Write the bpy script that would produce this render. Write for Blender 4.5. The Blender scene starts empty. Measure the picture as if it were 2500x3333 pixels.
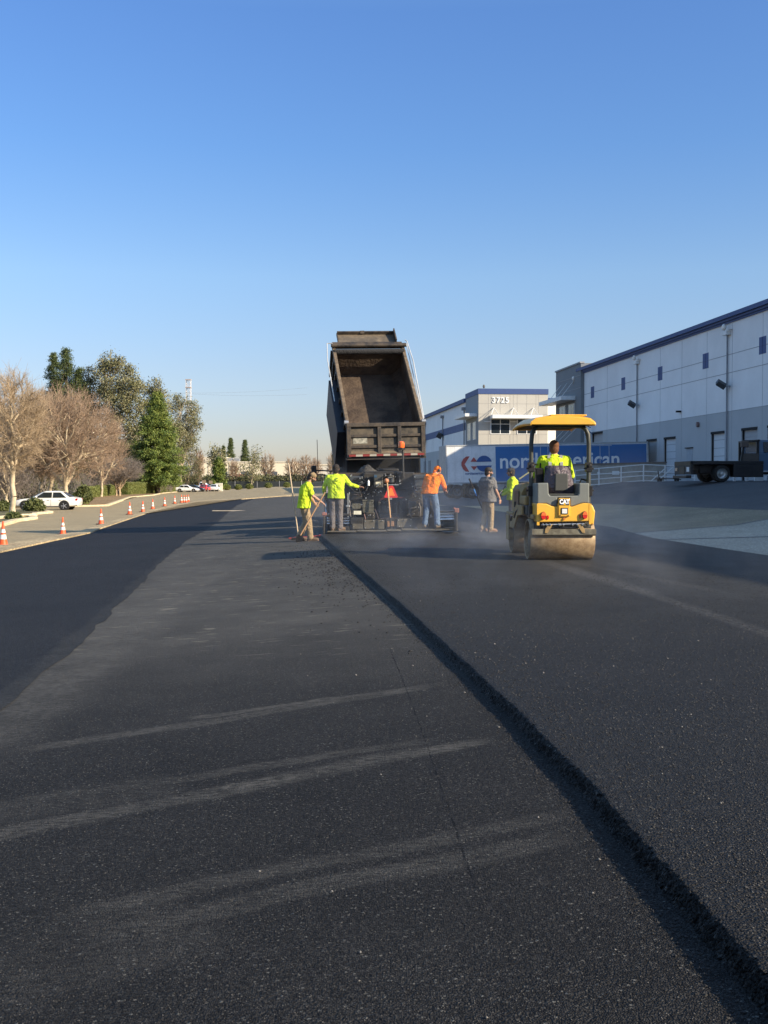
import bpy, bmesh, math, random
import numpy as np
from mathutils import Vector, Matrix
R = math.radians
random.seed(7); rng = np.random.default_rng(7)
scene = bpy.context.scene
COL = scene.collection

# ------------------------------------------------------------------ camera
F, CX, CY, CAMH = 3600.0, 1250.0, 1666.5, 1.45
PITCH = math.atan(99.5 / F)
cam_d = bpy.data.cameras.new('camera'); cam = bpy.data.objects.new('camera', cam_d); COL.objects.link(cam)
cam.location = (0, 0, CAMH); cam.rotation_euler = (R(90) - PITCH, 0, 0)
cam_d.sensor_fit = 'HORIZONTAL'; cam_d.sensor_width = 36; cam_d.lens = 36 * F / 2500
cam_d.clip_start = 0.1; cam_d.clip_end = 6000
scene.camera = cam

# ------------------------------------------------------------------ light
SUN_EL, SUN_BACK = 25.0, 27.0          # elevation; degrees behind the +X axis
sd = Vector((math.cos(R(SUN_BACK)) * math.cos(R(SUN_EL)), -math.sin(R(SUN_BACK)) * math.cos(R(SUN_EL)), math.sin(R(SUN_EL))))
world = bpy.data.worlds.new('World'); scene.world = world; world.use_nodes = True
nt = world.node_tree; nt.nodes.clear()
sky = nt.nodes.new('ShaderNodeTexSky'); sky.sky_type = 'NISHITA'; sky.sun_disc = False
sky.sun_elevation = R(SUN_EL); sky.sun_rotation = R(90 + SUN_BACK)
sky.air_density = 1.0; sky.dust_density = 0.6; sky.ozone_density = 2.2; sky.altitude = 0
hsv = nt.nodes.new('ShaderNodeHueSaturation'); hsv.inputs['Saturation'].default_value = 1.12; hsv.inputs['Value'].default_value = 1.0
bg = nt.nodes.new('ShaderNodeBackground'); bg.inputs['Strength'].default_value = 0.15
wo = nt.nodes.new('ShaderNodeOutputWorld')
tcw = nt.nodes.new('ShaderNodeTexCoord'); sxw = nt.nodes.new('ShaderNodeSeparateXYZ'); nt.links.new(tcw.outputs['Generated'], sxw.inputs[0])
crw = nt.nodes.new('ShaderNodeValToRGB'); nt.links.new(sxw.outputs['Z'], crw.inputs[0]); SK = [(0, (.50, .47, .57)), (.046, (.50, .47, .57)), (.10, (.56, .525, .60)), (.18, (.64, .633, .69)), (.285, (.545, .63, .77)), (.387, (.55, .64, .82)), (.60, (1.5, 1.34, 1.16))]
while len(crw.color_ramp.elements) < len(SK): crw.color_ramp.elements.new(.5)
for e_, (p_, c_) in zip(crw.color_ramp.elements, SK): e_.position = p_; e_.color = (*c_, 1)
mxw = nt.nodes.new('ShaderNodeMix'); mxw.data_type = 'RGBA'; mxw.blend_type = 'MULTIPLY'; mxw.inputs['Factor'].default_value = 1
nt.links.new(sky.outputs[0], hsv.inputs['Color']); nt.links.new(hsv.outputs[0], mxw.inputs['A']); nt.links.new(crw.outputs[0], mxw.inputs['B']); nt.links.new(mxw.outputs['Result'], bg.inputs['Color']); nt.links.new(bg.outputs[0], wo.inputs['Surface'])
sl = bpy.data.lights.new('sun', 'SUN'); sl.energy = 5.0; sl.angle = R(0.5); sl.color = (1.0, 0.86, 0.66)
so = bpy.data.objects.new('sun', sl); COL.objects.link(so); so.rotation_euler = sd.to_track_quat('Z', 'Y').to_euler()
scene.view_settings.view_transform = 'Standard'; scene.view_settings.look = 'None'
scene.view_settings.exposure = 0.75; scene.view_settings.gamma = 1
scene.cycles.volume_step_rate = 1.0; scene.cycles.volume_max_steps = 128
scene.cycles.max_bounces = 6; scene.cycles.transparent_max_bounces = 8

# ------------------------------------------------------------------ terrain and pixel measuring
KU = (1250 - 880) / F                 # the road and the buildings run towards x = 880
UB = [-900, -40, -17, -8, 1.4, 8, 12.8, 21, 27, 900]
ZB = [-1.0, -0.7, -0.68, -0.56, 0, 0.0, 0.24, 1.42, 1.5, 2.0]
ZF = [-1.0, -0.7, -0.68, -0.56, 0, 0.0, 0.15, 0.35, 0.45, 0.6]
def terr(x, y):
    u = x + KU * y
    a = float(np.interp(u, UB, ZB)); b = float(np.interp(u, UB, ZF))
    t = min(1, max(0, (y - 66) / 14.0))
    return a * (1 - t) + b * t
def ray(px, py):
    fx, fy = (px - CX) / F, (CY - py) / F
    c, s = math.cos(PITCH), math.sin(PITCH)
    return Vector((fx, c + fy * s, -s + fy * c))
def W(px, py, Y):                     # the point seen at pixel (px, py) at distance Y
    d = ray(px, py); return Vector((0, 0, CAMH)) + d * (Y / d.y)
def G(px, py, off=0.0):               # the ground point seen at that pixel
    d = ray(px, py); d = d / d.y
    lo, hi, y = 1.0, None, 1.0
    while y < 1500:
        p = d * y
        if CAMH + p.z <= terr(p.x, y) + off: hi = y; break
        lo = y; y *= 1.01
    if hi is None: hi = lo = 1500
    for _ in range(30):
        m = (lo + hi) / 2; p = d * m
        if CAMH + p.z <= terr(p.x, m) + off: hi = m
        else: lo = m
    p = d * hi; return Vector((p.x, hi, terr(p.x, hi) + off))
def onroad(x, y, off=0): return Vector((x, y, terr(x, y) + off))

# ------------------------------------------------------------------ materials
def lin(c):
    if isinstance(c, str):
        c = [int(c[i:i + 2], 16) / 255 for i in (0, 2, 4)]
        c = [v / 12.92 if v <= .04045 else ((v + .055) / 1.055) ** 2.4 for v in c]
    return (c[0], c[1], c[2], 1)
MATS = {}
def M(name, col, rough=.6, metal=0, var=.18, scale=3.0, bump=0., bscale=40, spec=.4, dirt=None, dirt_amt=.4, dscale=2.5, coat=0, hi=None):
    if name in MATS: return MATS[name]
    m = bpy.data.materials.new(name); m.use_nodes = True; n = m.node_tree; b = n.nodes['Principled BSDF']
    col = lin(col)
    b.inputs['Roughness'].default_value = rough; b.inputs['Metallic'].default_value = metal
    b.inputs['Specular IOR Level'].default_value = spec; b.inputs['Coat Weight'].default_value = coat
    tc = n.nodes.new('ShaderNodeTexCoord')
    nz = n.nodes.new('ShaderNodeTexNoise'); nz.inputs['Scale'].default_value = scale; nz.inputs['Detail'].default_value = 6; nz.inputs['Roughness'].default_value = .65
    n.links.new(tc.outputs['Object'], nz.inputs['Vector'])
    mr = n.nodes.new('ShaderNodeMapRange'); mr.inputs[1].default_value = .3; mr.inputs[2].default_value = .7
    mr.inputs[3].default_value = 1 - var; mr.inputs[4].default_value = 1 + var
    n.links.new(nz.outputs['Fac'], mr.inputs[0])
    mx = n.nodes.new('ShaderNodeMix'); mx.data_type = 'RGBA'; mx.blend_type = 'MULTIPLY'; mx.inputs['Factor'].default_value = 1
    mx.inputs['A'].default_value = col
    n.links.new(mr.outputs[0], mx.inputs['B'])
    out = mx.outputs['Result']
    if dirt is not None:
        n2 = n.nodes.new('ShaderNodeTexNoise'); n2.inputs['Scale'].default_value = dscale; n2.inputs['Detail'].default_value = 8; n2.inputs['Roughness'].default_value = .7
        n.links.new(tc.outputs['Object'], n2.inputs['Vector'])
        r2 = n.nodes.new('ShaderNodeMapRange'); r2.inputs[1].default_value = .5 - .25 * dirt_amt; r2.inputs[2].default_value = .72 - .25 * dirt_amt
        r2.inputs[3].default_value = 0; r2.inputs[4].default_value = min(1, dirt_amt * 1.4)
        n.links.new(n2.outputs['Fac'], r2.inputs[0])
        m2 = n.nodes.new('ShaderNodeMix'); m2.data_type = 'RGBA'; n.links.new(r2.outputs[0], m2.inputs['Factor'])
        n.links.new(out, m2.inputs['A']); m2.inputs['B'].default_value = lin(dirt); out = m2.outputs['Result']
    n.links.new(out, b.inputs['Base Color'])
    if bump:
        n3 = n.nodes.new('ShaderNodeTexNoise'); n3.inputs['Scale'].default_value = bscale; n3.inputs['Detail'].default_value = 4
        n.links.new(tc.outputs['Object'], n3.inputs['Vector'])
        bp = n.nodes.new('ShaderNodeBump'); bp.inputs['Strength'].default_value = bump; bp.inputs['Distance'].default_value = 1.2 / bscale
        n.links.new(n3.outputs['Fac'], bp.inputs['Height']); n.links.new(bp.outputs[0], b.inputs['Normal'])
    MATS[name] = m; return m

class NB:                              # small node-writing helper
    def __init__(s, m): s.m = m; s.n = m.node_tree
    def math(s, op, a, b=None, clamp=False):
        x = s.n.nodes.new('ShaderNodeMath'); x.operation = op; x.use_clamp = clamp
        for i, v in enumerate((a, b)):
            if v is None: continue
            if isinstance(v, (int, float)): x.inputs[i].default_value = v
            else: s.n.links.new(v, x.inputs[i])
        return x.outputs[0]
    def vmath(s, op, a, b):
        x = s.n.nodes.new('ShaderNodeVectorMath'); x.operation = op
        for i, v in enumerate((a, b)):
            if isinstance(v, (tuple, list, Vector)): x.inputs[i].default_value = tuple(v)
            else: s.n.links.new(v, x.inputs[i])
        return x.outputs['Value'] if op == 'DOT_PRODUCT' else x.outputs['Vector']
    def rng(s, v, a, b, c=0., d=1., smooth=False):
        x = s.n.nodes.new('ShaderNodeMapRange'); s.n.links.new(v, x.inputs[0])
        if smooth: x.interpolation_type = 'SMOOTHSTEP'
        for i, k in enumerate((a, b, c, d)): x.inputs[i + 1].default_value = k
        return x.outputs[0]
    def noise(s, vec, scale, detail=4, rough=.6):
        x = s.n.nodes.new('ShaderNodeTexNoise'); x.inputs['Scale'].default_value = scale; x.inputs['Detail'].default_value = detail; x.inputs['Roughness'].default_value = rough
        s.n.links.new(vec, x.inputs['Vector']); return x.outputs['Fac']
    def vor(s, vec, scale, feature='F1'):
        x = s.n.nodes.new('ShaderNodeTexVoronoi'); x.inputs['Scale'].default_value = scale; x.feature = feature
        s.n.links.new(vec, x.inputs['Vector']); return x
    def mix(s, f, a, b, mode='MIX'):
        x = s.n.nodes.new('ShaderNodeMix'); x.data_type = 'RGBA'; x.blend_type = mode
        for k, v in (('Factor', f), ('A', a), ('B', b)):
            if isinstance(v, (int, float)): x.inputs[k].default_value = v
            elif isinstance(v, (tuple, list)): x.inputs[k].default_value = v
            else: s.n.links.new(v, x.inputs[k])
        return x.outputs['Result']
    def scale_vec(s, vec, sc):
        x = s.n.nodes.new('ShaderNodeMapping'); x.inputs['Scale'].default_value = sc; s.n.links.new(vec, x.inputs['Vector']); return x.outputs[0]
    def line(s, pos, p0, p1, w, soft=.5, wob=None):   # mask of a streak from p0 to p1, half-width w
        d = Vector((p1.x - p0.x, p1.y - p0.y, 0)); L = d.length; d /= L; nn = Vector((-d.y, d.x, 0))
        q = s.vmath('SUBTRACT', pos, (p0.x, p0.y, 0))
        a = s.vmath('DOT_PRODUCT', q, d); c = s.vmath('DOT_PRODUCT', q, nn)
        if wob is not None: c = s.math('ADD', c, wob)
        c = s.math('ABSOLUTE', c)
        m = s.rng(c, w * soft, w, 1, 0, True)
        e = s.rng(s.math('ABSOLUTE', s.math('SUBTRACT', a, L / 2)), L * .36, L * .5, 1, 0, True)
        return s.math('MULTIPLY', m, e)

def asphalt(name, dark, light, stone, rough=.8, coarse=110, bump=.6, patch=.25, spec=.35, bdist=.010, painted_sheen=None, tracks=(), dust_and_sheen=(.10, .095, .08), stone_thr=.9, scrapes=0, crack=None, streaks=()):
    m = bpy.data.materials.new(name); m.use_nodes = True; nb = NB(m); b = m.node_tree.nodes['Principled BSDF']
    g = m.node_tree.nodes.new('ShaderNodeNewGeometry'); pos = g.outputs['Position']
    v = nb.vor(pos, coarse); v2 = nb.vor(pos, coarse * .45)
    sep = m.node_tree.nodes.new('ShaderNodeSeparateColor'); m.node_tree.links.new(v.outputs['Color'], sep.inputs[0])
    sep2 = m.node_tree.nodes.new('ShaderNodeSeparateColor'); m.node_tree.links.new(v2.outputs['Color'], sep2.inputs[0])
    big = nb.noise(pos, .55, 5, .6); mid = nb.noise(pos, 6, 5, .7)
    c = nb.mix(nb.math('POWER', sep.outputs[0], 2.0), lin(dark), lin([v * 1.7 for v in light]))
    c = nb.mix(1.0, c, nb.rng(big, .3, .7, 1 - patch, 1 + patch), 'MULTIPLY')
    c = nb.mix(1.0, c, nb.rng(mid, .25, .75, .85, 1.15), 'MULTIPLY')
    st = nb.math('MULTIPLY', nb.rng(sep2.outputs[1], stone_thr, min(.995, stone_thr + .06)), nb.rng(v2.outputs['Distance'], .25, .45, 1, 0))
    c = nb.mix(nb.math('MULTIPLY', st, nb.rng(sep2.outputs[2], 0, 1, .15, 1)), c, lin(stone))
    if tracks:
        wn = nb.noise(pos, 2.2, 6, .65); fn = nb.noise(nb.scale_vec(pos, (1.5, 7, 3)), 9, 6, .75)
        wob = nb.math('MULTIPLY', nb.math('SUBTRACT', nb.noise(pos, .7, 3), .5), .25)
        tot = None
        for (p0, p1, w, k) in tracks:
            t = nb.math('MULTIPLY', nb.line(pos, p0, p1, w, .45, wob), k)
            tot = t if tot is None else nb.math('MAXIMUM', tot, t)
        tot = nb.math('MULTIPLY', tot, nb.rng(wn, .30, .62, .35, 1)); tot = nb.math('MULTIPLY', tot, nb.rng(fn, .42, .58, .08, 1))
        c = nb.mix(tot, c, lin(dust_and_sheen))
    if painted_sheen:
        vy = m.node_tree.nodes.new('ShaderNodeSeparateXYZ'); m.node_tree.links.new(pos, vy.inputs[0]); c = nb.mix(nb.math('MULTIPLY', nb.rng(vy.outputs[1], painted_sheen[0], painted_sheen[1], 0, painted_sheen[2], True), nb.rng(nb.noise(pos, 1.1, 4), .3, .65, .6, 1)), c, lin(dust_and_sheen))  # paler with distance: grazing-view brightening put into the colour
    if scrapes:
        sn = nb.noise(nb.scale_vec(pos, (2.4, 9, 1)), 1.3, 3, .5); s2 = nb.noise(pos, .35, 3)
        sy = m.node_tree.nodes.new('ShaderNodeSeparateXYZ'); m.node_tree.links.new(pos, sy.inputs[0]); sm = nb.math('MULTIPLY', nb.math('MULTIPLY', nb.rng(sn, .635, .665), nb.rng(s2, .40, .5)), nb.rng(sy.outputs[1], 8.5, 12.5)); c = nb.mix(nb.math('MULTIPLY', sm, scrapes), c, lin((.22, .20, .16)))
    for (p0, p1, w, k) in streaks:
        fn2 = nb.noise(pos, 14, 6, .8)
        c = nb.mix(nb.math('MULTIPLY', nb.math('MULTIPLY', nb.line(pos, p0, p1, w, .2), k), nb.rng(fn2, .4, .65)), c, lin((.19, .18, .17)))
    if crack:
        wob2 = nb.math('MULTIPLY', nb.math('SUBTRACT', nb.noise(pos, 9, 4, .7), .5), .03)
        for (p0, p1) in crack:
            cn = nb.rng(nb.noise(pos, 14, 3), .4, .55)
            c = nb.mix(nb.math('MULTIPLY', nb.line(pos, p0, p1, .006, .4, wob2), cn), c, (.004, .004, .005, 1))
    m.node_tree.links.new(c, b.inputs['Base Color'])
    b.inputs['Roughness'].default_value = rough; b.inputs['Specular IOR Level'].default_value = spec
    if bump:
        h = nb.math('ADD', nb.math('MULTIPLY', v.outputs['Distance'], -1.0), nb.math('MULTIPLY', v2.outputs['Distance'], -.8))
        h = nb.math('ADD', h, nb.math('MULTIPLY', nb.noise(pos, 30, 5, .7), 1.0))
        bp = m.node_tree.nodes.new('ShaderNodeBump'); bp.inputs['Strength'].default_value = bump; bp.inputs['Distance'].default_value = bdist
        m.node_tree.links.new(h, bp.inputs['Height']); m.node_tree.links.new(bp.outputs[0], b.inputs['Normal'])
    MATS[name] = m; return m

# ------------------------------------------------------------------ object making
def tag(o, label=None, cat=None, group=None, kind=None):
    if label: o['label'] = label
    if cat: o['category'] = cat
    if group: o['group'] = group
    if kind: o['kind'] = kind
    return o
def thing(name, loc, label, cat, rz=0., group=None, rot=None, scale=1.):
    o = bpy.data.objects.new(name, None); COL.objects.link(o); o.empty_display_size = .2
    o.location = loc; o.rotation_euler = rot or (0, 0, rz); o.scale = (scale,) * 3
    return tag(o, label, cat, group)
def root_of(o):
    while o.parent: o = o.parent
    return o
def copy_tree(o, parent=None):
    c = o.copy(); COL.objects.link(c); c.parent = parent
    for ch in list(o.children): copy_tree(ch, c)
    return c

class MB:
    def __init__(s): s.v = []; s.f = []; s.mi = []; s.cm = 0
    def add(s, vs, fs, m=None):
        k = len(s.v); s.v += [tuple(p) for p in vs]; s.f += [tuple(i + k for i in f) for f in fs]
        s.mi += [s.cm if m is None else m] * len(fs); return s
    def box(s, c, d, rot=None, m=None, taper=None):
        hx, hy, hz = d[0] / 2, d[1] / 2, d[2] / 2; tx, ty = taper or (1, 1)
        vs = [Vector((x * hx * (tx if z > 0 else 1), y * hy * (ty if z > 0 else 1), z * hz)) for z in (-1, 1) for x, y in ((-1, -1), (1, -1), (1, 1), (-1, 1))]
        if rot is not None:
            rm = rot if isinstance(rot, Matrix) else Matrix.Rotation(rot[2], 3, 'Z') @ Matrix.Rotation(rot[1], 3, 'Y') @ Matrix.Rotation(rot[0], 3, 'X')
            vs = [rm @ v for v in vs]
        c = Vector(c)
        return s.add([v + c for v in vs], [(3, 2, 1, 0), (4, 5, 6, 7), (0, 1, 5, 4), (1, 2, 6, 5), (2, 3, 7, 6), (3, 0, 4, 7)], m)
    def bx(s, x0, x1, y0, y1, z0, z1, m=None): return s.box(((x0 + x1) / 2, (y0 + y1) / 2, (z0 + z1) / 2), (abs(x1 - x0), abs(y1 - y0), abs(z1 - z0)), None, m)
    def path(s, pts, rad, n=8, m=None, cap=True):
        pts = [Vector(p) for p in pts]
        if isinstance(rad, (int, float)): rad = [rad] * len(pts)
        rings = []; up = None
        for i, p in enumerate(pts):
            a = pts[max(0, i - 1)]; b = pts[min(len(pts) - 1, i + 1)]; d = (b - a)
            d = d.normalized() if d.length > 1e-9 else Vector((0, 0, 1))
            if up is None: up = Vector((0, 0, 1)) if abs(d.z) < .9 else Vector((1, 0, 0))
            x = d.cross(up).normalized(); y = x.cross(d).normalized(); up = y
            rings.append([p + (x * math.cos(2 * math.pi * k / n) + y * math.sin(2 * math.pi * k / n)) * rad[i] for k in range(n)])
        vs = [v for r in rings for v in r]; fs = []
        for i in range(len(rings) - 1):
            for k in range(n):
                a, b = i * n + k, i * n + (k + 1) % n; fs.append((a, b, b + n, a + n))
        if cap: fs += [tuple(range(n))[::-1], tuple(range((len(rings) - 1) * n, len(rings) * n))]
        return s.add(vs, fs, m)
    def cyl(s, p0, p1, r0, r1=None, n=12, m=None): return s.path([p0, p1], [r0, r0 if r1 is None else r1], n, m)
    def loft(s, rings, m=None, close=True, cap=True):
        n = len(rings[0]); vs = [v for r in rings for v in r]; fs = []
        for i in range(len(rings) - 1):
            for k in range(n if close else n - 1):
                a, b = i * n + k, i * n + (k + 1) % n; fs.append((a, b, b + n, a + n))
        if cap: fs += [tuple(range(n))[::-1], tuple(range((len(rings) - 1) * n, len(rings) * n))]
        return s.add(vs, fs, m)
    def prism(s, poly, off, m=None):          # 3-D polygon pushed by vector off
        off = Vector(off); n = len(poly); vs = [Vector(p) for p in poly] + [Vector(p) + off for p in poly]
        fs = [tuple(range(n))[::-1], tuple(range(n, 2 * n))] + [(i, (i + 1) % n, (i + 1) % n + n, i + n) for i in range(n)]
        return s.add(vs, fs, m)
    def ell(s, c, r, n=12, k=8, rot=None, m=None):
        vs = []; fs = []; c = Vector(c); r = (r,) * 3 if isinstance(r, (int, float)) else r
        for j in range(k + 1):
            t = math.pi * j / k
            for i in range(n):
                a = 2 * math.pi * i / n; v = Vector((r[0] * math.sin(t) * math.cos(a), r[1] * math.sin(t) * math.sin(a), r[2] * math.cos(t)))
                if rot is not None: v = rot @ v
                vs.append(c + v)
        for j in range(k):
            for i in range(n):
                a = j * n + i; b = j * n + (i + 1) % n; fs.append((a + n, b + n, b, a))
        return s.add(vs, fs, m)
    def lathe(s, c, prof, axis='z', n=24, m=None):   # prof: (radius, along)
        c = Vector(c); vs = []; fs = []
        for r, h in prof:
            for i in range(n):
                a = 2 * math.pi * i / n; ca, sa = r * math.cos(a), r * math.sin(a)
                vs.append(c + Vector({'z': (ca, sa, h), 'x': (h, ca, sa), 'y': (ca, h, sa)}[axis]))
        for j in range(len(prof) - 1):
            for i in range(n):
                a = j * n + i; b = j * n + (i + 1) % n; fs.append((a, b, b + n, a + n))
        return s.add(vs, fs, m)
    def build(s, name, mat, parent=None, bevel=0., smooth=False, world=False, sub=0):
        me = bpy.data.meshes.new(name)
        v = s.v
        if world and parent is not None:
            r = root_of(parent); mi = (Matrix.Translation(r.location) @ r.rotation_euler.to_matrix().to_4x4()).inverted()
            v = [tuple(mi @ Vector(p)) for p in v]
        me.from_pydata(v, [], s.f)
        for mm in (mat if isinstance(mat, (list, tuple)) else [mat]): me.materials.append(mm)
        me.polygons.foreach_set('material_index', s.mi)
        bm = bmesh.new(); bm.from_mesh(me)
        bmesh.ops.remove_doubles(bm, verts=bm.verts, dist=1e-6) if sub else None
        bmesh.ops.recalc_face_normals(bm, faces=bm.faces); bm.to_mesh(me); bm.free()
        if smooth:
            me.polygons.foreach_set('use_smooth', [True] * len(me.polygons))
            try: me.set_sharp_from_angle(angle=R(40))
            except Exception: pass
        o = bpy.data.objects.new(name, me); COL.objects.link(o)
        if parent is not None: o.parent = parent
        if bevel:
            b = o.modifiers.new('bevel', 'BEVEL'); b.width = bevel; b.segments = 2; b.limit_method = 'ANGLE'; b.angle_limit = R(35)
        if sub:
            b = o.modifiers.new('sub', 'SUBSURF'); b.levels = sub; b.render_levels = sub
        return o

def nmesh(name, V, Fc, mat, parent=None, smooth=False):       # fast mesh from arrays; Fc is (n, k)
    me = bpy.data.meshes.new(name); V = np.asarray(V, dtype=np.float32); Fc = np.asarray(Fc, dtype=np.int32)
    me.vertices.add(len(V)); me.vertices.foreach_set('co', V.ravel())
    k = Fc.shape[1]; me.loops.add(Fc.size); me.loops.foreach_set('vertex_index', Fc.ravel())
    me.polygons.add(len(Fc)); me.polygons.foreach_set('loop_start', np.arange(0, Fc.size, k, dtype=np.int32))
    me.polygons.foreach_set('loop_total', np.full(len(Fc), k, dtype=np.int32))
    if smooth: me.polygons.foreach_set('use_smooth', np.ones(len(Fc), dtype=bool))
    me.materials.append(mat); me.update(calc_edges=True); me.validate()
    o = bpy.data.objects.new(name, me); COL.objects.link(o)
    if parent is not None: o.parent = parent
    return o

def text_obj(name, txt, mat, size, loc, rot, parent=None, bold=0., extrude=.004, world=True, sx=1., align='CENTER', spacing=1.):
    cu = bpy.data.curves.new(name, 'FONT'); cu.body = txt; cu.size = size; cu.extrude = extrude; cu.offset = bold
    cu.align_x = align; cu.align_y = 'CENTER'; cu.space_character = spacing
    t = bpy.data.objects.new(name, cu); COL.objects.link(t)
    bpy.context.view_layer.update()
    me = bpy.data.meshes.new_from_object(t.evaluated_get(bpy.context.evaluated_depsgraph_get()))
    bpy.data.objects.remove(t)
    me.transform(Matrix.Diagonal((sx, 1, 1, 1)))
    mw = Matrix.Translation(loc) @ rot.to_4x4()
    if world and parent is not None:
        r = root_of(parent); mw = (Matrix.Translation(r.location) @ r.rotation_euler.to_matrix().to_4x4()).inverted() @ mw
    me.transform(mw); me.materials.clear(); me.materials.append(mat)
    o = bpy.data.objects.new(name, me); COL.objects.link(o)
    if parent is not None: o.parent = parent
    return o

def sheet(name, poly, mat, off=0.004, thick=0., kind='structure', parent=None):
    """flat polygon (list of (x, y)) laid on the terrain, cut at the terrain's breaks"""
    bm = bmesh.new(); vs = [bm.verts.new((p[0], p[1], 0)) for p in poly]
    f = bm.faces.new(vs); bmesh.ops.triangulate(bm, faces=[f])
    us = [x + KU * y for x, y in [(p[0], p[1]) for p in poly]]; ys = [p[1] for p in poly]
    cuts = [u for u in UB if min(us) < u < max(us)]
    if max(us) > 8 and max(ys) > 66: cuts += [u for u in np.arange(9, 40, 1.0) if min(us) < u < max(us)]
    nrm = Vector((1, KU, 0)).normalized()
    for u in cuts:
        bmesh.ops.bisect_plane(bm, geom=bm.verts[:] + bm.edges[:] + bm.faces[:], plane_co=(u, 0, 0), plane_no=nrm, dist=1e-5)
    if max(us) > 8:
        for y in np.arange(66, 81, 1.0):
            if min(ys) < y < max(ys): bmesh.ops.bisect_plane(bm, geom=bm.verts[:] + bm.edges[:] + bm.faces[:], plane_co=(0, float(y), 0), plane_no=(0, 1, 0), dist=1e-5)
    for v in bm.verts: v.co.z = terr(v.co.x, v.co.y) + off
    bmesh.ops.recalc_face_normals(bm, faces=bm.faces)
    if sum(f.normal.z for f in bm.faces) < 0: bmesh.ops.reverse_faces(bm, faces=bm.faces)
    if thick:
        r = bmesh.ops.extrude_face_region(bm, geom=bm.faces[:])
        for v in [g for g in r['geom'] if isinstance(g, bmesh.types.BMVert)]: v.co.z -= thick
        bmesh.ops.recalc_face_normals(bm, faces=bm.faces)
    me = bpy.data.meshes.new(name); bm.to_mesh(me); bm.free(); me.materials.append(mat)
    o = bpy.data.objects.new(name, me); COL.objects.link(o); o.parent = parent
    if kind: o['kind'] = kind
    return o
def gp(pts): return [tuple(G(x, y)[:2]) for x, y in pts]
# ------------------------------------------------------------------ ground, road, yard
def z1(x, y): return (x * .42194, 1100 + y * .42194)
def z2(x, y): return (500 + x * .30139, 1350 + y * .30139)
def z3(x, y): return (920 + x * .36166, 1450 + y * .36166)
def z4(x, y): return (x * .60277, 1650 + y * .60277)
def z8(x, y): return (1900 + x * .36166, 1350 + y * .36166)

old = asphalt('old_asphalt', (.195, .152, .084), (.31, .245, .142), (.42, .37, .25), rough=.9, coarse=60, bump=.5, patch=.14, stone_thr=.85)
mid_tracks = [
    (G(-100, 2472), G(1500, 2222), .11, .75), (G(560, 2345), G(1420, 2236), .07, 1.),
    (G(-300, 2665), G(1500, 2400), .09, .5), (G(-500, 2812), G(1500, 2425), .14, .65), (G(600, 2590), G(1640, 2405), .09, 1.), (G(-500, 2730), G(620, 2540), .28, .35),
    (G(100, 3000), G(1950, 2635), .09, .5), (G(100, 3090), G(1950, 2705), .11, .5), (G(-500, 3333), G(700, 2960), .40, .25),
    (G(-500, 2640), G(700, 1830), .75, 1.), (G(380, 2120), G(1180, 1990), .45, .55), (G(700, 1900), G(900, 1640), 1.2, .5),
]
midm = asphalt('worn_base_asphalt', (.010, .0095, .0095), (.027, .026, .025), (.15, .145, .13), rough=.75, coarse=150, bump=1., patch=.2, spec=.12, painted_sheen=(5.5, 14, .72), dust_and_sheen=(.118, .112, .100),
               tracks=mid_tracks, stone_thr=.84, scrapes=.8, crack=[(G(1268, 2110), G(1345, 2300)), (G(1340, 2290), G(1450, 2600)), (G(1445, 2585), G(1580, 3010))])
FRT = [(G(-300, 2560), G(300, 2050), .20, .40), (G(100, 2230), G(560, 1800), .16, .35), (G(480, 1880), G(780, 1640), .2, .3)]
fresh = asphalt('fresh_lane_asphalt', (.008, .0076, .008), (.025, .0238, .0235), (.13, .13, .125), rough=.7, coarse=120, bump=1.0, patch=.2, spec=.16, stone_thr=.95, tracks=FRT)
matm = asphalt('new_mat_asphalt', (.007, .0065, .0065), (.026, .025, .024), (.17, .165, .155), rough=.62, coarse=105, bump=1.2, patch=.22, spec=.2, painted_sheen=(6.5, 15, .34), stone_thr=.86, bdist=.022,
               streaks=[(G(1740, 1830), G(2150, 1960), .26, .6), (G(2020, 1920), G(2640, 2135), .17, .5), (G(1800, 1830), G(2420, 1960), .18, .3)])
yard = asphalt('yard_asphalt', (.030, .031, .034), (.052, .053, .056), (.12, .12, .12), rough=.85, coarse=60, bump=.4, patch=.2)
yold = asphalt('yard_old_asphalt', (.115, .098, .062), (.17, .148, .10), (.22, .21, .2), rough=.9, coarse=60, bump=.4, patch=.22)
conc = asphalt('concrete_slab', (.20, .185, .145), (.26, .245, .195), (.18, .17, .15), rough=.9, coarse=40, bump=.15, patch=.12, stone_thr=.97)
kerbm = asphalt('kerb_concrete', (.44, .36, .22), (.55, .45, .28), (.22, .18, .13), rough=.9, coarse=30, bump=.4, patch=.25, stone_thr=.9)
soil = asphalt('bare_soil', (.16, .10, .045), (.24, .16, .075), (.3, .22, .1), rough=1, coarse=12, bump=.5, patch=.3)
grassm = asphalt('dry_verge', (.060, .060, .025), (.12, .10, .045), (.2, .16, .08), rough=1, coarse=5, bump=.3, patch=.4)

# ground sheet out to the horizon, following the terrain's breaks
bm = MB(); us = UB[:5] + list(np.arange(2, 8, 2.)) + list(np.arange(8, 28, 1.0)) + [30, 60, 900]
us = sorted(set([-900, -40, -17, -8, 1.4] + list(np.arange(8, 28, 1.)) + [12.8, 900])); ys = [-60, 0, 20, 40] + list(np.arange(66, 81, 1.)) + [100, 200, 400, 3000]
vs = []; fs = []
for y in ys:
    for u in us: x = u - KU * y; vs.append((x, y, terr(x, y)))
n = len(us)
for j in range(len(ys) - 1):
    for i in range(n - 1): fs.append((j * n + i, j * n + i + 1, (j + 1) * n + i + 1, (j + 1) * n + i))
bm.add(vs, fs); tag(bm.build('ground', old), kind='structure')

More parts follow.
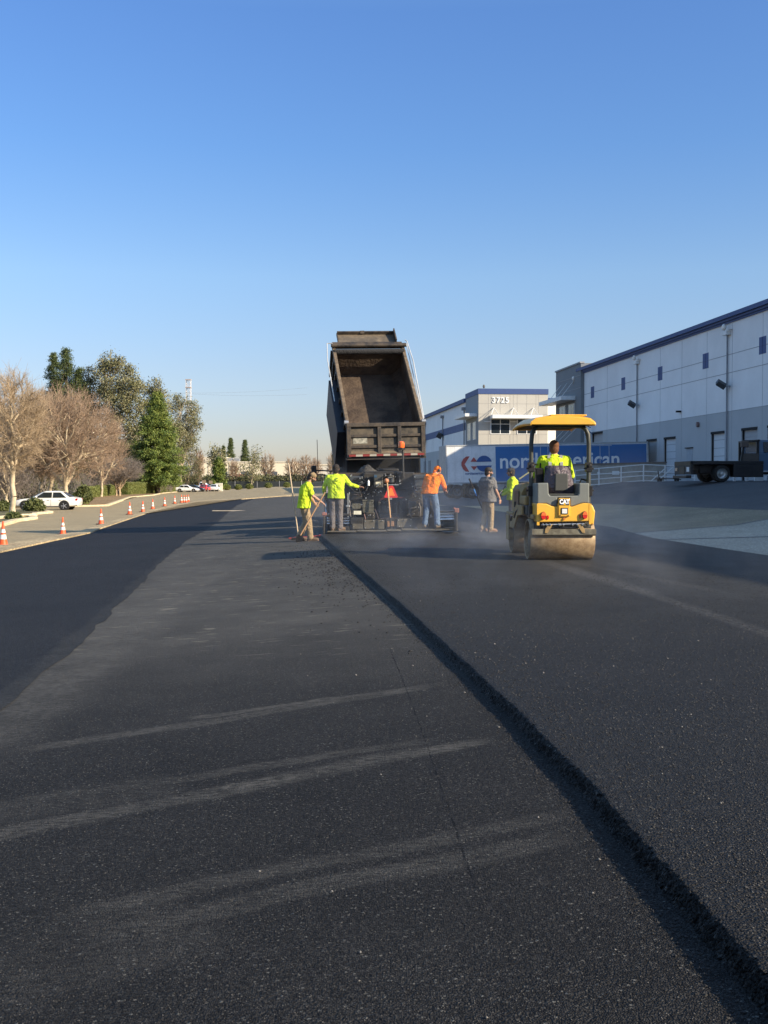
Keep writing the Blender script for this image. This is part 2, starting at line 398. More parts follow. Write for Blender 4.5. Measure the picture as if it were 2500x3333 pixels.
inner = [(0, 1801), (100, 1779), (181, 1761), (240, 1749), (297, 1736), (329, 1722), (352, 1715), (398, 1699), (470, 1675), (579, 1647.5), (650, 1634.5), (700, 1631), (786, 1626), (958, 1615)]
outer = [(0, 1779), (100, 1761), (181, 1746), (240, 1736), (272, 1729), (327, 1710), (345, 1705), (398, 1689), (470, 1667), (579, 1642.5), (650, 1631), (700, 1628), (786, 1623.3), (958, 1612.8)]
bound = [(0, 2319), (145, 2192), (241, 2114), (362, 2000), (446, 1915), (518, 1837), (603, 1764), (657, 1734), (711, 1698), (732, 1678), (771, 1645), (831, 1623)]
inn, out_, bou = gp(inner), gp(outer), gp(bound)
def ext(a, b, d):                      # point beyond a, away from b
    v = Vector((a[0] - b[0], a[1] - b[1])).normalized() * d; return (a[0] + v.x, a[1] + v.y)
e_in = ext(inn[0], inn[1], 34); e_out = ext(out_[0], out_[1], 34); e_b = (bou[0][0] - .35, bou[0][1] - 6); e_b2 = (e_b[0] - .6, -14)
far_r = (9.5 - KU * inn[-1][1], inn[-1][1])
# middle lane
joint = lambda y: float(np.interp(y, [1, 3, 5.07, 6.9, 8.76, 12.6, 20, 28], [1.33, 1.37, 1.455, 1.48, 1.475, 1.46, 1.38, 1.30])) - KU * y + .004 * math.sin(y * 4.1)
bouw = [(x - .5, y) for x, y in bou]
midpoly = [(e_b2[0] - .5, e_b2[1]), (e_b[0] - .5, e_b[1])] + bouw + [inn[-1], (9.5 - KU * inn[-1][1], inn[-1][1] + 1.5), (9.5 - KU * 40, 40), (9.5 - 0, -14)]
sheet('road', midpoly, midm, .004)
bd = []
for (xa, ya), (xb, yb) in zip(bou[:-1], bou[1:]):
    nn_ = max(2, int(math.hypot(xb - xa, yb - ya) / .35)); bd += [(xa + (xb - xa) * q / nn_ + random.gauss(0, .028), ya + (yb - ya) * q / nn_) for q in range(nn_)]
bou = bd + [bou[-1]]
fp = [e_b2, e_in] + inn[:-1] + bou[::-1] + [e_b]
sheet('fresh_lane', fp, fresh, .009)
# broken concrete edge strip
st = [e_in] + inn + out_[::-1] + [e_out]
edgem = asphalt('edge_concrete', (.25, .19, .105), (.40, .31, .18), (.16, .12, .08), rough=.95, coarse=22, bump=.8, patch=.35, stone_thr=.8)
sheet('concrete_edge', st, edgem, .055, .05)
# mat to the right with its raised edge
edge = [(2500, 1820), z8(1270, 1240), z8(620, 1135), z8(400, 1075), z8(270, 1035), z8(100, 1010)]
ed = gp(edge); e0 = ext(ed[0], ed[1], 14)
TH = .07
rt = [(joint(y) + .095, y) for y in np.arange(.5, 30.0, .25)]
pv = 5.2
mp = rt + [(pv - KU * 29.9, 29.9), (pv - KU * 60, 60), (10 - KU * 60, 60)] + ed[::-1] + [e0, (e0[0] + .3, .5)]
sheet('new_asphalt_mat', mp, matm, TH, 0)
# right: slabs, old asphalt, dark yard
c1 = [z8(480, 1092), z8(400, 1075), z8(1659, 945), z8(2600, 850), z8(2600, 1470)] + [(2500, 1820), z8(1270, 1240), z8(620, 1135)]
c1 = gp(c1); sheet('concrete_apron', c1, conc, .012)
j1 = gp([z8(600, 1131), z8(1659, 1100), z8(2500, 1085), z8(2500, 1093), z8(1659, 1106), z8(600, 1134)])
o1 = gp([z8(100, 1010), z8(60, 800), z8(850, 830), z8(1659, 862), z8(2600, 890), z8(2600, 850), z8(1659, 945), z8(400, 1075), z8(270, 1035)])
sheet('old_yard_strip', o1, yold, .008)
sheet('slab_joint', j1, M('joint_dark', (.03, .03, .03)), .017)
jb = gp([z8(400, 1070), z8(1659, 940), z8(2600, 846), z8(2600, 851), z8(1659, 946), z8(400, 1074)])
sheet('slab_joint', jb, M('joint_dark', (.03, .03, .03)), .017)
uy = [(9.6 - KU * 62, 62)] + gp([z8(-120, 800), z8(60, 800), z8(850, 830), z8(1659, 862), z8(2600, 890)]) + [(27.6 - KU * 12, 12), (27.6 - KU * 62, 62)]
sheet('yard', uy, yard, .006)
sheet('yard', [(10 - KU * 62, 62), (27.6 - KU * 62, 62), (27.6 - KU * 118, 118), (5 - KU * 118, 118)], yard, .007)

# the ragged edge of the mat: a rough strip with real depth
V = []; Fc = []; ns = 11; yy = []; y = 1.2
while y < 29.9: yy.append(y); y += max(.007, y * .0022)
for i, y in enumerate(yy):
    jx = joint(y); lump = .6 * (lump if i else 0) + random.gauss(0, .004)
    for k in range(ns):
        t = k / (ns - 1)
        amp = (.006 if k < 7 else .003) if 0 < k < ns - 1 else 0; amp = amp * (0 if k > 8 else 1)
        # profile from ground (left) up and over to the mat (right)
        prof = [(-.040, -.006), (-.028, .003), (-.018, .012), (-.010, .026), (-.003, .042), (.004, .056), (.012, .066), (.022, .070), (.05, .0712), (.085, .0712), (.12, .067)][k]
        z = prof[1] + (random.uniform(-.5, 1) * amp * .9 if k < ns - 2 else 0); dx = prof[0] + random.gauss(0, amp * .8) + lump * (1 - t)
        x = jx + dx
        V.append((x, y, terr(x, y) + z))
nr = len(yy)
for i in range(nr - 1):
    for k in range(ns - 1): a = i * ns + k; Fc.append((a, a + 1, a + ns + 1, a + ns))
edge_m = asphalt('mat_edge_asphalt', (.006, .006, .006), (.022, .021, .020), (.14, .135, .13), rough=.8, coarse=120, bump=1, stone_thr=.93, spec=.15)
tag(nmesh('mat_edge', V, Fc, matm), kind='structure')

# loose stones and crumbs
def stones(name, pts, sizes, mat, label, cat):
    base = np.array([(1, 0, 0), (0, 1, 0), (-1, 0, 0), (0, -1, 0), (0, 0, 1), (0, 0, -.6)], float)
    tri = np.array([(0, 1, 4), (1, 2, 4), (2, 3, 4), (3, 0, 4), (1, 0, 5), (2, 1, 5), (3, 2, 5), (0, 3, 5)])
    N = len(pts); pts = np.array(pts); sizes = np.array(sizes)
    v = base[None] * rng.uniform(.55, 1.25, (N, 6, 3)) ; a = rng.uniform(0, 6.28, N); c, s_ = np.cos(a), np.sin(a)
    x = v[..., 0] * c[:, None] - v[..., 1] * s_[:, None]; y = v[..., 0] * s_[:, None] + v[..., 1] * c[:, None]
    v = np.stack([x, y, v[..., 2] * .8], -1) * sizes[:, None, None] + pts[:, None]
    f = (tri[None] + (np.arange(N) * 6)[:, None, None]).reshape(-1, 3)
    return tag(nmesh(name, v.reshape(-1, 3), f, mat), label, cat, kind='stuff')
P = []; S = []; P2 = []; S2 = []
for _ in range(5200):                  # dark crumbs along the joint
    y = 2.2 + 26 * random.random() ** 1.7; side = random.gauss(0, 1)
    x = joint(y) + (-.06 - abs(side) * .06 if random.random() < .55 else .05 + abs(side) * .25)
    top = TH if x > joint(y) + .08 else (.055 if x > joint(y) else 0.004)
    P.append((x, y, terr(x, y) + top + .001)); S.append(random.uniform(.002, .007) * (1 + y * .03))
for _ in range(15000):                  # coarse texture of the mat close by
    y = 2.5 + 14 * random.random() ** 1.8; x = joint(y) + .1 + random.random() * (6 if y > 4 else 2.5)
    P.append((x, y, terr(x, y) + TH + .0005)); S.append(random.uniform(.0015, .0062) * (1 + y * .05))
for _ in range(700):                   # the spill by the paver
    y = random.gauss(19, 3.2); x = joint(y) - .1 - abs(random.gauss(0, .45))
    P.append((x, y, terr(x, y) + .006)); S.append(random.uniform(.006, .022))
for _ in range(280):                   # paler loose stones
    y = 2.4 + 18 * random.random() ** 1.6; x = joint(y) + random.triangular(-2.0, 3.2, .6)
    top = TH if x > joint(y) + .1 else .006
    if joint(y) - .09 < x < joint(y) + .1: continue
    P2.append((x, y, terr(x, y) + top + .002)); S2.append(random.uniform(.0025, .0085) if random.random() < .9 else random.uniform(.008, .013))
P3 = []; S3 = []
for _ in range(22000):                 # bare aggregate standing out of the worn base
    y = 2.5 + 10 * random.random() ** 1.9; x = -2.9 * (y / 8 + .35) + random.random() * (joint(y) - .06 + 2.9 * (y / 8 + .35)); P3.append((x, y, terr(x, y) + .0045)); S3.append(random.uniform(.0010, .0028) * (1 + y * .06))
stones('asphalt_aggregate', P3, S3, M('aggregate_grey', (.085, .08, .074), rough=.8, var=.7, scale=90), 'fine grey stone chips standing out of the worn foreground asphalt', 'gravel')
P4 = []; S4 = []
for _ in range(15000):
    y = 2.5 + 9 * random.random() ** 1.7; x = joint(y) + .06 + random.random() * (.4 + y * .55); P4.append((x, y, terr(x, y) + TH + .001)); S4.append(random.uniform(.0014, .0055) * (1 + y * .05))
stones('mat_aggregate', P4, S4, M('aggregate_dark', (.060, .057, .053), rough=.7, var=.7, scale=90), 'coarse dark stone chips in the surface of the new mat', 'gravel')
stones('asphalt_crumbs', P, S, M('crumb_asphalt', (.020, .019, .019), rough=.8, var=.5, scale=60), 'black asphalt crumbs strewn along the raised joint and over the new mat', 'gravel')
stones('loose_stones', P2, S2, M('loose_stone', (.20, .185, .165), rough=.9, var=.5, scale=30), 'pale loose stones scattered on the dark foreground asphalt', 'gravel')

g_ = G(753, 1664); pk = thing('board', g_, 'pale board lying on the far end of the worn lane', 'board')
m_ = MB(); m_.box((0, 0, .03), (2.1, .22, .04)); m_.build('plank', M('board_pale', (.42, .36, .27), rough=.8), pk)
# kerbs and islands on the left
def kerb(pts, w=.16, h=.14, name='kerb', mat=kerbm):
    g = [G(*p) for p in pts]; b = MB(); n = len(g); L = []; Rr = []
    for i in range(n):
        d = (g[min(n - 1, i + 1)] - g[max(0, i - 1)]); d.z = 0; d.normalize(); nn = Vector((-d.y, d.x, 0)) * w / 2
        L.append(g[i] + nn); Rr.append(g[i] - nn)
    b.loft([[L[i] - Vector((0, 0, .05)), L[i] + Vector((0, 0, h)), Rr[i] + Vector((0, 0, h)), Rr[i] - Vector((0, 0, .05))] for i in range(n)])
    return tag(b.build(name, mat, bevel=.02), kind='structure')
kerb([z1(500, 1305), z1(620, 1302), z1(820, 1298), z1(900, 1270), z1(1000, 1232), z1(1100, 1222), z1(1180, 1215), z1(1250, 1200), z1(1360, 1190)], .35)
kerb([z1(-60, 1400), z1(120, 1378), z1(265, 1372), z1(270, 1362), z1(390, 1352), z1(350, 1342)], .35)
kerb([z1(-60, 1470), z1(120, 1418), z1(262, 1398), z1(240, 1385), z1(100, 1392)], .4)
sheet('verge', gp([z1(520, 1290), z1(700, 1292), z1(815, 1294), z1(890, 1266), z1(990, 1228), z1(1090, 1216), z1(1175, 1210), z1(1240, 1196), z1(1350, 1186), z1(1300, 1178), z1(1000, 1170), z1(500, 1240)]), soil, .08)
sheet('verge', gp([z1(-60, 1392), z1(110, 1372), z1(260, 1366), z1(340, 1344), z1(200, 1330), z1(-60, 1340)]), grassm, .09)
sheet('verge', gp([z1(-60, 1462), z1(110, 1412), z1(235, 1388), z1(100, 1396), z1(-60, 1420)]), grassm, .09)
sheet('field', [(-130, 60), (-34, 60), (-27, 112), (-42, 200), (-52, 232), (-300, 300), (-600, 300), (-600, 60)], grassm, .05)
sheet('field', [(-900, 305), (500, 305), (900, 2500), (-1200, 2500)], grassm, .06)
# dark bank beyond the car park
b = MB()
for (x0, x1, y0) in ((-700, 260, 322),):
    rr = []
    for i in range(49):
        x = x0 + (x1 - x0) * i / 48; h = 2.9 + .35 * math.sin(i * 1.7) + .25 * math.sin(i * .6)
        rr.append([Vector((x, y0 - 4, -1.2)), Vector((x, y0, .5)), Vector((x, y0 + 7, h)), Vector((x, y0 + 60, h - .6)), Vector((x, y0 + 70, -1.2))])
    b.loft(rr)
tag(b.build('bank', asphalt('ivy_bank', (.030, .028, .016), (.07, .055, .035), (.10, .08, .05), rough=1, coarse=1.2, bump=.2, patch=.5), smooth=True), kind='structure')
# ------------------------------------------------------------------ warehouses
def B(u, Y, z): return Vector((u - KU * Y, Y, z))
white_w = M('white_wall', (.80, .80, .79), rough=.85, var=.05, scale=.4, dirt=(.66, .66, .65), dirt_amt=.25, dscale=.25)
grey_w = M('grey_wall', (.43, .445, .45), rough=.85, var=.05, scale=.4)
dgrey_w = M('dark_grey_wall', (.20, .215, .225), rough=.85, var=.05, scale=.4)
beige_w = M('warm_grey_wall', (.43, .41, .36), rough=.85, var=.05, scale=.5)
blue_w = M('blue_trim', (.040, .075, .20), rough=.6, var=.06)
line_m = M('panel_joint', (.34, .35, .36), rough=.9)
door_m = M('door_white', (.60, .62, .63), rough=.6, var=.06, scale=1)
doorg_m = M('door_grey', (.36, .37, .38), rough=.6, var=.06, scale=1)
dark_m = M('dark_gap', (.012, .012, .013), rough=.8)
glass_m = M('window_glass', (.02, .028, .035), rough=.08, spec=.8, var=.3, scale=.6)
metal_g = M('galvanised', (.34, .35, .36), rough=.45, metal=.6)
whitep = M('white_paint', (.72, .72, .70), rough=.45, var=.08)
blackp = M('black_paint', (.012, .012, .013), rough=.4, var=.4, dirt=(.05, .042, .033), dirt_amt=.3)

UW = 27.5
def wy(px, u=UW): return F * u / (px - 880)          # distance along the wall seen at column px
def wbox(mb, u0, u1, y0, y1, z0, z1):                 # block with faces parallel to the wall
    vs = [B(u, y, z) for z in (z0, z1) for u, y in ((u0, y0), (u1, y0), (u1, y1), (u0, y1))]
    mb.add(vs, [(3, 2, 1, 0), (4, 5, 6, 7), (0, 1, 5, 4), (1, 2, 6, 5), (2, 3, 7, 6), (3, 0, 4, 7)])
H0 = CAMH
bA = thing('warehouse', B(UW, 60, 0), 'long white and grey dock warehouse with blue cornice at right', 'building')
yn, yf = -28, wy(1885)
m = MB(); wbox(m, UW, UW + 45, yn, yf, H0 + 4.2, H0 + 9.5); m.build('upper_wall', white_w, bA, world=True)
# lower wall is pieced round the dock doors
doors = [('g', 1926, 1961, 4.16), ('g', 2104, 2137, 3.06), ('w', 2160, 2198, 3.07), ('w', 2313, 2357, 3.08), ('g', 2412, 2464, 3.1), ('w', 2496, 2560, 3.1), ('w', 2680, 2760, 3.1), ('g', 2900, 3000, 3.1)]
m = MB(); cur = yf
for k, x0, x1, h in doors:
    a, b_ = wy(x0), wy(x1)            # a is farther
    wbox(m, UW - .003, UW + .5, a, cur, -.3, H0 + 4.197); wbox(m, UW - .003, UW + .5, b_, a, H0 + h, H0 + 4.197); wbox(m, UW - .003, UW + .5, b_, a, -.3, H0 + .05); cur = b_
wbox(m, UW - .003, UW + .5, yn, cur, -.3, H0 + 4.197)
wbox(m, UW + .6, UW + 45, yn, yf, -.3, H0 + 4.197)
m.build('lower_wall', grey_w, bA, world=True)
for i, (k, x0, x1, h) in enumerate(doors):
    a, b_ = wy(x0), wy(x1)
    d = MB(); wbox(d, UW + .15, UW + .2, b_ + .03, a - .03, H0 + .06, H0 + h - .1)
    dd = d.build('dock_door', door_m if k == 'w' else doorg_m, bA, world=True)
    g = MB()
    for q in range(1, 6): zz = H0 + .05 + q * (h - .1) / 6; wbox(g, UW + .138, UW + .155, b_ + .05, a - .05, zz, zz + .035)
    g.build('panel_line', line_m, dd, world=True)
    g = MB(); wbox(g, UW + .05, UW + .149, a - .07, a - .02, H0 + .06, H0 + h - .1); g.build('dark_seal', dark_m, bA, world=True)
    g = MB(); wbox(g, UW - .03, UW + .2, b_, a, H0 + h - .14, H0 + h - .01); g.build('door_hood', dark_m, bA, world=True)
    if k == 'w' and i in (3,):
        g = MB(); wbox(g, UW + .12, UW + .139, wy(2330), wy(2320), H0 + 1.05, H0 + 1.28); g.build('door_window', glass_m, bA, world=True)
md = MB(); wbox(md, UW - .02, UW + .02, wy(2254), wy(2235), H0 + .08, H0 + 2.16); mdo = md.build('side_door', M('wall_door', (.36, .385, .41), rough=.7), bA, world=True)
md = MB(); wbox(md, UW - .12, UW - .01, wy(2256), wy(2233), H0 + 2.17, H0 + 2.23); md.build('door_hood', dark_m, bA, world=True)
# joints
m = MB()
for z in (7.59, 6.5): wbox(m, UW - .012, UW + .02, yn, yf, H0 + z - .018, H0 + z + .018)
for px in (1975, 2147, 2217, 2298, 2380, 2479, 2620, 2800): y = wy(px); wbox(m, UW - .011, UW + .02, y - .008, y + .008, H0 + .05, H0 + 9.4)
wbox(m, UW - .014, UW + .02, yn, yf, H0 + 4.18, H0 + 4.215)
m.build('panel_joints', line_m, bA, world=True)
m = MB(); wbox(m, UW - .35, UW + .6, yn, yf, H0 + 9.72, H0 + 9.97); wbox(m, UW - .20, UW + .6, yn, yf, H0 + 9.58, H0 + 9.717); wbox(m, UW - .10, UW + .6, yn, yf, H0 + 9.46, H0 + 9.577)
m.build('cornice', blue_w, bA, world=True)
m = MB(); wbox(m, UW + .6, UW + 45, yn, yf, H0 + 9.5, H0 + 9.6); m.build('roof', M('roof_membrane', (.5, .5, .5)), bA, world=True)
for x0, x1 in ((1922, 1932.5), (2021, 2033), (2139, 2153.5), (2284.5, 2303), (2467, 2489.5), (2700, 2735)):
    m = MB(); wbox(m, UW - .015, UW + .1, wy(x1), wy(x0), H0 + 7.12, H0 + 8.08); v_ = m.build('vent_panel', blue_w, bA, world=True)
    m = MB(); wbox(m, UW - .025, UW - .015, wy(x1), wy(x0), H0 + 7.56, H0 + 7.58); ym = (wy(x1) + wy(x0)) / 2; wbox(m, UW - .026, UW - .0155, ym - .01, ym + .01, H0 + 7.12, H0 + 8.08)
    m.build('vent_bars', M('vent_bar', (.03, .04, .12)), v_, world=True)
for px, yl in ((2075, 1260), (2368, 1173), (1876, 1230)):
    y = wy(px); big = px > 1900
    m = MB(); m.cyl(B(UW - .09, y, H0 + (.2 if big else 4)), B(UW - .09, y, H0 + 8.75), .05, n=8); m.build('downpipe', metal_g if not big else M('pipe_grey', (.24, .25, .27), rough=.6), bA, world=True)
    m = MB(); wbox(m, UW - .30, UW - .01, y - .32, y + .28, H0 + 8.75, H0 + 9.0); wbox(m, UW - .26, UW - .01, y - .6, y - .35, H0 + 9.02, H0 + 9.06); m.build('rain_hopper', whitep, bA, world=True, bevel=.02)
    m = MB(); m.ell(B(UW - .32, y - .05, H0 + 9.22), (.14, .16, .2)); m.cyl(B(UW - .3, y - .05, H0 + 9.3), B(UW, y - .05, H0 + 9.42), .03)
    m.build('gooseneck_lamp', M('lamp_cap', (.85, .8, .72), rough=.3), bA, world=True, smooth=True)
    if big:
        m = MB(); m.box(B(UW - .55, y - .25, H0 + 5.45 + (.35 if px > 2200 else .3)), (.56, .48, .30), rot=(.5, .55, 0)); lf = m.build('flood_lamp', M('lamp_housing', (.05, .055, .06), rough=.5), bA, world=True, bevel=.03)
        m = MB(); m.cyl(B(UW, y - .25, H0 + 5.7), B(UW - .5, y - .25, H0 + 5.75), .05); m.build('lamp_arm', metal_g, lf, world=True)
m = MB(); y = wy(1929); m.path([B(UW - .1, y - .3, H0 + 4.0), B(UW - .7, y - .3, H0 + 4.5), B(UW - .7, y, H0 + 4.8), B(UW - .1, y + .3, H0 + 4.6)], .035); m.ell(B(UW - .5, y, H0 + 4.1), (.18, .3, .3)); m.build('wall_lamp', M('lamp_blue', (.08, .10, .2)), bA, world=True)
m = MB(); y = wy(2273); m.cyl(B(UW, y, H0 + 3.65), B(UW - .15, y, H0 + 3.65), .17, n=14); m.build('alarm_bell', M('bell', (.20, .13, .12)), bA, world=True)
m = MB(); y = wy(2214); wbox(m, UW - .3, UW, y - .1, y + .12, H0 + 4.62, H0 + 4.74); m.build('camera_box', dark_m, bA, world=True)
# dark grey tower at the far end of the warehouse
yt0, yt1 = wy(1889, 27.2), wy(1808, 27.2)
m = MB(); wbox(m, 27.2, 45, yt0, yt1, -.3, H0 + 10.35); tw = m.build('corner_tower', dgrey_w, bA, world=True)
m = MB(); wbox(m, 27.1, 27.5, yt0 - .05, yt1 + .05, H0 + 10.352, H0 + 10.48); m.build('tower_coping', line_m, tw, world=True)
m = MB(); wbox(m, 27.18, 27.25, yt0, yt1, H0 + 9.3, H0 + 9.34); wbox(m, 27.18, 27.25, yt0, yt1, H0 + 8.2, H0 + 8.24); wbox(m, 27.18, 27.25, yt0, yt1, H0 + 5.4, H0 + 5.44); m.build('tower_joints', line_m, tw, world=True)
m = MB(); wbox(m, 25.9, 27.19, wy(1872, 27.2), yt1 + 1.3, H0 + 7.25, H0 + 7.62); m.build('awning', whitep, bA, world=True, bevel=.02)
for x0, x1 in ((1821, 1840), (1850, 1869)):
    m = MB(); wbox(m, 27.17, 27.22, wy(x1, 27.2), wy(x0, 27.2), H0 + 5.9, H0 + 7.0); wv = m.build('window', whitep, bA, world=True)
    m = MB(); a, b_ = wy(x1, 27.2), wy(x0, 27.2); c = (a + b_) / 2
    for p, q in ((a + .12, c - .06), (c + .06, b_ - .12)): wbox(m, 27.155, 27.175, p, q, H0 + 6.0, H0 + 6.9)
    m.build('pane', glass_m, wv, world=True)
for xx in (1822, 1842, 1862):
    y = wy(xx, 27.2); m = MB(); m.cyl(B(26.2, y, H0 + 7.6), B(27.2, y - .3, H0 + 9.0), .025, n=5); m.build('tie_rod', whitep, bA, world=True); m = MB(); m.cyl(B(26.4, y, H0 + 3.6), B(27.2, y - 1.2, H0 + 4.7), .025, n=5); m.build('tie_rod', whitep, bA, world=True)

# ---- the second warehouse, number 3725
U2 = 23.0; Yc = F * U2 / (1557 - 880)
bB = thing('warehouse', B(U2, Yc, 0), 'grey-fronted warehouse numbered 3725 with blue roof band behind the trailer', 'building')
perp = Vector((1, KU, 0)).normalized(); alongv = Vector((-KU, 1, 0)).normalized(); P0 = B(U2, Yc, 0)
def Q(t, d, z): return Vector((P0.x, P0.y, 0)) + perp * t + alongv * d + Vector((0, 0, z))
def qbox(mb, t0, t1, d0, d1, z0, z1_):
    vs = [Q(t, d, z) for z in (z0, z1_) for t, d in ((t0, d0), (t1, d0), (t1, d1), (t0, d1))]
    mb.add(vs, [(3, 2, 1, 0), (4, 5, 6, 7), (0, 1, 5, 4), (1, 2, 6, 5), (2, 3, 7, 6), (3, 0, 4, 7)])
dT = 8.0
m = MB(); qbox(m, 0, 7.8, 0, dT, -.3, H0 + 10.2); m.build('front_wall', beige_w, bB, world=True)
m = MB(); qbox(m, -.02, .3, .02, dT, -.2, H0 + 9.65); m.build('side_return', M('side_grey', (.25, .265, .28), rough=.85, var=.05), bB, world=True)
m = MB(); qbox(m, -.06, 7.86, -.06, dT + .05, H0 + 9.66, H0 + 10.25); m.build('roof_band', blue_w, bB, world=True)
m = MB(); qbox(m, 7.8, 40, 1.2, 30, -.3, H0 + 9.0); m.build('recessed_wall', M('bright_wall', (.78, .77, .72), rough=.8, var=.03), bB, world=True)
m = MB(); qbox(m, 7.6, 40, 1.0, 30, H0 + 9.0, H0 + 9.35); m.build('recessed_cornice', blue_w, bB, world=True)
m = MB(); qbox(m, .05, 40, dT, 110, H0 + 4.2, H0 + 9.3); m.build('upper_wall', white_w, bB, world=True)
m = MB(); qbox(m, .04, 40, dT, 110, -.6, H0 + 4.197); m.build('lower_wall', grey_w, bB, world=True)
m = MB(); qbox(m, .03, .06, dT, 110, H0 + 6.05, H0 + 6.95); m.build('blue_stripe', M('stripe_blue', (.12, .15, .26), rough=.8), bB, world=True)
m = MB(); qbox(m, -.25, 40, dT, 110, H0 + 9.3, H0 + 9.75); m.build('cornice', blue_w, bB, world=True)
hz = lambda zy: H0 + (1566.8 - (1200 + zy * .33152)) / 29.3
tt = lambda zx: (1350 + zx * .33152 - 1557) / 29.1
m = MB()
for zx in (722, 747, 838, 935, 968, 1006, 1100, 1192, 1216): t = tt(zx); qbox(m, t - .014, t + .014, -.008, .02, .5, H0 + 9.64)
for zy in (347, 448, 548, 645): z = hz(zy); qbox(m, 0, 7.8, -.01, .02, z - .014, z + .014)
m.build('panel_joints', M('joint_beige', (.30, .29, .27)), bB, world=True)
for a, b_ in ((750, 928), (1012, 1190)):
    fr = MB(); qbox(fr, tt(a) - .1, tt(b_) + .1, -.05, .02, hz(645), hz(500)); fo = fr.build('window', whitep, bB, world=True)
    m = MB(); c = (a + b_) / 2
    for p, q in ((a, c - 4), (c + 4, b_)):
        qbox(m, tt(p), tt(q), -.06, -.045, hz(637), hz(549)); qbox(m, tt(p), tt(q), -.06, -.045, hz(543), hz(502))
    m.build('pane', glass_m, fo, world=True)
m = MB(); qbox(m, tt(735), tt(1225), -1.5, -.02, hz(497), hz(462)); m.build('awning', whitep, bB, world=True, bevel=.02)
for zx in (775, 968, 1165):
    m = MB(); m.cyl(Q(tt(zx), -.05, hz(385)), Q(tt(zx - 50), -1.4, hz(463)), .03, n=5); m.build('tie_rod', whitep, bB, world=True); m = MB(); m.cyl(Q(tt(zx), -.05, hz(385)), Q(tt(zx + 22), -1.4, hz(463)), .03, n=5); m.build('tie_rod', whitep, bB, world=True)
m = MB(); qbox(m, tt(680), tt(748), -.12, -.06, hz(527), hz(519)); m.build('sun_rail', whitep, bB, world=True); m = MB(); qbox(m, tt(932), tt(1008), -.12, -.06, hz(527), hz(519)); m.build('sun_rail', whitep, bB, world=True)
rotf = Matrix(((perp.x, 0, -alongv.x), (perp.y, 0, -alongv.y), (0, 1, 0)))
text_obj('house_number', '3725', whitep, .86, Q(tt(840), -.05, hz(315)), rotf, bB, bold=.022, extrude=.03, spacing=1.18)
# side awning, side windows, pipes, doors
m = MB(); qbox(m, -1.4, -.03, .6, dT - .2, H0 + 7.2, H0 + 7.55); m.build('awning', whitep, bB, world=True, bevel=.02)
wyb = lambda zx: F * U2 / (1350 + zx * .33152 - 880)
for a, b_ in ((520, 551), (572, 601)):
    d0, d1 = (wyb(b_) - Yc), (wyb(a) - Yc)
    fr = MB(); qbox(fr, -.05, 0, d0, d1, H0 + 4.7, H0 + 6.7); fo = fr.build('window', whitep, bB, world=True)
    m = MB(); qbox(m, -.06, -.045, d0 + .15, (d0 + d1) / 2 - .1, H0 + 4.8, H0 + 6.6); qbox(m, -.06, -.045, (d0 + d1) / 2 + .1, d1 - .15, H0 + 4.8, H0 + 6.6); m.build('pane', glass_m, fo, world=True)
for zx in (486, 275, 103, 20):
    d = wyb(zx) - Yc; m = MB(); m.cyl(Q(-.05, d, 0), Q(-.05, d, H0 + 8.4), .07, n=6); qbox(m, -.35, .04, d - .5, d + .3, H0 + 8.4, H0 + 8.75); m.build('downpipe', M('pipe_grey2', (.24, .25, .27)), bB, world=True)
    if zx in (275, 103): m = MB(); m.box(Q(-.45, d, H0 + 6.1), (.7, .8, .6), rot=(.3, .5, 0)); m.build('flood_lamp', MATS['lamp_housing'], bB, world=True)
for a, b_ in ((215, 240), (130, 152), (85, 106), (20, 40)):
    m = MB(); d0, d1 = wyb(b_) - Yc, wyb(a) - Yc; qbox(m, .0, .06, d0, d1, .6, H0 + 3.0); m.build('dock_door', M('door_slate', (.16, .18, .2)), bB, world=True)  # these doors are a plain dark grey
m = MB(); pd = Q(.75, .8, H0 + 10.55); m.ell(pd, (.15, .06, .21), rot=Matrix.Rotation(.4, 3, 'Z')); m.cyl(pd, pd - Vector((0, 0, .4)), .02)
dsh = thing('satellite_dish', Q(.75, .8, H0 + 10.2), 'dark satellite dish standing on the blue roof band', 'satellite dish'); m.build('dish', M('dish_dark', (.06, .06, .06)), dsh, world=True, smooth=True)

# ------------------------------------------------------------------ moving trailer
TY, TX, TA, TT = 77.0, 4.4, R(8), .0239
tz0 = .22
tr = thing('semi_trailer', (TX, TY, tz0), 'long white and blue moving trailer parked behind the workers, lettered northAmerican', 'trailer', rot=(0, -math.atan(TT), TA))
ca, sa = math.cos(TA), math.sin(TA)
def tpt(px, py):
    q = (px - 1250) / F; t = (q * TY - TX) / (ca - sa * q); Y = TY + sa * t
    return t, CAMH + (1566.8 - py) * Y / F - tz0 - TT * t
TL = 14.67; ztop = tpt(1456, 1450)[1]; zb = 1.10
white_t = M('trailer_white', (.72, .73, .73), rough=.4, var=.05, dirt=(.42, .42, .4), dirt_amt=.3, dscale=1)
blue_t = M('trailer_blue', (.035, .15, .37), rough=.4, var=.06)
m = MB(); m.bx(0, TL, 0, 2.5, zb, ztop); body = m.build('box', white_t, tr, bevel=.03)
t_b = tpt(1616, 1500)[0]
m = MB(); m.bx(t_b, TL - .12, -.006, .02, zb + .05, ztop - .16); m.build('blue_panel', blue_t, body)
m = MB(); m.bx(-.03, TL, -.03, .05, ztop - .08, ztop + .01); m.bx(-.03, TL, -.02, .04, zb - .05, zb + .05); m.bx(-.03, .06, -.03, 2.53, zb, ztop); m.bx(TL - .08, TL + .03, -.03, 2.53, zb, ztop); m.build('rails', M('trailer_rail', (.40, .41, .41), rough=.5, metal=.2), tr, bevel=.01)
m = MB()
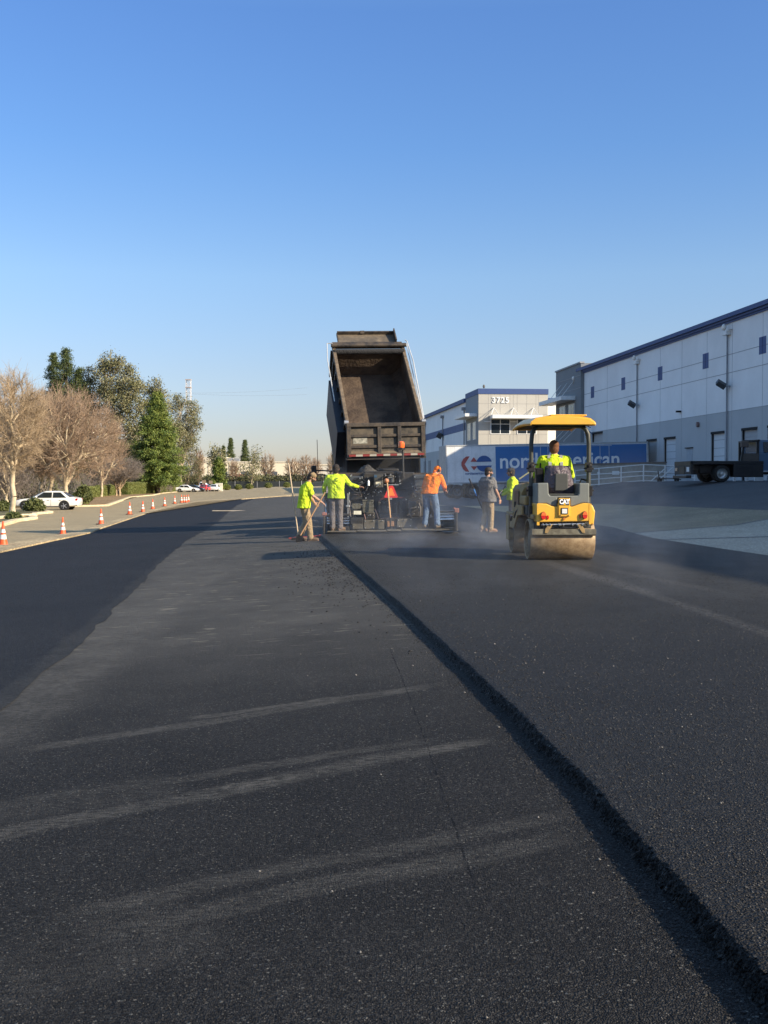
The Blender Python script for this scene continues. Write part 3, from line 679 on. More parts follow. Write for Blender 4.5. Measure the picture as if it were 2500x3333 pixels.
for q in np.arange(.6, TL, .61): m.bx(q - .008, q + .008, -.003, 0, zb + .05, ztop - .1)
m.build('seams', M('trailer_seam', (.50, .52, .54)), body)
m = MB(); m.bx(1.6, TL - 4.5, .1, 2.4, .45, zb - .05); m.build('belly_box', M('belly_grey', (.26, .27, .27), rough=.6, dirt=(.16, .15, .13), dirt_amt=.5), tr, bevel=.08)
m = MB()
for q in (2.2, 4.6, 6.8): m.bx(q, q + 1.9, .06, .1, .52, .98)
m.build('belly_doors', M('belly_door', (.32, .33, .33), rough=.6), tr, bevel=.02)
rub = M('tyre_rubber', (.018, .017, .016), rough=.9, var=.3, bump=.4, bscale=30)
rimm = M('steel_rim', (.5, .5, .48), rough=.35, metal=.7)
def wheel(name, c, r, w, parent, axis='y', rimmat=None, hub=True, side=-1):
    m = MB(); m.lathe(c, [(r * .62, -w / 2), (r * .93, -w / 2), (r, -w * .36), (r, w * .36), (r * .93, w / 2), (r * .62, w / 2)], axis, 28)
    wh = m.build(name, rub, parent, smooth=True)
    m = MB(); e = w / 2 * side
    m.lathe(c, [(r * .64, e * .98), (r * .60, e * .80), (r * .50, e * .45), (r * .30, e * .35), (r * .26, e * .8), (r * .18, e * 1.02), (.001, e * 1.05)], axis, 24)
    m.build('rim', rimmat or rimm, wh, smooth=True); return wh
for q in (.75, 1.95 - .1): wheel('wheel', (q, .22, .50), .50, .5, tr, rimmat=M('rim_dull', (.10, .10, .10), rough=.8))
for q in (.75, 1.85): wheel('wheel', (q, 2.28, .50), .50, .5, tr, side=1)
m = MB(); m.bx(TL - 3.4, TL - 3.25, .3, .45, .0, zb); m.build('landing_leg', metal_g, tr); m = MB(); m.bx(TL - 3.4, TL - 3.25, 2.05, 2.2, .0, zb); m.build('landing_leg', metal_g, tr)
for x0, y0, x1, y1 in ((1738, 1455, 1786, 1560), (1926, 1452, 1985, 1545)):
    m = MB(); a, za = tpt(x0, y0); b_, zb_ = tpt(x1, y1); c = (a + b_) / 2
    for q in (a, c, b_): m.bx(q - .025, q + .025, -.025, -.008, zb + .2, za)
    m.bx(a - .2, b_ + .2, -.028, -.01, za, za + .05); m.bx(a, b_, -.026, -.009, zb + .2, zb + .25)
    m.build('side_door_frame', M('door_frame_pale', (.38, .43, .50)), tr)
red_l = M('logo_red', (.40, .075, .06), rough=.5); blue_l = M('logo_navy', (.03, .09, .26), rough=.5); let_m = M('letter_pale', (.80, .80, .78), rough=.5, var=.05)
def flat(poly, y, mat, name, parent): m = MB(); m.prism([(p[0], y, p[1]) for p in poly], (0, .004, 0)); return m.build(name, mat, parent)
def z5(x, y): return (1350 + x * .33152, 1200 + y * .33152)
cx_, cz_ = tpt(*z5(688, 932)); rr_ = 1.13
cut = .17; disc_u = [(cx_ + rr_ * math.cos(a), cz_ + rr_ * math.sin(a)) for a in np.linspace(math.asin(cut / rr_), math.pi - math.asin(cut / rr_), 24)]
rr_ = .56
def arcpts(r, a0, a1, n=20): return [(cx_ + r * math.cos(a), cz_ + r * math.sin(a)) for a in np.linspace(a0, a1, n)]
k = math.asin(.135 / rr_)
flat(arcpts(rr_, k, math.pi - k), -.018, blue_l, 'logo_globe', body); flat(arcpts(rr_, math.pi + k, 2 * math.pi - k), -.018, blue_l, 'logo_globe', body)
P_ = lambda x, y: tpt(*z5(x, y))
flat([P_(555, 913), P_(587, 868), P_(622, 913)], -.018, red_l, 'logo_arrow', body); flat([P_(557, 958), P_(622, 958), P_(588, 998)], -.018, red_l, 'logo_arrow', body)
cres = [P_(548, 860), P_(515, 862), P_(485, 885), P_(466, 920), P_(465, 950), P_(480, 985), P_(505, 1008), P_(542, 1013), P_(497, 938)]
flat(cres, -.018, red_l, 'logo_crescent', body)
def ttext(txt, px0, px1, base0, size, bold, mat, name):
    a, z0 = tpt(px0, base0); b_, _ = tpt(px1, base0)
    cu = bpy.data.curves.new('t', 'FONT'); cu.body = txt; cu.size = size; cu.offset = bold; cu.extrude = .002
    t = bpy.data.objects.new('t', cu); COL.objects.link(t); bpy.context.view_layer.update()
    me = bpy.data.meshes.new_from_object(t.evaluated_get(bpy.context.evaluated_depsgraph_get())); bpy.data.objects.remove(t)
    xs = [v.co.x for v in me.vertices]; w = max(xs) - min(xs); mnx = min(xs)
    for v in me.vertices: x, y, z = v.co; v.co = (a + (x - mnx) * (b_ - a) / w, -.020 - z, z0 + y)
    me.materials.clear(); me.materials.append(mat); o = bpy.data.objects.new(name, me); COL.objects.link(o); o.parent = body
ttext('northAmerican', 1630, 2018, 1524, 1.48, .022, let_m, 'lettering')
ttext('northamerican.com', 1516, 1597, 1545, .26, .004, blue_l, 'web_lettering')
text_obj('trailer_mark', 'Allied', M('mark_dark', (.05, .05, .06)), .001, (0, 0, 0), Matrix.Identity(3)) if False else None

# low concrete ramp wall and white railing in front of the trailer
m = MB(); pL, pR = W(1850, 1500, 69), W(2178, 1500, 71)
def rr(px, py, Y): return W(px, py, Y)
tl, tr_ = rr(1850, 1513, 69), rr(2168, 1505, 71)
m.prism([(tl.x, tl.y, .0), (tr_.x, tr_.y, .0), tuple(tr_), tuple(tl)], (0, .3, 0))
wl = thing('ramp_wall', (tl.x, tl.y, 0), 'low stained concrete ramp wall below the blue end of the trailer', 'wall')
m.build('wall', M('ramp_concrete', (.42, .40, .35), rough=.9, var=.12, scale=.8, dirt=(.14, .12, .09), dirt_amt=.35, dscale=1.6), wl, world=True)
m = MB(); m.prism([tuple(tl + Vector((-.05, -.06, -.04))), tuple(tr_ + Vector((.05, -.06, -.04))), tuple(tr_ + Vector((.05, -.06, .05))), tuple(tl + Vector((-.05, -.06, .05)))], (0, .42, 0)); m.build('coping', M('rust_cap', (.16, .14, .12), rough=.8), wl, world=True)
m = MB(); m.prism([rr(1993, 1545, 68.9), rr(2016, 1545, 68.9), rr(2016, 1533, 68.9), rr(1993, 1533, 68.9)], (0, .02, 0)); m.prism([rr(1945, 1542, 68.9), rr(1953, 1542, 68.9), rr(1953, 1536, 68.9), rr(1945, 1536, 68.9)], (0, .02, 0)); m.build('notice', whitep, wl, world=True)
rl = thing('railing', onroad(rr(2095, 1570, 66).x, 66), 'white pipe railing with four bars in front of the ramp wall', 'railing')
m = MB()
for ya, yb in ((1529, 1512), (1545, 1534), (1562, 1548), (1580, 1564)):
    m.cyl(rr(1870, ya + 3, 66), rr(2095, yb, 66), .03, n=6); m.cyl(rr(2095, yb, 66), rr(2265, yb + 8, 66), .03, n=6)
m.build('rail', whitep, rl, world=True)
for px in (1872, 1950, 2022, 2095, 2165, 2262):
    p = rr(px, 1512 + max(0, (2095 - px)) * .075 + max(0, px - 2095) * .05, 66); m = MB(); m.cyl(p, (p.x, p.y, terr(p.x, p.y) - .1), .04, n=6); m.build('post', whitep, rl, world=True)
m = MB(); m.cyl(rr(2118, 1567, 66), rr(2168, 1522, 66), .03, n=6); m.cyl(rr(2135, 1570, 66), rr(2190, 1522, 66), .03, n=6); m.build('brace', whitep, rl, world=True)
rl2 = thing('railing', onroad(rr(2430, 1570, 56).x, 56), 'low white guard rail on short posts under the flatbed truck', 'railing')
m = MB(); m.box((rr(2440, 1547, 56) + rr(2560, 1544, 56)) / 2, (rr(2560, 1547, 56).x - rr(2380, 1547, 56).x, .08, .09)); m.build('rail', whitep, rl2, world=True)
for px in (2391, 2432, 2470, 2540): p = rr(px, 1547, 56); m = MB(); m.box((p.x, p.y, (p.z + terr(p.x, p.y)) / 2), (.12 if px != 2470 else .45, .1, p.z - terr(p.x, p.y) + .05)); m.build('post', whitep, rl2, world=True)
# scrap by the railing
ct = thing('hand_cart', onroad(rr(2172, 1570, 65).x, 65), 'dark metal hand cart lying on the crest beside the white railing', 'cart')
m = MB(); p = rr(2172, 1560, 65)
for dx in (-.55, .55): m.path([p + Vector((dx, 0, .5)), p + Vector((dx * .8, .1, 0)), p + Vector((dx + .3, .2, -.02))], .03, 6)
m.box(p + Vector((0, 0, .03)), (1.3, .5, .06)); m.build('frame', blackp, ct, world=True)
for dx in (-.5, .5): m = MB(); m.lathe(p + Vector((dx, -.2, -.06)), [(.02, -.04), (.14, -.04), (.14, .04), (.02, .04)], 'y', 12); m.build('wheel', rub, ct, world=True)

# ------------------------------------------------------------------ flatbed truck on the rise
FT = thing('flatbed_truck', (16.0, 51.2, terr(16.6, 51) - .02), 'black flatbed truck with a blue cab parked on the rise at right', 'truck', rz=R(3))
zb0 = FT.location.z; Sx = 3600 / 51.0
def fx(px): return (px - 1250) / Sx - 16.0
def fz(py): return CAMH + (1567 - py) / Sx - zb0
bed0, bed1 = fx(2250), fx(2492); dz = fz(1500)
black = M('truck_black', (.010, .010, .012), rough=.5, var=.3, dirt=(.03, .027, .024), dirt_amt=.4)
m = MB(); m.bx(bed0, bed1, 0, 2.4, dz - .16, dz); m.bx(bed0, bed0 + .12, 0, 2.4, dz - .62, dz - .02); m.bx(bed0 + .6, bed1, .5, 1.9, dz - .55, dz - .17); m.build('bed', black, FT, bevel=.015)
m = MB(); m.bx(bed0 - .02, bed0, .05, 2.35, dz - .2, dz - .02); m.bx(bed0 - .018, bed0 + .0, .9, 1.6, dz - .6, dz - .25); m.build('rear_panel', M('tan_panel', (.11, .08, .05), rough=.8), FT)  # plain tan plates on the rear of the bed
m = MB(); m.bx(bed0 - .04, bed0 - .02, .15, .5, dz - .5, dz - .28); m.build('number_plate', whitep, FT)
m = MB(); m.bx(bed0 - .04, bed0 - .02, 1.9, 2.2, dz - .45, dz - .3); m.build('tail_light', M('tail_amber', (.7, .45, .3), rough=.3), FT)
m = MB(); m.bx(fx(2392), bed1, .0, .5, dz - .75, dz - .16); m.build('tool_box', black, FT, bevel=.03)
m = MB(); m.bx(bed0 - .15, bed0 + .1, .2, 2.2, dz - .8, dz - .66); m.bx(bed0 + .1, fx(2700), .8, .95, dz - .62, dz - .4); m.bx(bed0 + .1, fx(2700), 1.5, 1.65, dz - .62, dz - .4); m.build('chassis', blackp, FT, bevel=.02)
wr = .40
for xx, yy, sd_ in ((2354, .22, -1), (2354, 2.18, 1)): wheel('wheel', (fx(xx), yy, wr), wr, .44, FT, side=sd_)
for yy, sd_ in ((.2, -1), (2.2, 1)): wheel('wheel', (fx(2354) + 3.9, yy, wr), wr, .28, FT, side=sd_)
m = MB(); gx0, gx1 = fx(2415), fx(2478)
for yy in (.1, 2.3): m.bx(gx1 - .12, gx1, yy - .05, yy + .05, dz, fz(1433))
m.bx(gx1 - .1, gx1 + .02, .0, 2.4, fz(1436), fz(1430))
m.prism([(gx0, .03, dz), (gx0 + .1, .03, dz), (gx0 + .25, .03, fz(1436)), (gx0 + .15, .03, fz(1436))], (0, .05, 0)); m.bx(gx0 + .15, gx1, .03, .09, fz(1437), fz(1432)); m.build('headache_rack', blackp, FT)
m = MB(); m.bx(gx0 + .05, gx1 - .02, .04, .07, dz, fz(1475)); m.build('side_plate', M('brown_plate', (.075, .062, .052), rough=.6), FT)
m = MB(); m.box((gx0 + .2, .05, fz(1445)), (.35, .2, .3)); m.build('work_lamp', M('lamp_brown', (.10, .075, .06)), FT, bevel=.03)
bc = M('cab_blue', (.06, .12, .20), rough=.3, coat=.5, var=.05)
cb0, L = fx(2482), 3.6
def ccs(x, w, z0, z1_, ins=0.): c = 1.2; return [Vector((x, c - w, z0)), Vector((x, c + w, z0)), Vector((x, c + w - ins, z1_)), Vector((x, c - w + ins, z1_))]
m = MB(); m.loft([ccs(cb0, .95, .5, 1.35), ccs(cb0 + 1.9, .97, .5, 1.35), ccs(cb0 + 3.3, .93, .55, 1.25)]); m.loft([ccs(cb0 + .02, .93, 1.35, 1.98, .14), ccs(cb0 + 1.3, .93, 1.35, 1.98, .14), ccs(cb0 + 1.95, .93, 1.35, 1.40, .05)])
cb = m.build('cab', bc, FT, bevel=.05)
for yy, s_ in ((.255, -1), (2.145, 1)):
    m = MB(); m.prism([(cb0 + .25, yy, 1.4), (cb0 + 1.55, yy, 1.4), (cb0 + 1.2, yy - s_ * .11, 1.88), (cb0 + .25, yy - s_ * .11, 1.88)], (0, .01 * s_, 0)); m.build('side_window', glass_m, cb)
m = MB(); m.prism([(cb0 - .005, .5, 1.42), (cb0 - .005, 1.9, 1.42), (cb0 - .005, 1.8, 1.88), (cb0 - .005, .6, 1.88)], (-.01, 0, 0)); m.build('rear_window', glass_m, cb)
m = MB(); m.bx(cb0 + .1, cb0 + 1.6, .17, .24, .48, .54); m.build('side_step', M('chrome', (.7, .7, .7), rough=.2, metal=1), FT)
# ------------------------------------------------------------------ dump truck with its bed raised
DT = thing('dump_truck', (.125, 35.0, terr(.1, 36)), 'black dump truck with its bed raised high behind the paver', 'truck', rot=(0, -.028, math.atan(KU) + .058))
rustd = M('bed_outer', (.018, .017, .018), rough=.55, var=.5, scale=5, dirt=(.10, .075, .05), dirt_amt=.55, dscale=3)
bedin = M('bed_inner', (.040, .027, .020), rough=.75, var=.35, scale=1.2, dirt=(.125, .088, .058), dirt_amt=.45, dscale=1.6, bump=.3, bscale=12)
tanr = M('worn_rail', (.17, .125, .08), rough=.7, var=.35, scale=6, dirt=(.05, .04, .03), dirt_amt=.4, dscale=8)
redr = M('reflector_red', (.20, .03, .025), rough=.4); whr = M('reflector_white', (.34, .31, .25), rough=.4)
TH_ = R(42); bu = Vector((0, math.cos(TH_), math.sin(TH_))); bv = Vector((0, -math.sin(TH_), math.cos(TH_)))
T0 = Vector((0, 0, 3.27)); HV, BL, HW = 1.18, 4.2, 1.20
def bp(x, a, h): return T0 + Vector((x, 0, 0)) + bu * a + bv * (h - HV)      # bed coordinates
def bbox(m, x0, x1, a0, a1, h0, h1, mi=None):
    vs = [bp(x, a, h) for h in (h0, h1) for x, a in ((x0, a0), (x1, a0), (x1, a1), (x0, a1))]
    m.add(vs, [(3, 2, 1, 0), (4, 5, 6, 7), (0, 1, 5, 4), (1, 2, 6, 5), (2, 3, 7, 6), (3, 0, 4, 7)], mi)
m = MB(); bbox(m, -HW, HW, -.05, BL, -.06, 0)
bbox(m, -HW + .001, HW - .001, BL - .05, BL - .002, 0, HV - .12)
m.loft([[bp(-HW + .3, .0, 0.002), bp(-HW + .02, .0, .3), bp(-HW + .02, .0, 0.002)], [bp(-HW + .3, BL - .05, 0.002), bp(-HW + .02, BL - .05, .3), bp(-HW + .02, BL - .05, .002)]])
m.loft([[bp(HW - .3, .0, 0.002), bp(HW - .02, .0, .3), bp(HW - .02, .0, 0.002)], [bp(HW - .3, BL - .05, 0.002), bp(HW - .02, BL - .05, .3), bp(HW - .02, BL - .05, .002)]])
bed = m.build('bed', bedin, DT)
for s_ in (-1, 1):
    m = MB(); m.add([bp(s_ * (HW - .02), 0, 0), bp(s_ * (HW - .02), BL, 0), bp(s_ * (HW - .02), BL, HV), bp(s_ * (HW - .02), 0, HV), bp(s_ * (HW + .01), 0, 0), bp(s_ * (HW + .01), BL, 0), bp(s_ * (HW + .01), BL, HV), bp(s_ * (HW + .01), 0, HV)],
                    [(0, 1, 2, 3), (7, 6, 5, 4), (0, 4, 5, 1), (3, 2, 6, 7), (0, 3, 7, 4), (1, 5, 6, 2)])
    sw = m.build('side_wall', bedin, DT)
    m = MB(); bbox(m, s_ * (HW + .012), s_ * (HW + .022), 0, BL, 0, HV - .1)
    for q in np.linspace(.15, BL - .1, 7): bbox(m, s_ * (HW + .015), s_ * (HW + .10), q - .05, q + .05, .0, HV - .12)
    m.build('side_ribs', rustd, sw)
    m = MB(); bbox(m, s_ * (HW - .06), s_ * (HW + .05), -.05, BL + .05, HV - .11, HV + .03); m.build('top_rail', tanr, DT, bevel=.015)
m = MB(); bbox(m, -HW - .05, HW - .02, BL - .04, BL + .14, HV - .08, HV + .10); m.cyl(bp(-HW - .1, BL - .1, HV + .12), bp(HW + .1, BL - .1, HV + .12), .07)
m.build('header_beam', rustd, DT, bevel=.02)
m = MB(); m.cyl(bp(-HW, BL - .3, HV + .0), bp(HW, BL - .3, HV + .0), .09); m.build('rolled_tarp', M('tarp', (.025, .024, .024), rough=.9, bump=.5, bscale=20), DT)
m = MB(); m.add([bp(-1.0, BL + .12, HV + .05), bp(1.0, BL + .12, HV + .05), bp(.98, BL + .76, HV - .02), bp(-1.0, BL + .76, HV - .02), bp(-1.0, BL + .12, HV - .0), bp(1.0, BL + .12, HV - .0), bp(.98, BL + .76, HV - .07), bp(-1.0, BL + .76, HV - .07)],
                [(0, 1, 2, 3), (7, 6, 5, 4), (0, 4, 5, 1), (3, 2, 6, 7), (0, 3, 7, 4), (1, 5, 6, 2)])
cs = m.build('cab_shield', M('shield_worn', (.17, .13, .085), rough=.7, var=.3, dirt=(.05, .045, .04), dirt_amt=.5, dscale=2), DT)
m = MB(); bbox(m, -1.0, .98, BL + .72, BL + .78, HV - .08, HV + .10); bbox(m, .96, 1.0, BL + .1, BL + .76, HV - .05, HV + .22); bbox(m, -1.02, -.99, BL + .1, BL + .76, HV - .05, HV + .04); m.box(bp(-.12, BL + .76, HV + .06), (.14, .1, .1)); m.build('shield_rim', rustd, cs)
# tailgate, hanging from the top hinges
gate = MB(); gate.bx(-1.17, 1.17, -.09, -.05, 2.25, 3.20); tg = gate.build('tailgate', M('gate_plate', (.045, .040, .032), rough=.6, var=.4, scale=4, dirt=(.13, .10, .065), dirt_amt=.5, dscale=4), DT)
m = MB(); m.bx(-1.25, 1.25, -.18, -.02, 3.18, 3.30); m.bx(-1.25, -1.12, -.17, -.02, 2.22, 3.18); m.bx(1.12, 1.25, -.17, -.02, 2.22, 3.18)
for x in (-.22, .42): m.bx(x - .06, x + .06, -.18, -.09, 2.3, 3.18)
for z in (2.56, 2.90): m.bx(-1.12, 1.12, -.145, -.09, z - .045, z + .045)
m.build('gate_ribs', rustd, tg, bevel=.012)
m = MB(); m.prism([(-1.12, -.09, 2.42), (-1.12, -.19, 2.33), (-1.12, -.09, 2.33)], (2.24, 0, 0)); m.build('gate_ledge', tanr, tg)
m = MB(); r2 = MB()
for k in range(11): (m if k % 2 else r2).bx(-1.2 + k * .218, -1.2 + (k + 1) * .218 - .004, -.20, -.05, 2.255, 2.32)
m.build('reflective_strip', whr, tg); r2.build('reflective_strip', redr, tg)
m = MB(); m.bx(-1.05, -.60, -.098, -.09, 2.66, 2.86); m.build('decal', M('decal_cream', (.42, .40, .32), rough=.6, dirt=(.05, .05, .04), dirt_amt=.5, dscale=12), tg)
m = MB(); m.bx(-1.27, 1.27, -.1, .1, 2.16, 2.22); m.build('gate_lip', rustd, tg)
for s_ in (-1, 1): m = MB(); m.cyl((s_ * 1.17, -.02, 3.33), (s_ * 1.3, -.02, 3.33), .07); m.build('hinge', metal_g, tg)
# tarp arms
ar = M('arm_pale', (.6, .6, .58), rough=.4, metal=.3)
m = MB(); m.path([bp(-HW - .02, BL + .05, HV + .1), bp(-HW - .22, BL + .05, HV + .1), bp(-HW - .30, BL - .9, HV + .1), bp(-HW - .22, 1.6, HV - .3), bp(-HW - .12, .6, HV - .9)], .018, 6); m.build('tarp_arm', ar, DT)
m = MB(); m.path([bp(HW + .1, BL + .2, HV + .12), bp(HW + .16, BL + .15, HV + .1), bp(HW + .2, BL - 1, HV + .1), bp(HW + .18, .6, HV - .3)], .02, 6); m.path([bp(HW + .12, BL, HV + .1), bp(HW + .14, .5, HV - .25)], .018, 6); m.build('tarp_arm', ar, DT)
# side fuel/tool boxes on bed, chassis, wheels, cab
m = MB(); bbox(m, -HW - .3, -HW - .03, .0, 2.7, -.6, HV - .3); m.build('side_box', M('navy_box', (.02, .022, .03), rough=.5), DT)  # the box's own dark navy
m = MB(); m.bx(-.45, -.33, .6, 8.6, .85, 1.1); m.bx(.33, .45, .6, 8.6, .85, 1.1); m.bx(-.5, .5, .9, 1.15, .8, 1.15); m.build('chassis', blackp, DT)
m = MB(); m.cyl((0, 4.4, 1.0), bp(0, BL - .5, -.18), .14, .08); m.build('hoist_cylinder', metal_g, DT)
m = MB(); m.bx(-1.16, 1.16, 1.9, 2.0, 1.0, 2.6); m.bx(-1.2, -1.15, .5, 2.0, 1.0, 2.35); m.bx(1.15, 1.2, .5, 2.0, 1.0, 2.35); m.build('underbed_shade', M('shade_black', (.006, .006, .006), rough=.9), DT); m = MB(); m.bx(-1.15, 1.15, 1.0, 3.6, 1.15, 1.9); m.build('underbody', MATS['shade_black'], DT)  # black panels and block added to darken the shaded space under the bed
m = MB(); m.bx(-1.15, -.5, .55, .58, .35, 1.3); m.bx(.5, 1.15, .55, .58, .35, 1.3); m.build('mud_flaps', rub, DT)
for yy in (1.4, 2.75):
    for xx in (-.92, .92): wheel('wheel', (xx, yy, .52), .52, .55, DT, 'x', side=1 if xx > 0 else -1)
for xx in (-1.0, 1.0): wheel('wheel', (xx, 7.6, .52), .52, .3, DT, 'x', side=1 if xx > 0 else -1)
m = MB(); m.bx(-.90, 1.12, 5.9, 7.3, .95, 2.72); m.bx(-1.0, 1.0, 7.3, 8.9, .95, 1.75); cb = m.build('cab', M('cab_white', (.72, .71, .68), rough=.3, coat=.4), DT, bevel=.08)
m = MB(); m.bx(-.9, .9, 5.885, 5.9, 1.9, 2.5); m.build('rear_window', glass_m, cb)
m = MB(); m.bx(-.91, -.90, 6.2, 7.2, 1.85, 2.5); m.build('side_window', glass_m, cb); m = MB(); m.bx(1.12, 1.13, 6.2, 7.2, 1.85, 2.5); m.build('side_window', glass_m, cb)
for s_ in (-1, 1):
    m = MB(); m.box((s_ * 1.62, 6.9, 1.83), (.2, .1, .52)); mr_ = m.build('mirror', blackp, DT, bevel=.03)
    m = MB(); m.path([(s_ * .9, 6.9, 1.85), (s_ * 1.3, 6.9, 1.9), (s_ * 1.55, 6.9, 1.9)], .03, 6); m.path([(s_ * .9, 6.9, 1.65), (s_ * 1.35, 6.9, 1.75), (s_ * 1.55, 6.9, 1.75)], .02, 6); m.build('mirror_arm', blackp, mr_)
m = MB(); m.cyl((-1.5, 6.6, 1.9), (-1.5, 6.6, 3.05), .012, n=5); m.build('aerial', blackp, DT)

# ------------------------------------------------------------------ asphalt paver
PV = thing('asphalt_paver', (0.1, 29.0, terr(.1, 29) + TH), 'black asphalt paver with orange slow vehicle triangle, laying the new mat', 'paver')
dkp = M('paver_black', (.016, .016, .016), rough=.5, var=.5, scale=6, dirt=(.055, .046, .034), dirt_amt=.5, dscale=5, bump=.1, bscale=20)
dkg = M('paver_grey', (.055, .056, .054), rough=.6, var=.3, scale=5, dirt=(.10, .085, .06), dirt_amt=.4, dscale=6)
dkm = M('paver_dusty', (.075, .07, .055), rough=.8, var=.3, scale=6, dirt=(.15, .125, .085), dirt_amt=.4, dscale=7)
bare = M('bare_metal', (.55, .54, .5), rough=.3, metal=.8)
def pbx(m, x0, y0, x1, y1, Y, dep, mi=None):
    a = W(*z3(x0, y1), Y); b_ = W(*z3(x1, y0), Y); m.bx(a.x, b_.x, Y, Y + dep, a.z, b_.z, mi)
def pp(x, y, Y): return W(*z3(x, y), Y)
def part(name, mat, boxes, parent=PV, bevel=.012, extra=None, smooth=False, split=True):
    if split and len(boxes) > 1 and extra is None:
        for b_ in boxes: o_ = part(name, mat, [b_], parent, bevel)
        return o_
    m = MB()
    for b_ in boxes: pbx(m, *b_)
    if extra: extra(m)
    return m.build(name, mat, parent, bevel=bevel, world=True, smooth=smooth)
gz = terr(.1, 29) + TH
walk = part('walkway', dkm, [(400, 771, 664, 782, 28.98, .5), (668, 766, 936, 777, 28.98, .5), (940, 760, 1068, 772, 28.98, .5), (1072, 752, 1368, 764, 28.98, .5), (1372, 750, 1580, 762, 28.98, .5)])
part('screed', dkp, [(398, 780, 1580, 806, 29.05, .75)])
sb = part('screed_body', dkp, [(400, 725, 600, 775, 29.42, .3), (610, 650, 725, 770, 29.42, .45), (930, 655, 1030, 765, 29.5, .4), (1165, 650, 1440, 750, 29.5, .4)])
part('screed_plate', dkm, [(628, 705, 718, 752, 29.40, .03), (730, 672, 915, 752, 29.44, .4), (1030, 660, 1168, 738, 29.44, .4), (1440, 688, 1550, 735, 29.3, .3), (612, 770, 660, 790, 29.02, .02)], bevel=.008)
part('heater_box', M('hot_brown', (.22, .12, .06), rough=.8, var=.4, scale=12), [(940, 682, 962, 733, 29.40, .08), (972, 682, 1003, 728, 29.40, .08)])
def bolts(m):
    for x, y in ((745, 682), (820, 678), (900, 676), (745, 742), (820, 741), (1045, 672), (1100, 670), (1155, 668), (1050, 728), (1150, 722), (640, 730), (705, 727), (1375, 745)):
        p = pp(x, y, 29.40); m.cyl(p, p + Vector((0, .05, 0)), .014, n=8)
part('bolts', bare, [], extra=bolts, bevel=0)
# extensions with chromed guide rods
part('end_gate', dkp, [(362, 640, 378, 806, 28.9, 1.0), (1555, 600, 1575, 770, 28.9, 1.0)])
part('end_gate_top', M('end_red', (.35, .13, .09), rough=.5, dirt=(.05, .05, .05), dirt_amt=.5, dscale=15), [(352, 605, 395, 630, 29.1, .12), (1548, 565, 1588, 605, 29.1, .12)], extra=lambda m: (m.cyl(pp(372, 640, 29.15), pp(372, 600, 29.15), .03), m.cyl(pp(1560, 600, 29.15), pp(1540, 560, 29.15), .03)))
part('extension_housing', dkp, [(400, 615, 600, 632, 29.2, .5), (1410, 588, 1560, 600, 29.2, .5), (400, 648, 600, 735, 29.75, .2), (1410, 600, 1555, 700, 29.75, .2)])
def rods(m):
    for y in (656, 680, 704): m.cyl(pp(400, y, 29.5), pp(600, y - 4, 29.5), .028, n=12)
    for y, r in ((608, .045), (636, .035), (663, .04)): m.cyl(pp(1405, y + 3, 29.35), pp(1556, y, 29.35), r, n=12)
part('guide_rods', M('chrome_rod', (.8, .8, .8), rough=.18, metal=1), [], extra=rods, bevel=0, smooth=True)
# tractor body
body = part('body', dkp, [(600, 395, 1260, 660, 30.35, 1.6), (724, 246, 930, 400, 30.2, .8), (1030, 240, 1185, 400, 30.25, .8), (930, 330, 1040, 400, 30.3, .7), (1120, 480, 1260, 640, 29.9, .4), (600, 420, 715, 490, 30.0, .3)], bevel=.03)
part('hood', dkp, [(730, 232, 1080, 262, 30.3, 2.2), (850, 208, 1045, 234, 30.5, 1.6)], bevel=.03, extra=lambda m: m.prism([pp(1040, 262, 30.3), pp(1185, 262, 30.3), pp(1150, 245, 30.3), pp(1080, 236, 30.3)], (0, 1.5, 0)))
con = part('operator_console', M('console_grey', (.055, .062, .066), rough=.45, var=.15), [(588, 276, 722, 318, 29.95, .5), (590, 320, 722, 345, 29.98, .4), (1180, 262, 1300, 300, 29.9, .5), (1186, 305, 1290, 370, 29.95, .4)], bevel=.03)
part('seat', dkp, [(1190, 370, 1250, 395, 29.9, .5), (600, 350, 640, 380, 29.9, .45)], bevel=.04)
def whl(m):
    c = pp(686, 362, 29.75); ax = Vector((.2, -.8, .55)).normalized(); x = ax.cross(Vector((0, 0, 1))).normalized(); y = x.cross(ax)
    pts = [c + (x * math.cos(t) + y * math.sin(t)) * .24 for t in np.linspace(0, 2 * math.pi, 25)]; m.path(pts, .018, 6, cap=False)
    for t in (.5, 2.6, 4.7): m.cyl(c, c + (x * math.cos(t) + y * math.sin(t)) * .24, .014, n=6)
    m.ell(c, .05); m.cyl(c, c + Vector((.1, .5, -.3)), .035)
part('steering_wheel', blackp, [], extra=whl, bevel=0, smooth=True)
mon = part('display_panel', dkg, [(820, 260, 905, 380, 29.85, .3)], bevel=.02)
part('screen', M('screen_blue', (.05, .10, .16), rough=.2), [(824, 266, 850, 288, 29.84, .02)], mon, bevel=0)
part('display_label', M('label_cream', (.62, .57, .42), rough=.6), [(838, 327, 884, 350, 29.84, .02)], mon, bevel=0)
part('control_box', dkg, [(940, 266, 1004, 335, 29.85, .3)], bevel=.025)
part('box_frame', bare, [(952, 288, 985, 291, 29.83, .02), (952, 291, 955, 320, 29.83, .02), (983, 288, 986, 332, 29.83, .02)], bevel=0)
part('lower_box', dkg, [(858, 508, 882, 612, 29.85, .4), (884, 505, 985, 612, 29.95, .4), (1120, 500, 1205, 570, 29.8, .2)], bevel=.02)
part('arch_panel', dkp, [(600, 600, 640, 665, 29.7, .3), (740, 600, 830, 668, 29.75, .3), (870, 618, 1080, 655, 29.7, .5)], bevel=.03)
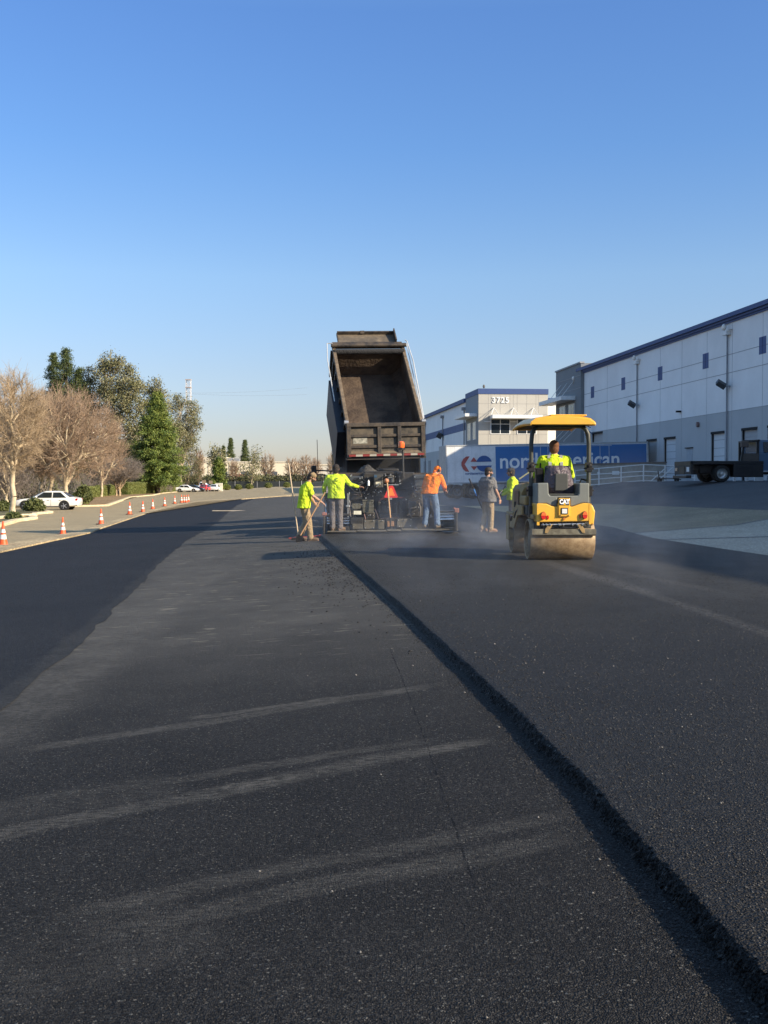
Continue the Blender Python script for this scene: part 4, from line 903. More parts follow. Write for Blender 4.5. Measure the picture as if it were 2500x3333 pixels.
def grid(m):
    for gx0, gy0, gx1, gy1, nx, ny in ((724, 500, 816, 600, 8, 8), (628, 525, 700, 565, 6, 4)):
        for i in range(nx + 1): x = gx0 + (gx1 - gx0) * i / nx; pbx(m, x - 2.5, gy0, x + 2.5, gy1, 29.6, .04)
        for j in range(ny + 1): y = gy0 + (gy1 - gy0) * j / ny; pbx(m, gx0, y - 2.5, gx1, y + 2.5, 29.597, .035)
part('step_grating', M('grate', (.16, .15, .11), rough=.6, metal=.3, var=.4, scale=20), [(718, 490, 820, 497, 29.58, .3)], extra=grid, bevel=0)
part('label_plate', M('label_cream2', (.75, .72, .58), rough=.6), [(640, 588, 708, 621, 29.58, .02)], bevel=0)
part('access_ladder', metal_g, [(583, 430, 591, 770, 29.5, .05), (596, 420, 604, 660, 29.7, .05)], extra=lambda m: m.cyl(pp(570, 548, 29.45), pp(606, 548, 29.45), .03))
smvx = [(915, 462), (921, 470), (1031, 470), (1037, 462), (1002, 378), (992, 362), (962, 362), (950, 378)]
part('vehicle_triangle', M('tri_red', (.62, .03, .02), rough=.35), [], bevel=0, extra=lambda m: m.prism([pp(x, y, 29.55) for x, y in smvx], (0, .012, 0)))
part('triangle_centre', M('tri_orange', (.95, .22, .02), rough=.45), [], bevel=0, extra=lambda m: m.prism([pp(x, y, 29.545) for x, y in ((940, 452), (1010, 452), (984, 384), (968, 384))], (0, .008, 0)))
part('triangle_bracket', bare, [(965, 470, 985, 488, 29.55, .05), (915, 350, 1045, 357, 29.56, .05)], bevel=0)
def chain(m):
    for x0, y0 in ((1028, 480), (1062, 500)):
        for i in range(22): p = pp(x0 + (8 if x0 > 1040 else 2) * math.sin(i * 1.9), y0 + i * 7.2, 29.65); m.ell(p, (.026, .02, .03) if i % 2 else (.014, .02, .032), 6, 5)
part('chain', M('chain_steel', (.09, .08, .065), rough=.5, metal=.5), [], extra=chain, bevel=0)
def pipes(m):
    random.seed(5)
    hoses = [((860, 505), (900, 480), (925, 470)), ((1037, 440), (1055, 480), (1105, 490)), ((1180, 420), (1215, 440), (1230, 430)), ((735, 620), (745, 650), (740, 668)), ((828, 570), (850, 620), (862, 660)), ((640, 440), (700, 450), (712, 440)), ((610, 500), (600, 560), (612, 640)), ((1140, 560), (1160, 610), (1150, 650)), ((1220, 500), (1240, 560), (1235, 640)), ((880, 660), (960, 652), (1060, 648))]
    return hoses
for h_ in pipes(None): part('hose', M('hose', (.05, .035, .03), rough=.5), [], extra=lambda m: m.path([pp(x, y, 29.62 - .03 * k) for k, (x, y) in enumerate(h_)], .018, 6), bevel=0, smooth=True)
part('red_hose', M('hose_red', (.10, .03, .025), rough=.5), [], bevel=0, smooth=True, extra=lambda m: (m.path([pp(865, 500, 29.55), pp(890, 482, 29.5), pp(915, 470, 29.5)], .022, 6), m.path([pp(733, 615, 29.5), pp(740, 645, 29.5), pp(745, 665, 29.5)], .022, 6), m.path([pp(1035, 465, 29.5), pp(1060, 472, 29.5), pp(1105, 465, 29.5)], .018, 6)))
def clutter(m):
    random.seed(11)
    for _ in range(110):
        x = random.uniform(605, 1250); y = random.uniform(270, 655); Y = random.uniform(29.75, 29.95); w = random.uniform(3, 12); h = random.uniform(3, 11)
        if 905 < x < 1045 and 350 < y < 480: continue
        pbx(m, x, y, x + w, y + h, Y, 30.4 - Y)
part('fittings', dkg, [], extra=clutter, bevel=.004)
def clutter2(m):
    random.seed(12)
    for _ in range(46):
        x = random.uniform(605, 1250); y = random.uniform(260, 650)
        if 905 < x < 1045 and 350 < y < 480: continue
        p = pp(x, y, 29.72); m.cyl(p, p + Vector((random.uniform(-.05, .05), .6, random.uniform(-.03, .03))), random.uniform(.008, .02), n=7)
part('bright_fittings', bare, [], extra=clutter2, bevel=0)
part('bottle', M('bottle_white', (.75, .75, .75), rough=.4), [], bevel=0, smooth=True, extra=lambda m: m.lathe(pp(773, 362, 29.8), [(.001, 0), (.032, 0), (.034, .07), (.03, .12), (.014, .14), (.014, .16), (.001, .16)], 'z', 12))
pole = part('beacon_pole', dkp, [], bevel=0, extra=lambda m: (m.cyl(pp(1089, 292, 30.2), pp(1081, 20, 30.2), .026, n=8), m.cyl(pp(1083, 75, 30.2), pp(1082, 50, 30.2), .04, n=8)))
bc_ = z4(0, 0)
part('beacon', M('beacon_amber', (.9, .16, .02), rough=.25, coat=.6), [], bevel=0, smooth=True, extra=lambda m: m.lathe(W(1306.5, 1455, 30.2), [(.001, -.02), (.085, -.02), (.09, .06), (.08, .13), (.05, .155), (.001, .16)], 'z', 16))
part('beacon_base', blackp, [], pole, bevel=0, extra=lambda m: m.lathe(W(1306.5, 1458, 30.2), [(.001, -.05), (.1, -.05), (.1, .0), (.001, .0)], 'z', 14))
# hopper and tracks
hop = MB()
for s_, xs in ((-1, -1.45), (1, 1.55)):
    hop.prism([(xs, 31.9, 1.75), (xs, 34.4, 1.6), (xs - s_ * .35, 34.4, .6), (xs - s_ * .35, 31.9, .6)], (s_ * .05, 0, 0))
hop.bx(-1.1, 1.2, 31.85, 34.4, .5, .6); hop.bx(-1.4, 1.5, 31.8, 31.9, .5, 1.7); hop.build('hopper', rustd, PV, world=True)
for xs in (-1.0, 1.1):
    m = MB(); pr = []
    for a in np.linspace(math.pi / 2, 3 * math.pi / 2, 9): pr.append((xs - .18, 31.2 + .4 * math.cos(a), gz + .4 + .4 * math.sin(a) - TH))
    for a in np.linspace(-math.pi / 2, math.pi / 2, 9): pr.append((xs - .18, 33.2 + .4 * math.cos(a), gz + .4 + .4 * math.sin(a) - TH))
    m.prism(pr, (.36, 0, 0)); m.build('track', rub, PV, world=True)
m = MB(); m.cyl((-1.5, 30.1, .3), (1.6, 30.1, .3), .18, n=10); m.build('auger', rustd, PV, world=True)
for xs in (-1.25, 1.38): m = MB(); m.box((xs, 30.8, .62), (.12, 2.6, .2), rot=(R(4), 0, 0)); m.build('tow_arm', dkp, PV, world=True, bevel=.02)
# hot asphalt heaped in the hopper
def heap(name, c, r, h, mat, label, n=34):
    V = []; Fc = []
    for j in range(n + 1):
        for i in range(n + 1):
            x = -1 + 2 * i / n; y = -1 + 2 * j / n; d = math.hypot(x, y)
            z = max(0, 1 - d) ** .8 * h + random.gauss(0, .025) - (.1 if d > .98 else 0)
            V.append((c[0] + x * r[0] + random.gauss(0, .012), c[1] + y * r[1] + random.gauss(0, .012), c[2] + z))
    for j in range(n):
        for i in range(n): a = j * (n + 1) + i; Fc.append((a, a + 1, a + n + 2, a + n + 1))
    return tag(nmesh(name, V, Fc, mat), label, 'asphalt', kind='stuff')
heap('asphalt_heap', (-.50, 33.0, 1.2), (.75, .9), .78, M('heap_asphalt', (.05, .045, .038), rough=.7, var=.5, scale=12, bump=.8, bscale=25), 'steaming black asphalt heaped in the paver hopper under the raised bed')

# ------------------------------------------------------------------ twin drum roller
RX, RY = 3.10, 19.56
RO = thing('drum_roller', (RX, RY, terr(RX, RY) + TH), 'yellow ride-on twin drum roller with a roof canopy', 'road roller', rz=R(2.2))
yel = M('roller_yellow', (.80, .43, .045), rough=.35, var=.06, scale=2, coat=.2, dirt=(.40, .24, .08), dirt_amt=.18, dscale=6)
tanm = M('dusty_yellow', (.38, .24, .085), rough=.7, var=.2, scale=3, dirt=(.16, .12, .07), dirt_amt=.45, dscale=5)
drm = M('drum_steel', (.35, .255, .15), rough=.5, metal=.25, var=.18, scale=2.5, dirt=(.15, .085, .04), dirt_amt=.45, dscale=9)
cgr = M('console_plastic', (.155, .165, .15), rough=.6, var=.08, scale=6)
dgr = M('dark_frame', (.05, .052, .045), rough=.5, var=.2, scale=8, dirt=(.09, .08, .06), dirt_amt=.3)
def zl(zx, y=-.3): s = F / (RY + y) / .30139; return (zx * .30139 + 1560 - 1250) / F * (RY + y) - RX
def zh(zy, y=-.3): return CAMH + (1567 - (1300 + zy * .30139)) * (RY + y) / F - RO.location.z
for yy in (0, 1.85):
    m = MB(); R_ = .36; hw = .565
    m.lathe((0, yy, R_), [(R_ - .03, -hw + .07), (R_ - .028, -hw), (R_ - .012, -hw - .004), (R_, -hw + .012), (R_, hw - .012), (R_ - .012, hw + .004), (R_ - .028, hw), (R_ - .03, hw - .07)], 'x', 56)
    d = m.build('drum', drm, RO, smooth=True)
    for s_ in (-1, 1):
        m = MB(); m.lathe((0, yy, R_), [(R_ - .028, s_ * (hw - .07)), (.2, s_ * (hw - .09)), (.16, s_ * (hw - .04)), (.09, s_ * (hw - .02)), (.001, s_ * (hw - .01))], 'x', 32)
        m.build('drum_end', M('drum_end_dark', (.10, .075, .045), rough=.7, dirt=(.2, .14, .08), dirt_amt=.4), d, smooth=True)
        m = MB(); t_ = s_ * (hw + .05)
        m.prism([(t_, yy - .13, R_ - .1), (t_, yy + .13, R_ - .1), (t_, yy + .2, .74), (t_, yy - .16, .74)], (s_ * .03, 0, 0))
        m.cyl((s_ * (hw - .03), yy, R_), (s_ * (hw + .07), yy, R_), .11, n=16)
        if yy > 1: m.build('drum_yoke', tanm, RO, bevel=.01)
m = MB(); m.bx(-.52, .52, -.30, .25, .72, .80); m.bx(-.60, .60, 1.5, 2.3, .74, .80); m.build('yoke_frame', tanm, RO, bevel=.02)
m = MB(); m.bx(zl(545), zl(1245), -.42, -.36, zh(1460), zh(1398)); m.build('scraper_beam', M('scraper', (.17, .155, .11), rough=.8, var=.3, scale=10, dirt=(.07, .06, .045), dirt_amt=.5, dscale=9), RO, bevel=.006)
m = MB(); m.bx(zl(560), zl(1240), -.40, -.375, zh(1472), zh(1460)); m.build('scraper_blade', M('blade', (.09, .07, .05), rough=.8), RO)
m = MB(); m.bx(-.5, .5, -.30, .2, zh(1395), zh(1322)); m.build('undercarriage', dgr, RO)
for zx0, zx1 in ((700, 760), (1105, 1045)):
    s_ = 1 if zx1 > zx0 else -1
    m = MB(); m.prism([(zl(zx0 - s_ * 15), -.44, zh(1440)), (zl(zx0 + s_ * 15), -.44, zh(1440)), (zl(zx0 + s_ * 50), -.44, zh(1385)), (zl(zx1 + s_ * 10), -.44, zh(1345)), (zl(zx1 - s_ * 40), -.44, zh(1355)), (zl(zx0 - s_ * 10), -.44, zh(1395))], (0, .03, 0)); m.build('scraper_arm', tanm, RO, bevel=.006)
m = MB(); m.cyl((zl(650), -.42, zh(1352)), (zl(1130), -.42, zh(1340)), .013, n=8)
for zx in (665, 700, 740, 835, 850, 880, 980, 1030, 1090, 1160): m.cyl((zl(zx), -.43, zh(1352)), (zl(zx + 10), -.43, zh(1348)), .028, n=8)
m.build('spray_pipe', bare, RO, smooth=True)
m = MB(); m.path([(zl(650), -.40, zh(1380)), (zl(700), -.41, zh(1390)), (zl(820), -.40, zh(1372)), (zl(960), -.41, zh(1385)), (zl(1120), -.40, zh(1372))], .012, 6); m.path([(zl(1120), -.43, zh(1330)), (zl(1150), -.43, zh(1370)), (zl(1110), -.42, zh(1380))], .012, 6); m.build('spray_hose', blackp, RO, smooth=True)
# rear yellow panel with the wavy top edge
pan = [(600, 1322), (1180, 1312), (1185, 1130), (1165, 1122), (1100, 1118), (1060, 1128), (985, 1155), (955, 1158), (955, 1120), (822, 1120), (822, 1156), (760, 1152), (700, 1124), (600, 1120)]
m = MB(); m.prism([(zl(x), -.46, zh(y)) for x, y in pan], (0, .62, 0)); pnl = m.build('rear_panel', yel, RO, bevel=.015)
m = MB(); m.prism([(zl(598), -.465, zh(1355)), (zl(625), -.465, zh(1355)), (zl(622), -.465, zh(1125)), (zl(598), -.465, zh(1125))], (0, .05, 0)); m.prism([(zl(1160), -.465, zh(1345)), (zl(1186), -.465, zh(1345)), (zl(1186), -.465, zh(1125)), (zl(1160), -.465, zh(1125))], (0, .05, 0)); m.build('panel_edge', yel, pnl)
m = MB(); m.prism([(zl(1190), -.3, zh(1340)), (zl(1235), -.3, zh(1360)), (zl(1250), -.3, zh(1210)), (zl(1225), -.3, zh(1150)), (zl(1190), -.3, zh(1120))], (0, .9, 0)); m.build('side_tank', yel, RO, bevel=.02)
m = MB(); m.prism([(zl(826), -.50, zh(1262)), (zl(950), -.50, zh(1262)), (zl(950), -.50, zh(1066)), (zl(826), -.50, zh(1066))], (0, .06, 0)); hp = m.build('hatch', yel, RO, bevel=.012)
m = MB(); m.bx(zl(835), zl(942), -.506, -.5, zh(1140), zh(1072)); m.build('logo_plate', blackp, hp, bevel=.004)
text_obj('logo_lettering', 'CAT', M('logo_white', (.9, .9, .88)), .105, Vector(((zl(835) + zl(942)) / 2, -.509, (zh(1140) + zh(1072)) / 2 + .002)), Matrix(((1, 0, 0), (0, 0, -1), (0, 1, 0))), hp, bold=.006, extrude=.002, world=False, sx=.82)
m = MB(); m.prism([(zl(874), -.5125, zh(1136)), (zl(902), -.5125, zh(1136)), (zl(888), -.5125, zh(1112))], (0, .002, 0)); m.build('logo_triangle', M('logo_yellow', (.75, .42, .02)), hp)
m = MB(); m.bx(zl(852), zl(926), -.512, -.5, zh(1236), zh(1168)); m.build('label_frame', blackp, hp, bevel=.008)
m = MB(); m.bx(zl(862), zl(916), -.516, -.511, zh(1228), zh(1178)); m.build('label', M('label_white', (.7, .7, .66), rough=.5, var=.3, scale=60), hp)
m = MB(); m.cyl((zl(890), -.47, zh(1286)), (zl(890), -.485, zh(1286)), .02, n=12); m.build('latch', M('latch_orange', (.5, .16, .03)), hp)
for zx in (845, 932): m = MB(); m.cyl((zl(zx), -.5, zh(1248)), (zl(zx), -.512, zh(1248)), .009, n=8); m.build('screw', dgr, hp)
for zx, zy, rx, rz_, nm in ((665, 1252, 32, 46, 'tail_light'), (1111, 1245, 30, 46, 'tail_light'), (714, 1270, 13, 27, 'reflector'), (1062, 1262, 12, 27, 'reflector')):
    c = Vector((zl(zx), -.475, zh(zy))); a, b_ = rx * .26 / 190, rz_ * .26 / 190
    if nm == 'tail_light':
        m = MB(); m.ell(c, (a * 1.12, .03, b_ * 1.1), 20, 10); rimo = m.build('tail_light', blackp, RO, smooth=True)
        m = MB(); m.prism([(c.x + a * math.cos(t), c.y - .038, c.z - .004 + b_ * math.sin(t)) for t in np.linspace(math.pi, 2 * math.pi, 14)], (0, .03, 0)); m.build('red_lens', M('lens_red', (.55, .015, .015), rough=.15, coat=.8), rimo)
        m = MB(); m.prism([(c.x + a * math.cos(t), c.y - .038, c.z + b_ * math.sin(t)) for t in np.linspace(0, math.pi, 14)], (0, .03, 0)); m.build('amber_lens', M('lens_amber', (.75, .16, .04), rough=.15, coat=.8), rimo)
    else:
        m = MB(); m.prism([(c.x + a * math.cos(t), c.y, c.z + b_ * math.sin(t)) for t in np.linspace(0, 2 * math.pi, 18)[:-1]], (0, .03, 0)); m.build('reflector', MATS['lens_red'], RO)
# grey U-shaped console
U_ = [(604, 1125), (604, 905), (722, 900), (728, 1020), (745, 1040), (1040, 1038), (1054, 1020), (1056, 905), (1165, 903), (1168, 1120), (1100, 1116), (1060, 1126), (985, 1152), (958, 1155), (958, 1062), (820, 1062), (820, 1152), (762, 1150), (702, 1122)]
m = MB(); m.prism([(zl(x), -.43, zh(y)) for x, y in U_], (0, .55, 0)); m.build('rear_console', cgr, RO, bevel=.02)
m = MB(); m.bx(zl(738), zl(1048), -.38, .1, zh(1036), zh(1030) + .02); m.bx(zl(810), zl(975), .0, .12, zh(1030), zh(985)); m.build('seat_base', dgr, RO, bevel=.01)
st_ = MB(); st_.box((-.03, .28, 1.24), (.50, .50, .12)); st_.box((-.03, .02, 1.45), (.46, .12, .42), rot=(R(8), 0, 0)); st = st_.build('seat', M('seat_black', (.02, .02, .022), rough=.6), RO, bevel=.04)
m = MB(); m.box((zl(893), -.16, (zh(800) + zh(988)) / 2), (zl(966) - zl(821), .1, zh(800) - zh(988)), taper=(.95, 1)); m.build('seat_back_cover', M('seat_grey', (.060, .062, .056), rough=.7, var=.1), st, bevel=.015)
# jacket hung over the seat back
jk = MB(); rings = []
for k, (zy, hw_, dp) in enumerate(((712, .09, .05), (722, .16, .09), (745, .20, .12), (800, .235, .15), (870, .255, .17), (940, .265, .16), (1000, .25, .15), (1035, .22, .12))):
    rg = []
    for i in range(28):
        a = 2 * math.pi * i / 28; f = 1 + .05 * math.sin(a * 9 + k * .7) + .03 * math.sin(a * 17); x = hw_ * math.cos(a) * f; y = dp * math.sin(a) * f
        rg.append(Vector((-.035 + x + (.03 if k > 4 else 0), -.03 + y, zh(zy, -.05))))
    rings.append(rg)
jk.loft(rings); jo = jk.build('jacket', M('jacket_mauve', (.09, .07, .08), rough=.5, var=.2, scale=3, bump=.6, bscale=5), None, smooth=True, sub=1)
for v in jo.data.vertices: v.co = RO.location + Matrix.Rotation(R(2.2), 3, 'Z') @ v.co
tag(jo, 'grey mauve jacket draped over the seat back of the roller', 'jacket')
# roof frame and canopy
rp = M('rops_frame', (.055, .058, .048), rough=.45, var=.12, scale=6)
m = MB()
for s_, zx, zt in ((-1, 560, 300), (1, 1185, 300)):
    x0 = zl(zx, .1); m.path([(x0 + s_ * .0, .1, .80), (x0, .1, 1.4), (x0 - s_ * .0, .1, 2.05), (x0 - s_ * .015, .1, 2.22), (x0 - s_ * .055, .11, 2.31), (x0 - s_ * .13, .13, 2.36), (x0 - s_ * .3, .15, 2.375)], [.038] * 3 + [.04] * 4, 10)
m.cyl((zl(600, .1), .15, 2.36), (zl(1150, .1), .15, 2.36), .03)
m.build('roll_bar', rp, RO, smooth=True)
m = MB()
for zx in (560, 1185):
    x0 = zl(zx, .1); m.bx(x0 - .06, x0 + .06, .04, .2, 1.12, 1.3); m.bx(x0 - .055, x0 + .055, .05, .18, 1.55, 1.72); m.bx(x0 - .05, x0 + .05, .0, .35, .75, .95)
    m.cyl((x0 - .09, .08, 1.61), (x0 + .09, .08, 1.61), .018, n=8); m.cyl((x0 - .09, .08, 1.22), (x0 + .09, .08, 1.22), .02, n=8); m.cyl((x0, .0, 1.66), (x0, .1, 1.66), .03, n=8)
m.build('hinge_bracket', blackp, RO, bevel=.008)
cn = MB()
def crow(y, z, dz=0.):
    hw_ = .575; pr = [(-hw_, 0), (-hw_ + .02, .04), (-hw_ + .10, .10), (-.28, .135), (0, .145), (.28, .135), (hw_ - .10, .10), (hw_ - .02, .04), (hw_, 0)]
    return pr, [Vector((x - .02, y, z + h + dz)) for x, h in pr] + [Vector((x * .97 - .02, y, z + h - .03)) for x, h in pr[::-1]]
rings = [crow(-.42, 2.375)[1]] + [crow(y, z)[1] for y, z in ((-.36, 2.375), (.3, 2.40), (.9, 2.41), (1.35, 2.39), (1.58, 2.36))]
# close the rear: a lip
cn.loft(rings); ca_ = cn.build('canopy', yel, RO, smooth=True)
m = MB(); rr0 = crow(-.40, 2.375)[0]; m.prism([(x - .02, -.425, 2.362 + h * .97) for x, h in rr0], (0, .03, 0)); m.prism([(x - .02, 1.56, 2.35 + h * .97) for x, h in rr0], (0, .03, 0)); m.build('canopy_lip', yel, ca_, bevel=.01)
m = MB(); m.bx(-.5, .46, -.37, 1.52, 2.365, 2.378); m.build('canopy_liner', M('liner_brown', (.06, .045, .035), rough=.8), ca_)
m = MB(); m.bx(-.22, .42, -.30, 1.2, 2.52, 2.545); m.build('canopy_ridge', yel, ca_, bevel=.012)
# front hood, side panels, controls
def hcs(y, w, z0, z1_): return [Vector((-w, y, z0)), Vector((-w, y, z1_ - .12)), Vector((-w + .05, y, z1_ - .03)), Vector((-w + .15, y, z1_)), Vector((w - .15, y, z1_)), Vector((w - .05, y, z1_ - .03)), Vector((w, y, z1_ - .12)), Vector((w, y, z0))]
m = MB(); m.loft([hcs(.95, .52, .8, 1.28), hcs(1.15, .53, .74, 1.36), hcs(2.0, .52, .72, 1.34), hcs(2.32, .48, .74, 1.18)]); hd = m.build('hood', tanm, RO, bevel=.012)
for s_ in (-1, 1):
    m = MB(); x_ = s_ * .535; m.prism([(x_, 1.1, .85), (x_, 1.62, .85), (x_, 1.62, 1.2), (x_, 1.1, 1.2)], (s_ * .012, 0, 0)); m.build('vent', blackp, hd)
m = MB(); m.bx(-.56, .5, .15, .98, .78, .95); m.build('platform', dgr, RO, bevel=.02)
m = MB(); m.bx(-.56, -.36, .3, .95, .95, 1.12); m.build('fuel_tank', tanm, RO, bevel=.03)
m = MB(); m.bx(-.35, .35, .80, .98, .95, 1.50); m.build('dash', dgr, RO, bevel=.04)
m = MB(); c = Vector((0, .72, 1.55)); ax = Vector((0, -.5, .86)); x = Vector((1, 0, 0)); y = ax.cross(x)
m.path([c + (x * math.cos(t) + y * math.sin(t)) * .19 for t in np.linspace(0, 2 * math.pi, 25)], .014, 6, cap=False); m.cyl(c, c + Vector((0, .12, -.2)), .03)
for t in (.3, 2.8, 4.7): m.cyl(c, c + (x * math.cos(t) + y * math.sin(t)) * .19, .012, n=6)
m.build('steering_wheel', blackp, RO, smooth=True)
m = MB(); m.bx(zl(615, .2), zl(700, .2), .2, .4, 1.25, 1.62); m.cyl((zl(675, .2), .3, 1.6), (zl(675, .2), .28, 1.72), .02); m.build('control_pod', blackp, RO, bevel=.03)
m = MB(); m.path([(zl(600, .1), .12, 1.68), (zl(640, .3), .4, 1.69), (zl(690, .6), .7, 1.66)], .018, 6); m.build('grab_rail', blackp, RO, smooth=True); m = MB(); m.path([(zl(1090, .1), .1, 1.35), (zl(1120, .1), .2, 1.42), (zl(1165, .1), .12, 1.40)], .016, 6); m.build('grab_rail', blackp, RO, smooth=True)
m = MB(); m.prism([(-.62, .3, .95), (-.62, 1.0, .95), (-.62, 1.45, .62), (-.62, 1.7, .62), (-.62, 1.75, .50), (-.62, 1.25, .50), (-.62, .8, .75), (-.62, .3, .78)], (.04, 0, 0)); m.build('side_frame', tanm, RO, bevel=.01)
m = MB(); m.cyl((-.60, 1.2, .9), (-.60, 1.2, 1.0), .02); m.path([(-.6, .7, .9), (-.63, .9, .82), (-.63, 1.1, .7)], .015, 6); m.build('hoses', blackp, RO)
# ------------------------------------------------------------------ people
skin = M('skin', (.42, .23, .15), rough=.55, var=.08, scale=8); skin_d = M('skin_brown', (.22, .11, .065), rough=.55, var=.08, scale=8)
def cloth(name, col, w=.35, sc=9, var=.10): return M(name, col, rough=.85, var=var, scale=4, bump=w, bscale=sc, spec=.2)
lime = cloth('hi_vis_lime', (.52, .68, .03), .7, 5, .10); orange = cloth('hi_vis_orange', (.85, .20, .02), .7, 5, .10)
greys = cloth('charcoal_shirt', (.145, .14, .135), .6, 8); khaki = cloth('khaki_trousers', (.30, .22, .125), .6, 8); greyt = cloth('grey_trousers', (.13, .115, .11), .6, 8)
jean = cloth('blue_jeans', (.10, .15, .23), .6, 8); boot_t = M('boot_tan', (.13, .085, .055), rough=.8, var=.2, scale=12); boot_b = M('boot_light', (.22, .125, .075), rough=.8, var=.2)
hair_d = M('hair_dark', (.02, .014, .010), rough=.8, var=.4, scale=30, bump=.5, bscale=80); hair_r = M('hair_ginger', (.15, .062, .028), rough=.8, var=.4, scale=30, bump=.5, bscale=80)
capg = cloth('cap_grey', (.05, .048, .046), .3, 20); capc = cloth('cap_camo', (.28, .20, .11), .3, 20, .5); glove = M('glove_grey', (.16, .15, .14), rough=.9); gl_b = M('glove_dark', (.03, .033, .04), rough=.8)

def bake(mb, name, mat, parent, vox, smooth_it=3):
    me = bpy.data.meshes.new(name); me.from_pydata(mb.v, [], mb.f)
    bm = bmesh.new(); bm.from_mesh(me); bmesh.ops.recalc_face_normals(bm, faces=bm.faces); bm.to_mesh(me); bm.free()
    o = bpy.data.objects.new(name, me); COL.objects.link(o)
    r = o.modifiers.new('r', 'REMESH'); r.mode = 'VOXEL'; r.voxel_size = vox; r.use_smooth_shade = True
    if smooth_it: s_ = o.modifiers.new('s', 'SMOOTH'); s_.iterations = smooth_it; s_.factor = .5
    bpy.context.view_layer.update()
    m2 = bpy.data.meshes.new_from_object(o.evaluated_get(bpy.context.evaluated_depsgraph_get()))
    o.modifiers.clear(); o.data = m2; bpy.data.meshes.remove(me); m2.name = name; m2.materials.clear(); m2.materials.append(mat)
    m2.polygons.foreach_set('use_smooth', [True] * len(m2.polygons)); o.parent = parent; return o
def limb(m, pts, rad, n=12):
    for p, r in zip(pts, rad): m.ell(p, r, 12, 8)
    for i in range(len(pts) - 1):
        if (Vector(pts[i + 1]) - Vector(pts[i])).length > 1e-4: m.path([pts[i], pts[i + 1]], [rad[i], rad[i + 1]], n)
def tor(m, secs, n=20):                      # secs: (centre, half width, half depth, side vector, forward vector)
    rings = []
    for c, w, d, sx, fy in secs:
        rg = []
        for i in range(n):
            a = 2 * math.pi * i / n; ca_, sa_ = math.cos(a), math.sin(a)
            rg.append(Vector(c) + sx * (w * math.copysign(abs(ca_) ** .8, ca_)) + fy * (d * math.copysign(abs(sa_) ** .8, sa_)))
        rings.append(rg)
    m.loft(rings)
def hand(m, w, d, nrm, side, curl=.6, k=1.0):
    """palm and five fingers; d = direction of the hand, nrm = out of the back of the hand, side = towards the thumb"""
    d = Vector(d).normalized(); side = Vector(side); side = (side - d * side.dot(d)).normalized(); nrm = Vector(nrm); nrm = (nrm - d * nrm.dot(d) - side * nrm.dot(side)).normalized()
    pc = Vector(w) + d * .05 * k; R3 = Matrix((side, d, nrm)).transposed()
    m.ell(pc, (.042 * k, .052 * k, .019 * k), 12, 8, rot=R3)
    for i, (o_, L) in enumerate(((.030, .070), (.010, .078), (-.010, .073), (-.029, .058))):
        p = Vector(w) + d * .085 * k + side * o_ * k; dd = d.copy(); pts = [p]
        for j in range(3):
            ang = curl * (.5 + .35 * j); dd = (d * math.cos(ang * (j + 1) * .8) - nrm * math.sin(ang * (j + 1) * .8)).normalized(); p = p + dd * L * k * (.42, .33, .25)[j]; pts.append(p)
        limb(m, pts, [.0105 * k, .0098 * k, .0088 * k, .0075 * k], 8)
    t0 = Vector(w) + d * .03 * k + side * .030 * k; t1 = t0 + (d * .6 + side * .75 - nrm * .3).normalized() * .038 * k; t2 = t1 + (d * .9 + side * .1 - nrm * .4 * (1 + curl)).normalized() * .034 * k
    limb(m, [t0, t1, t2], [.014 * k, .012 * k, .009 * k], 8)

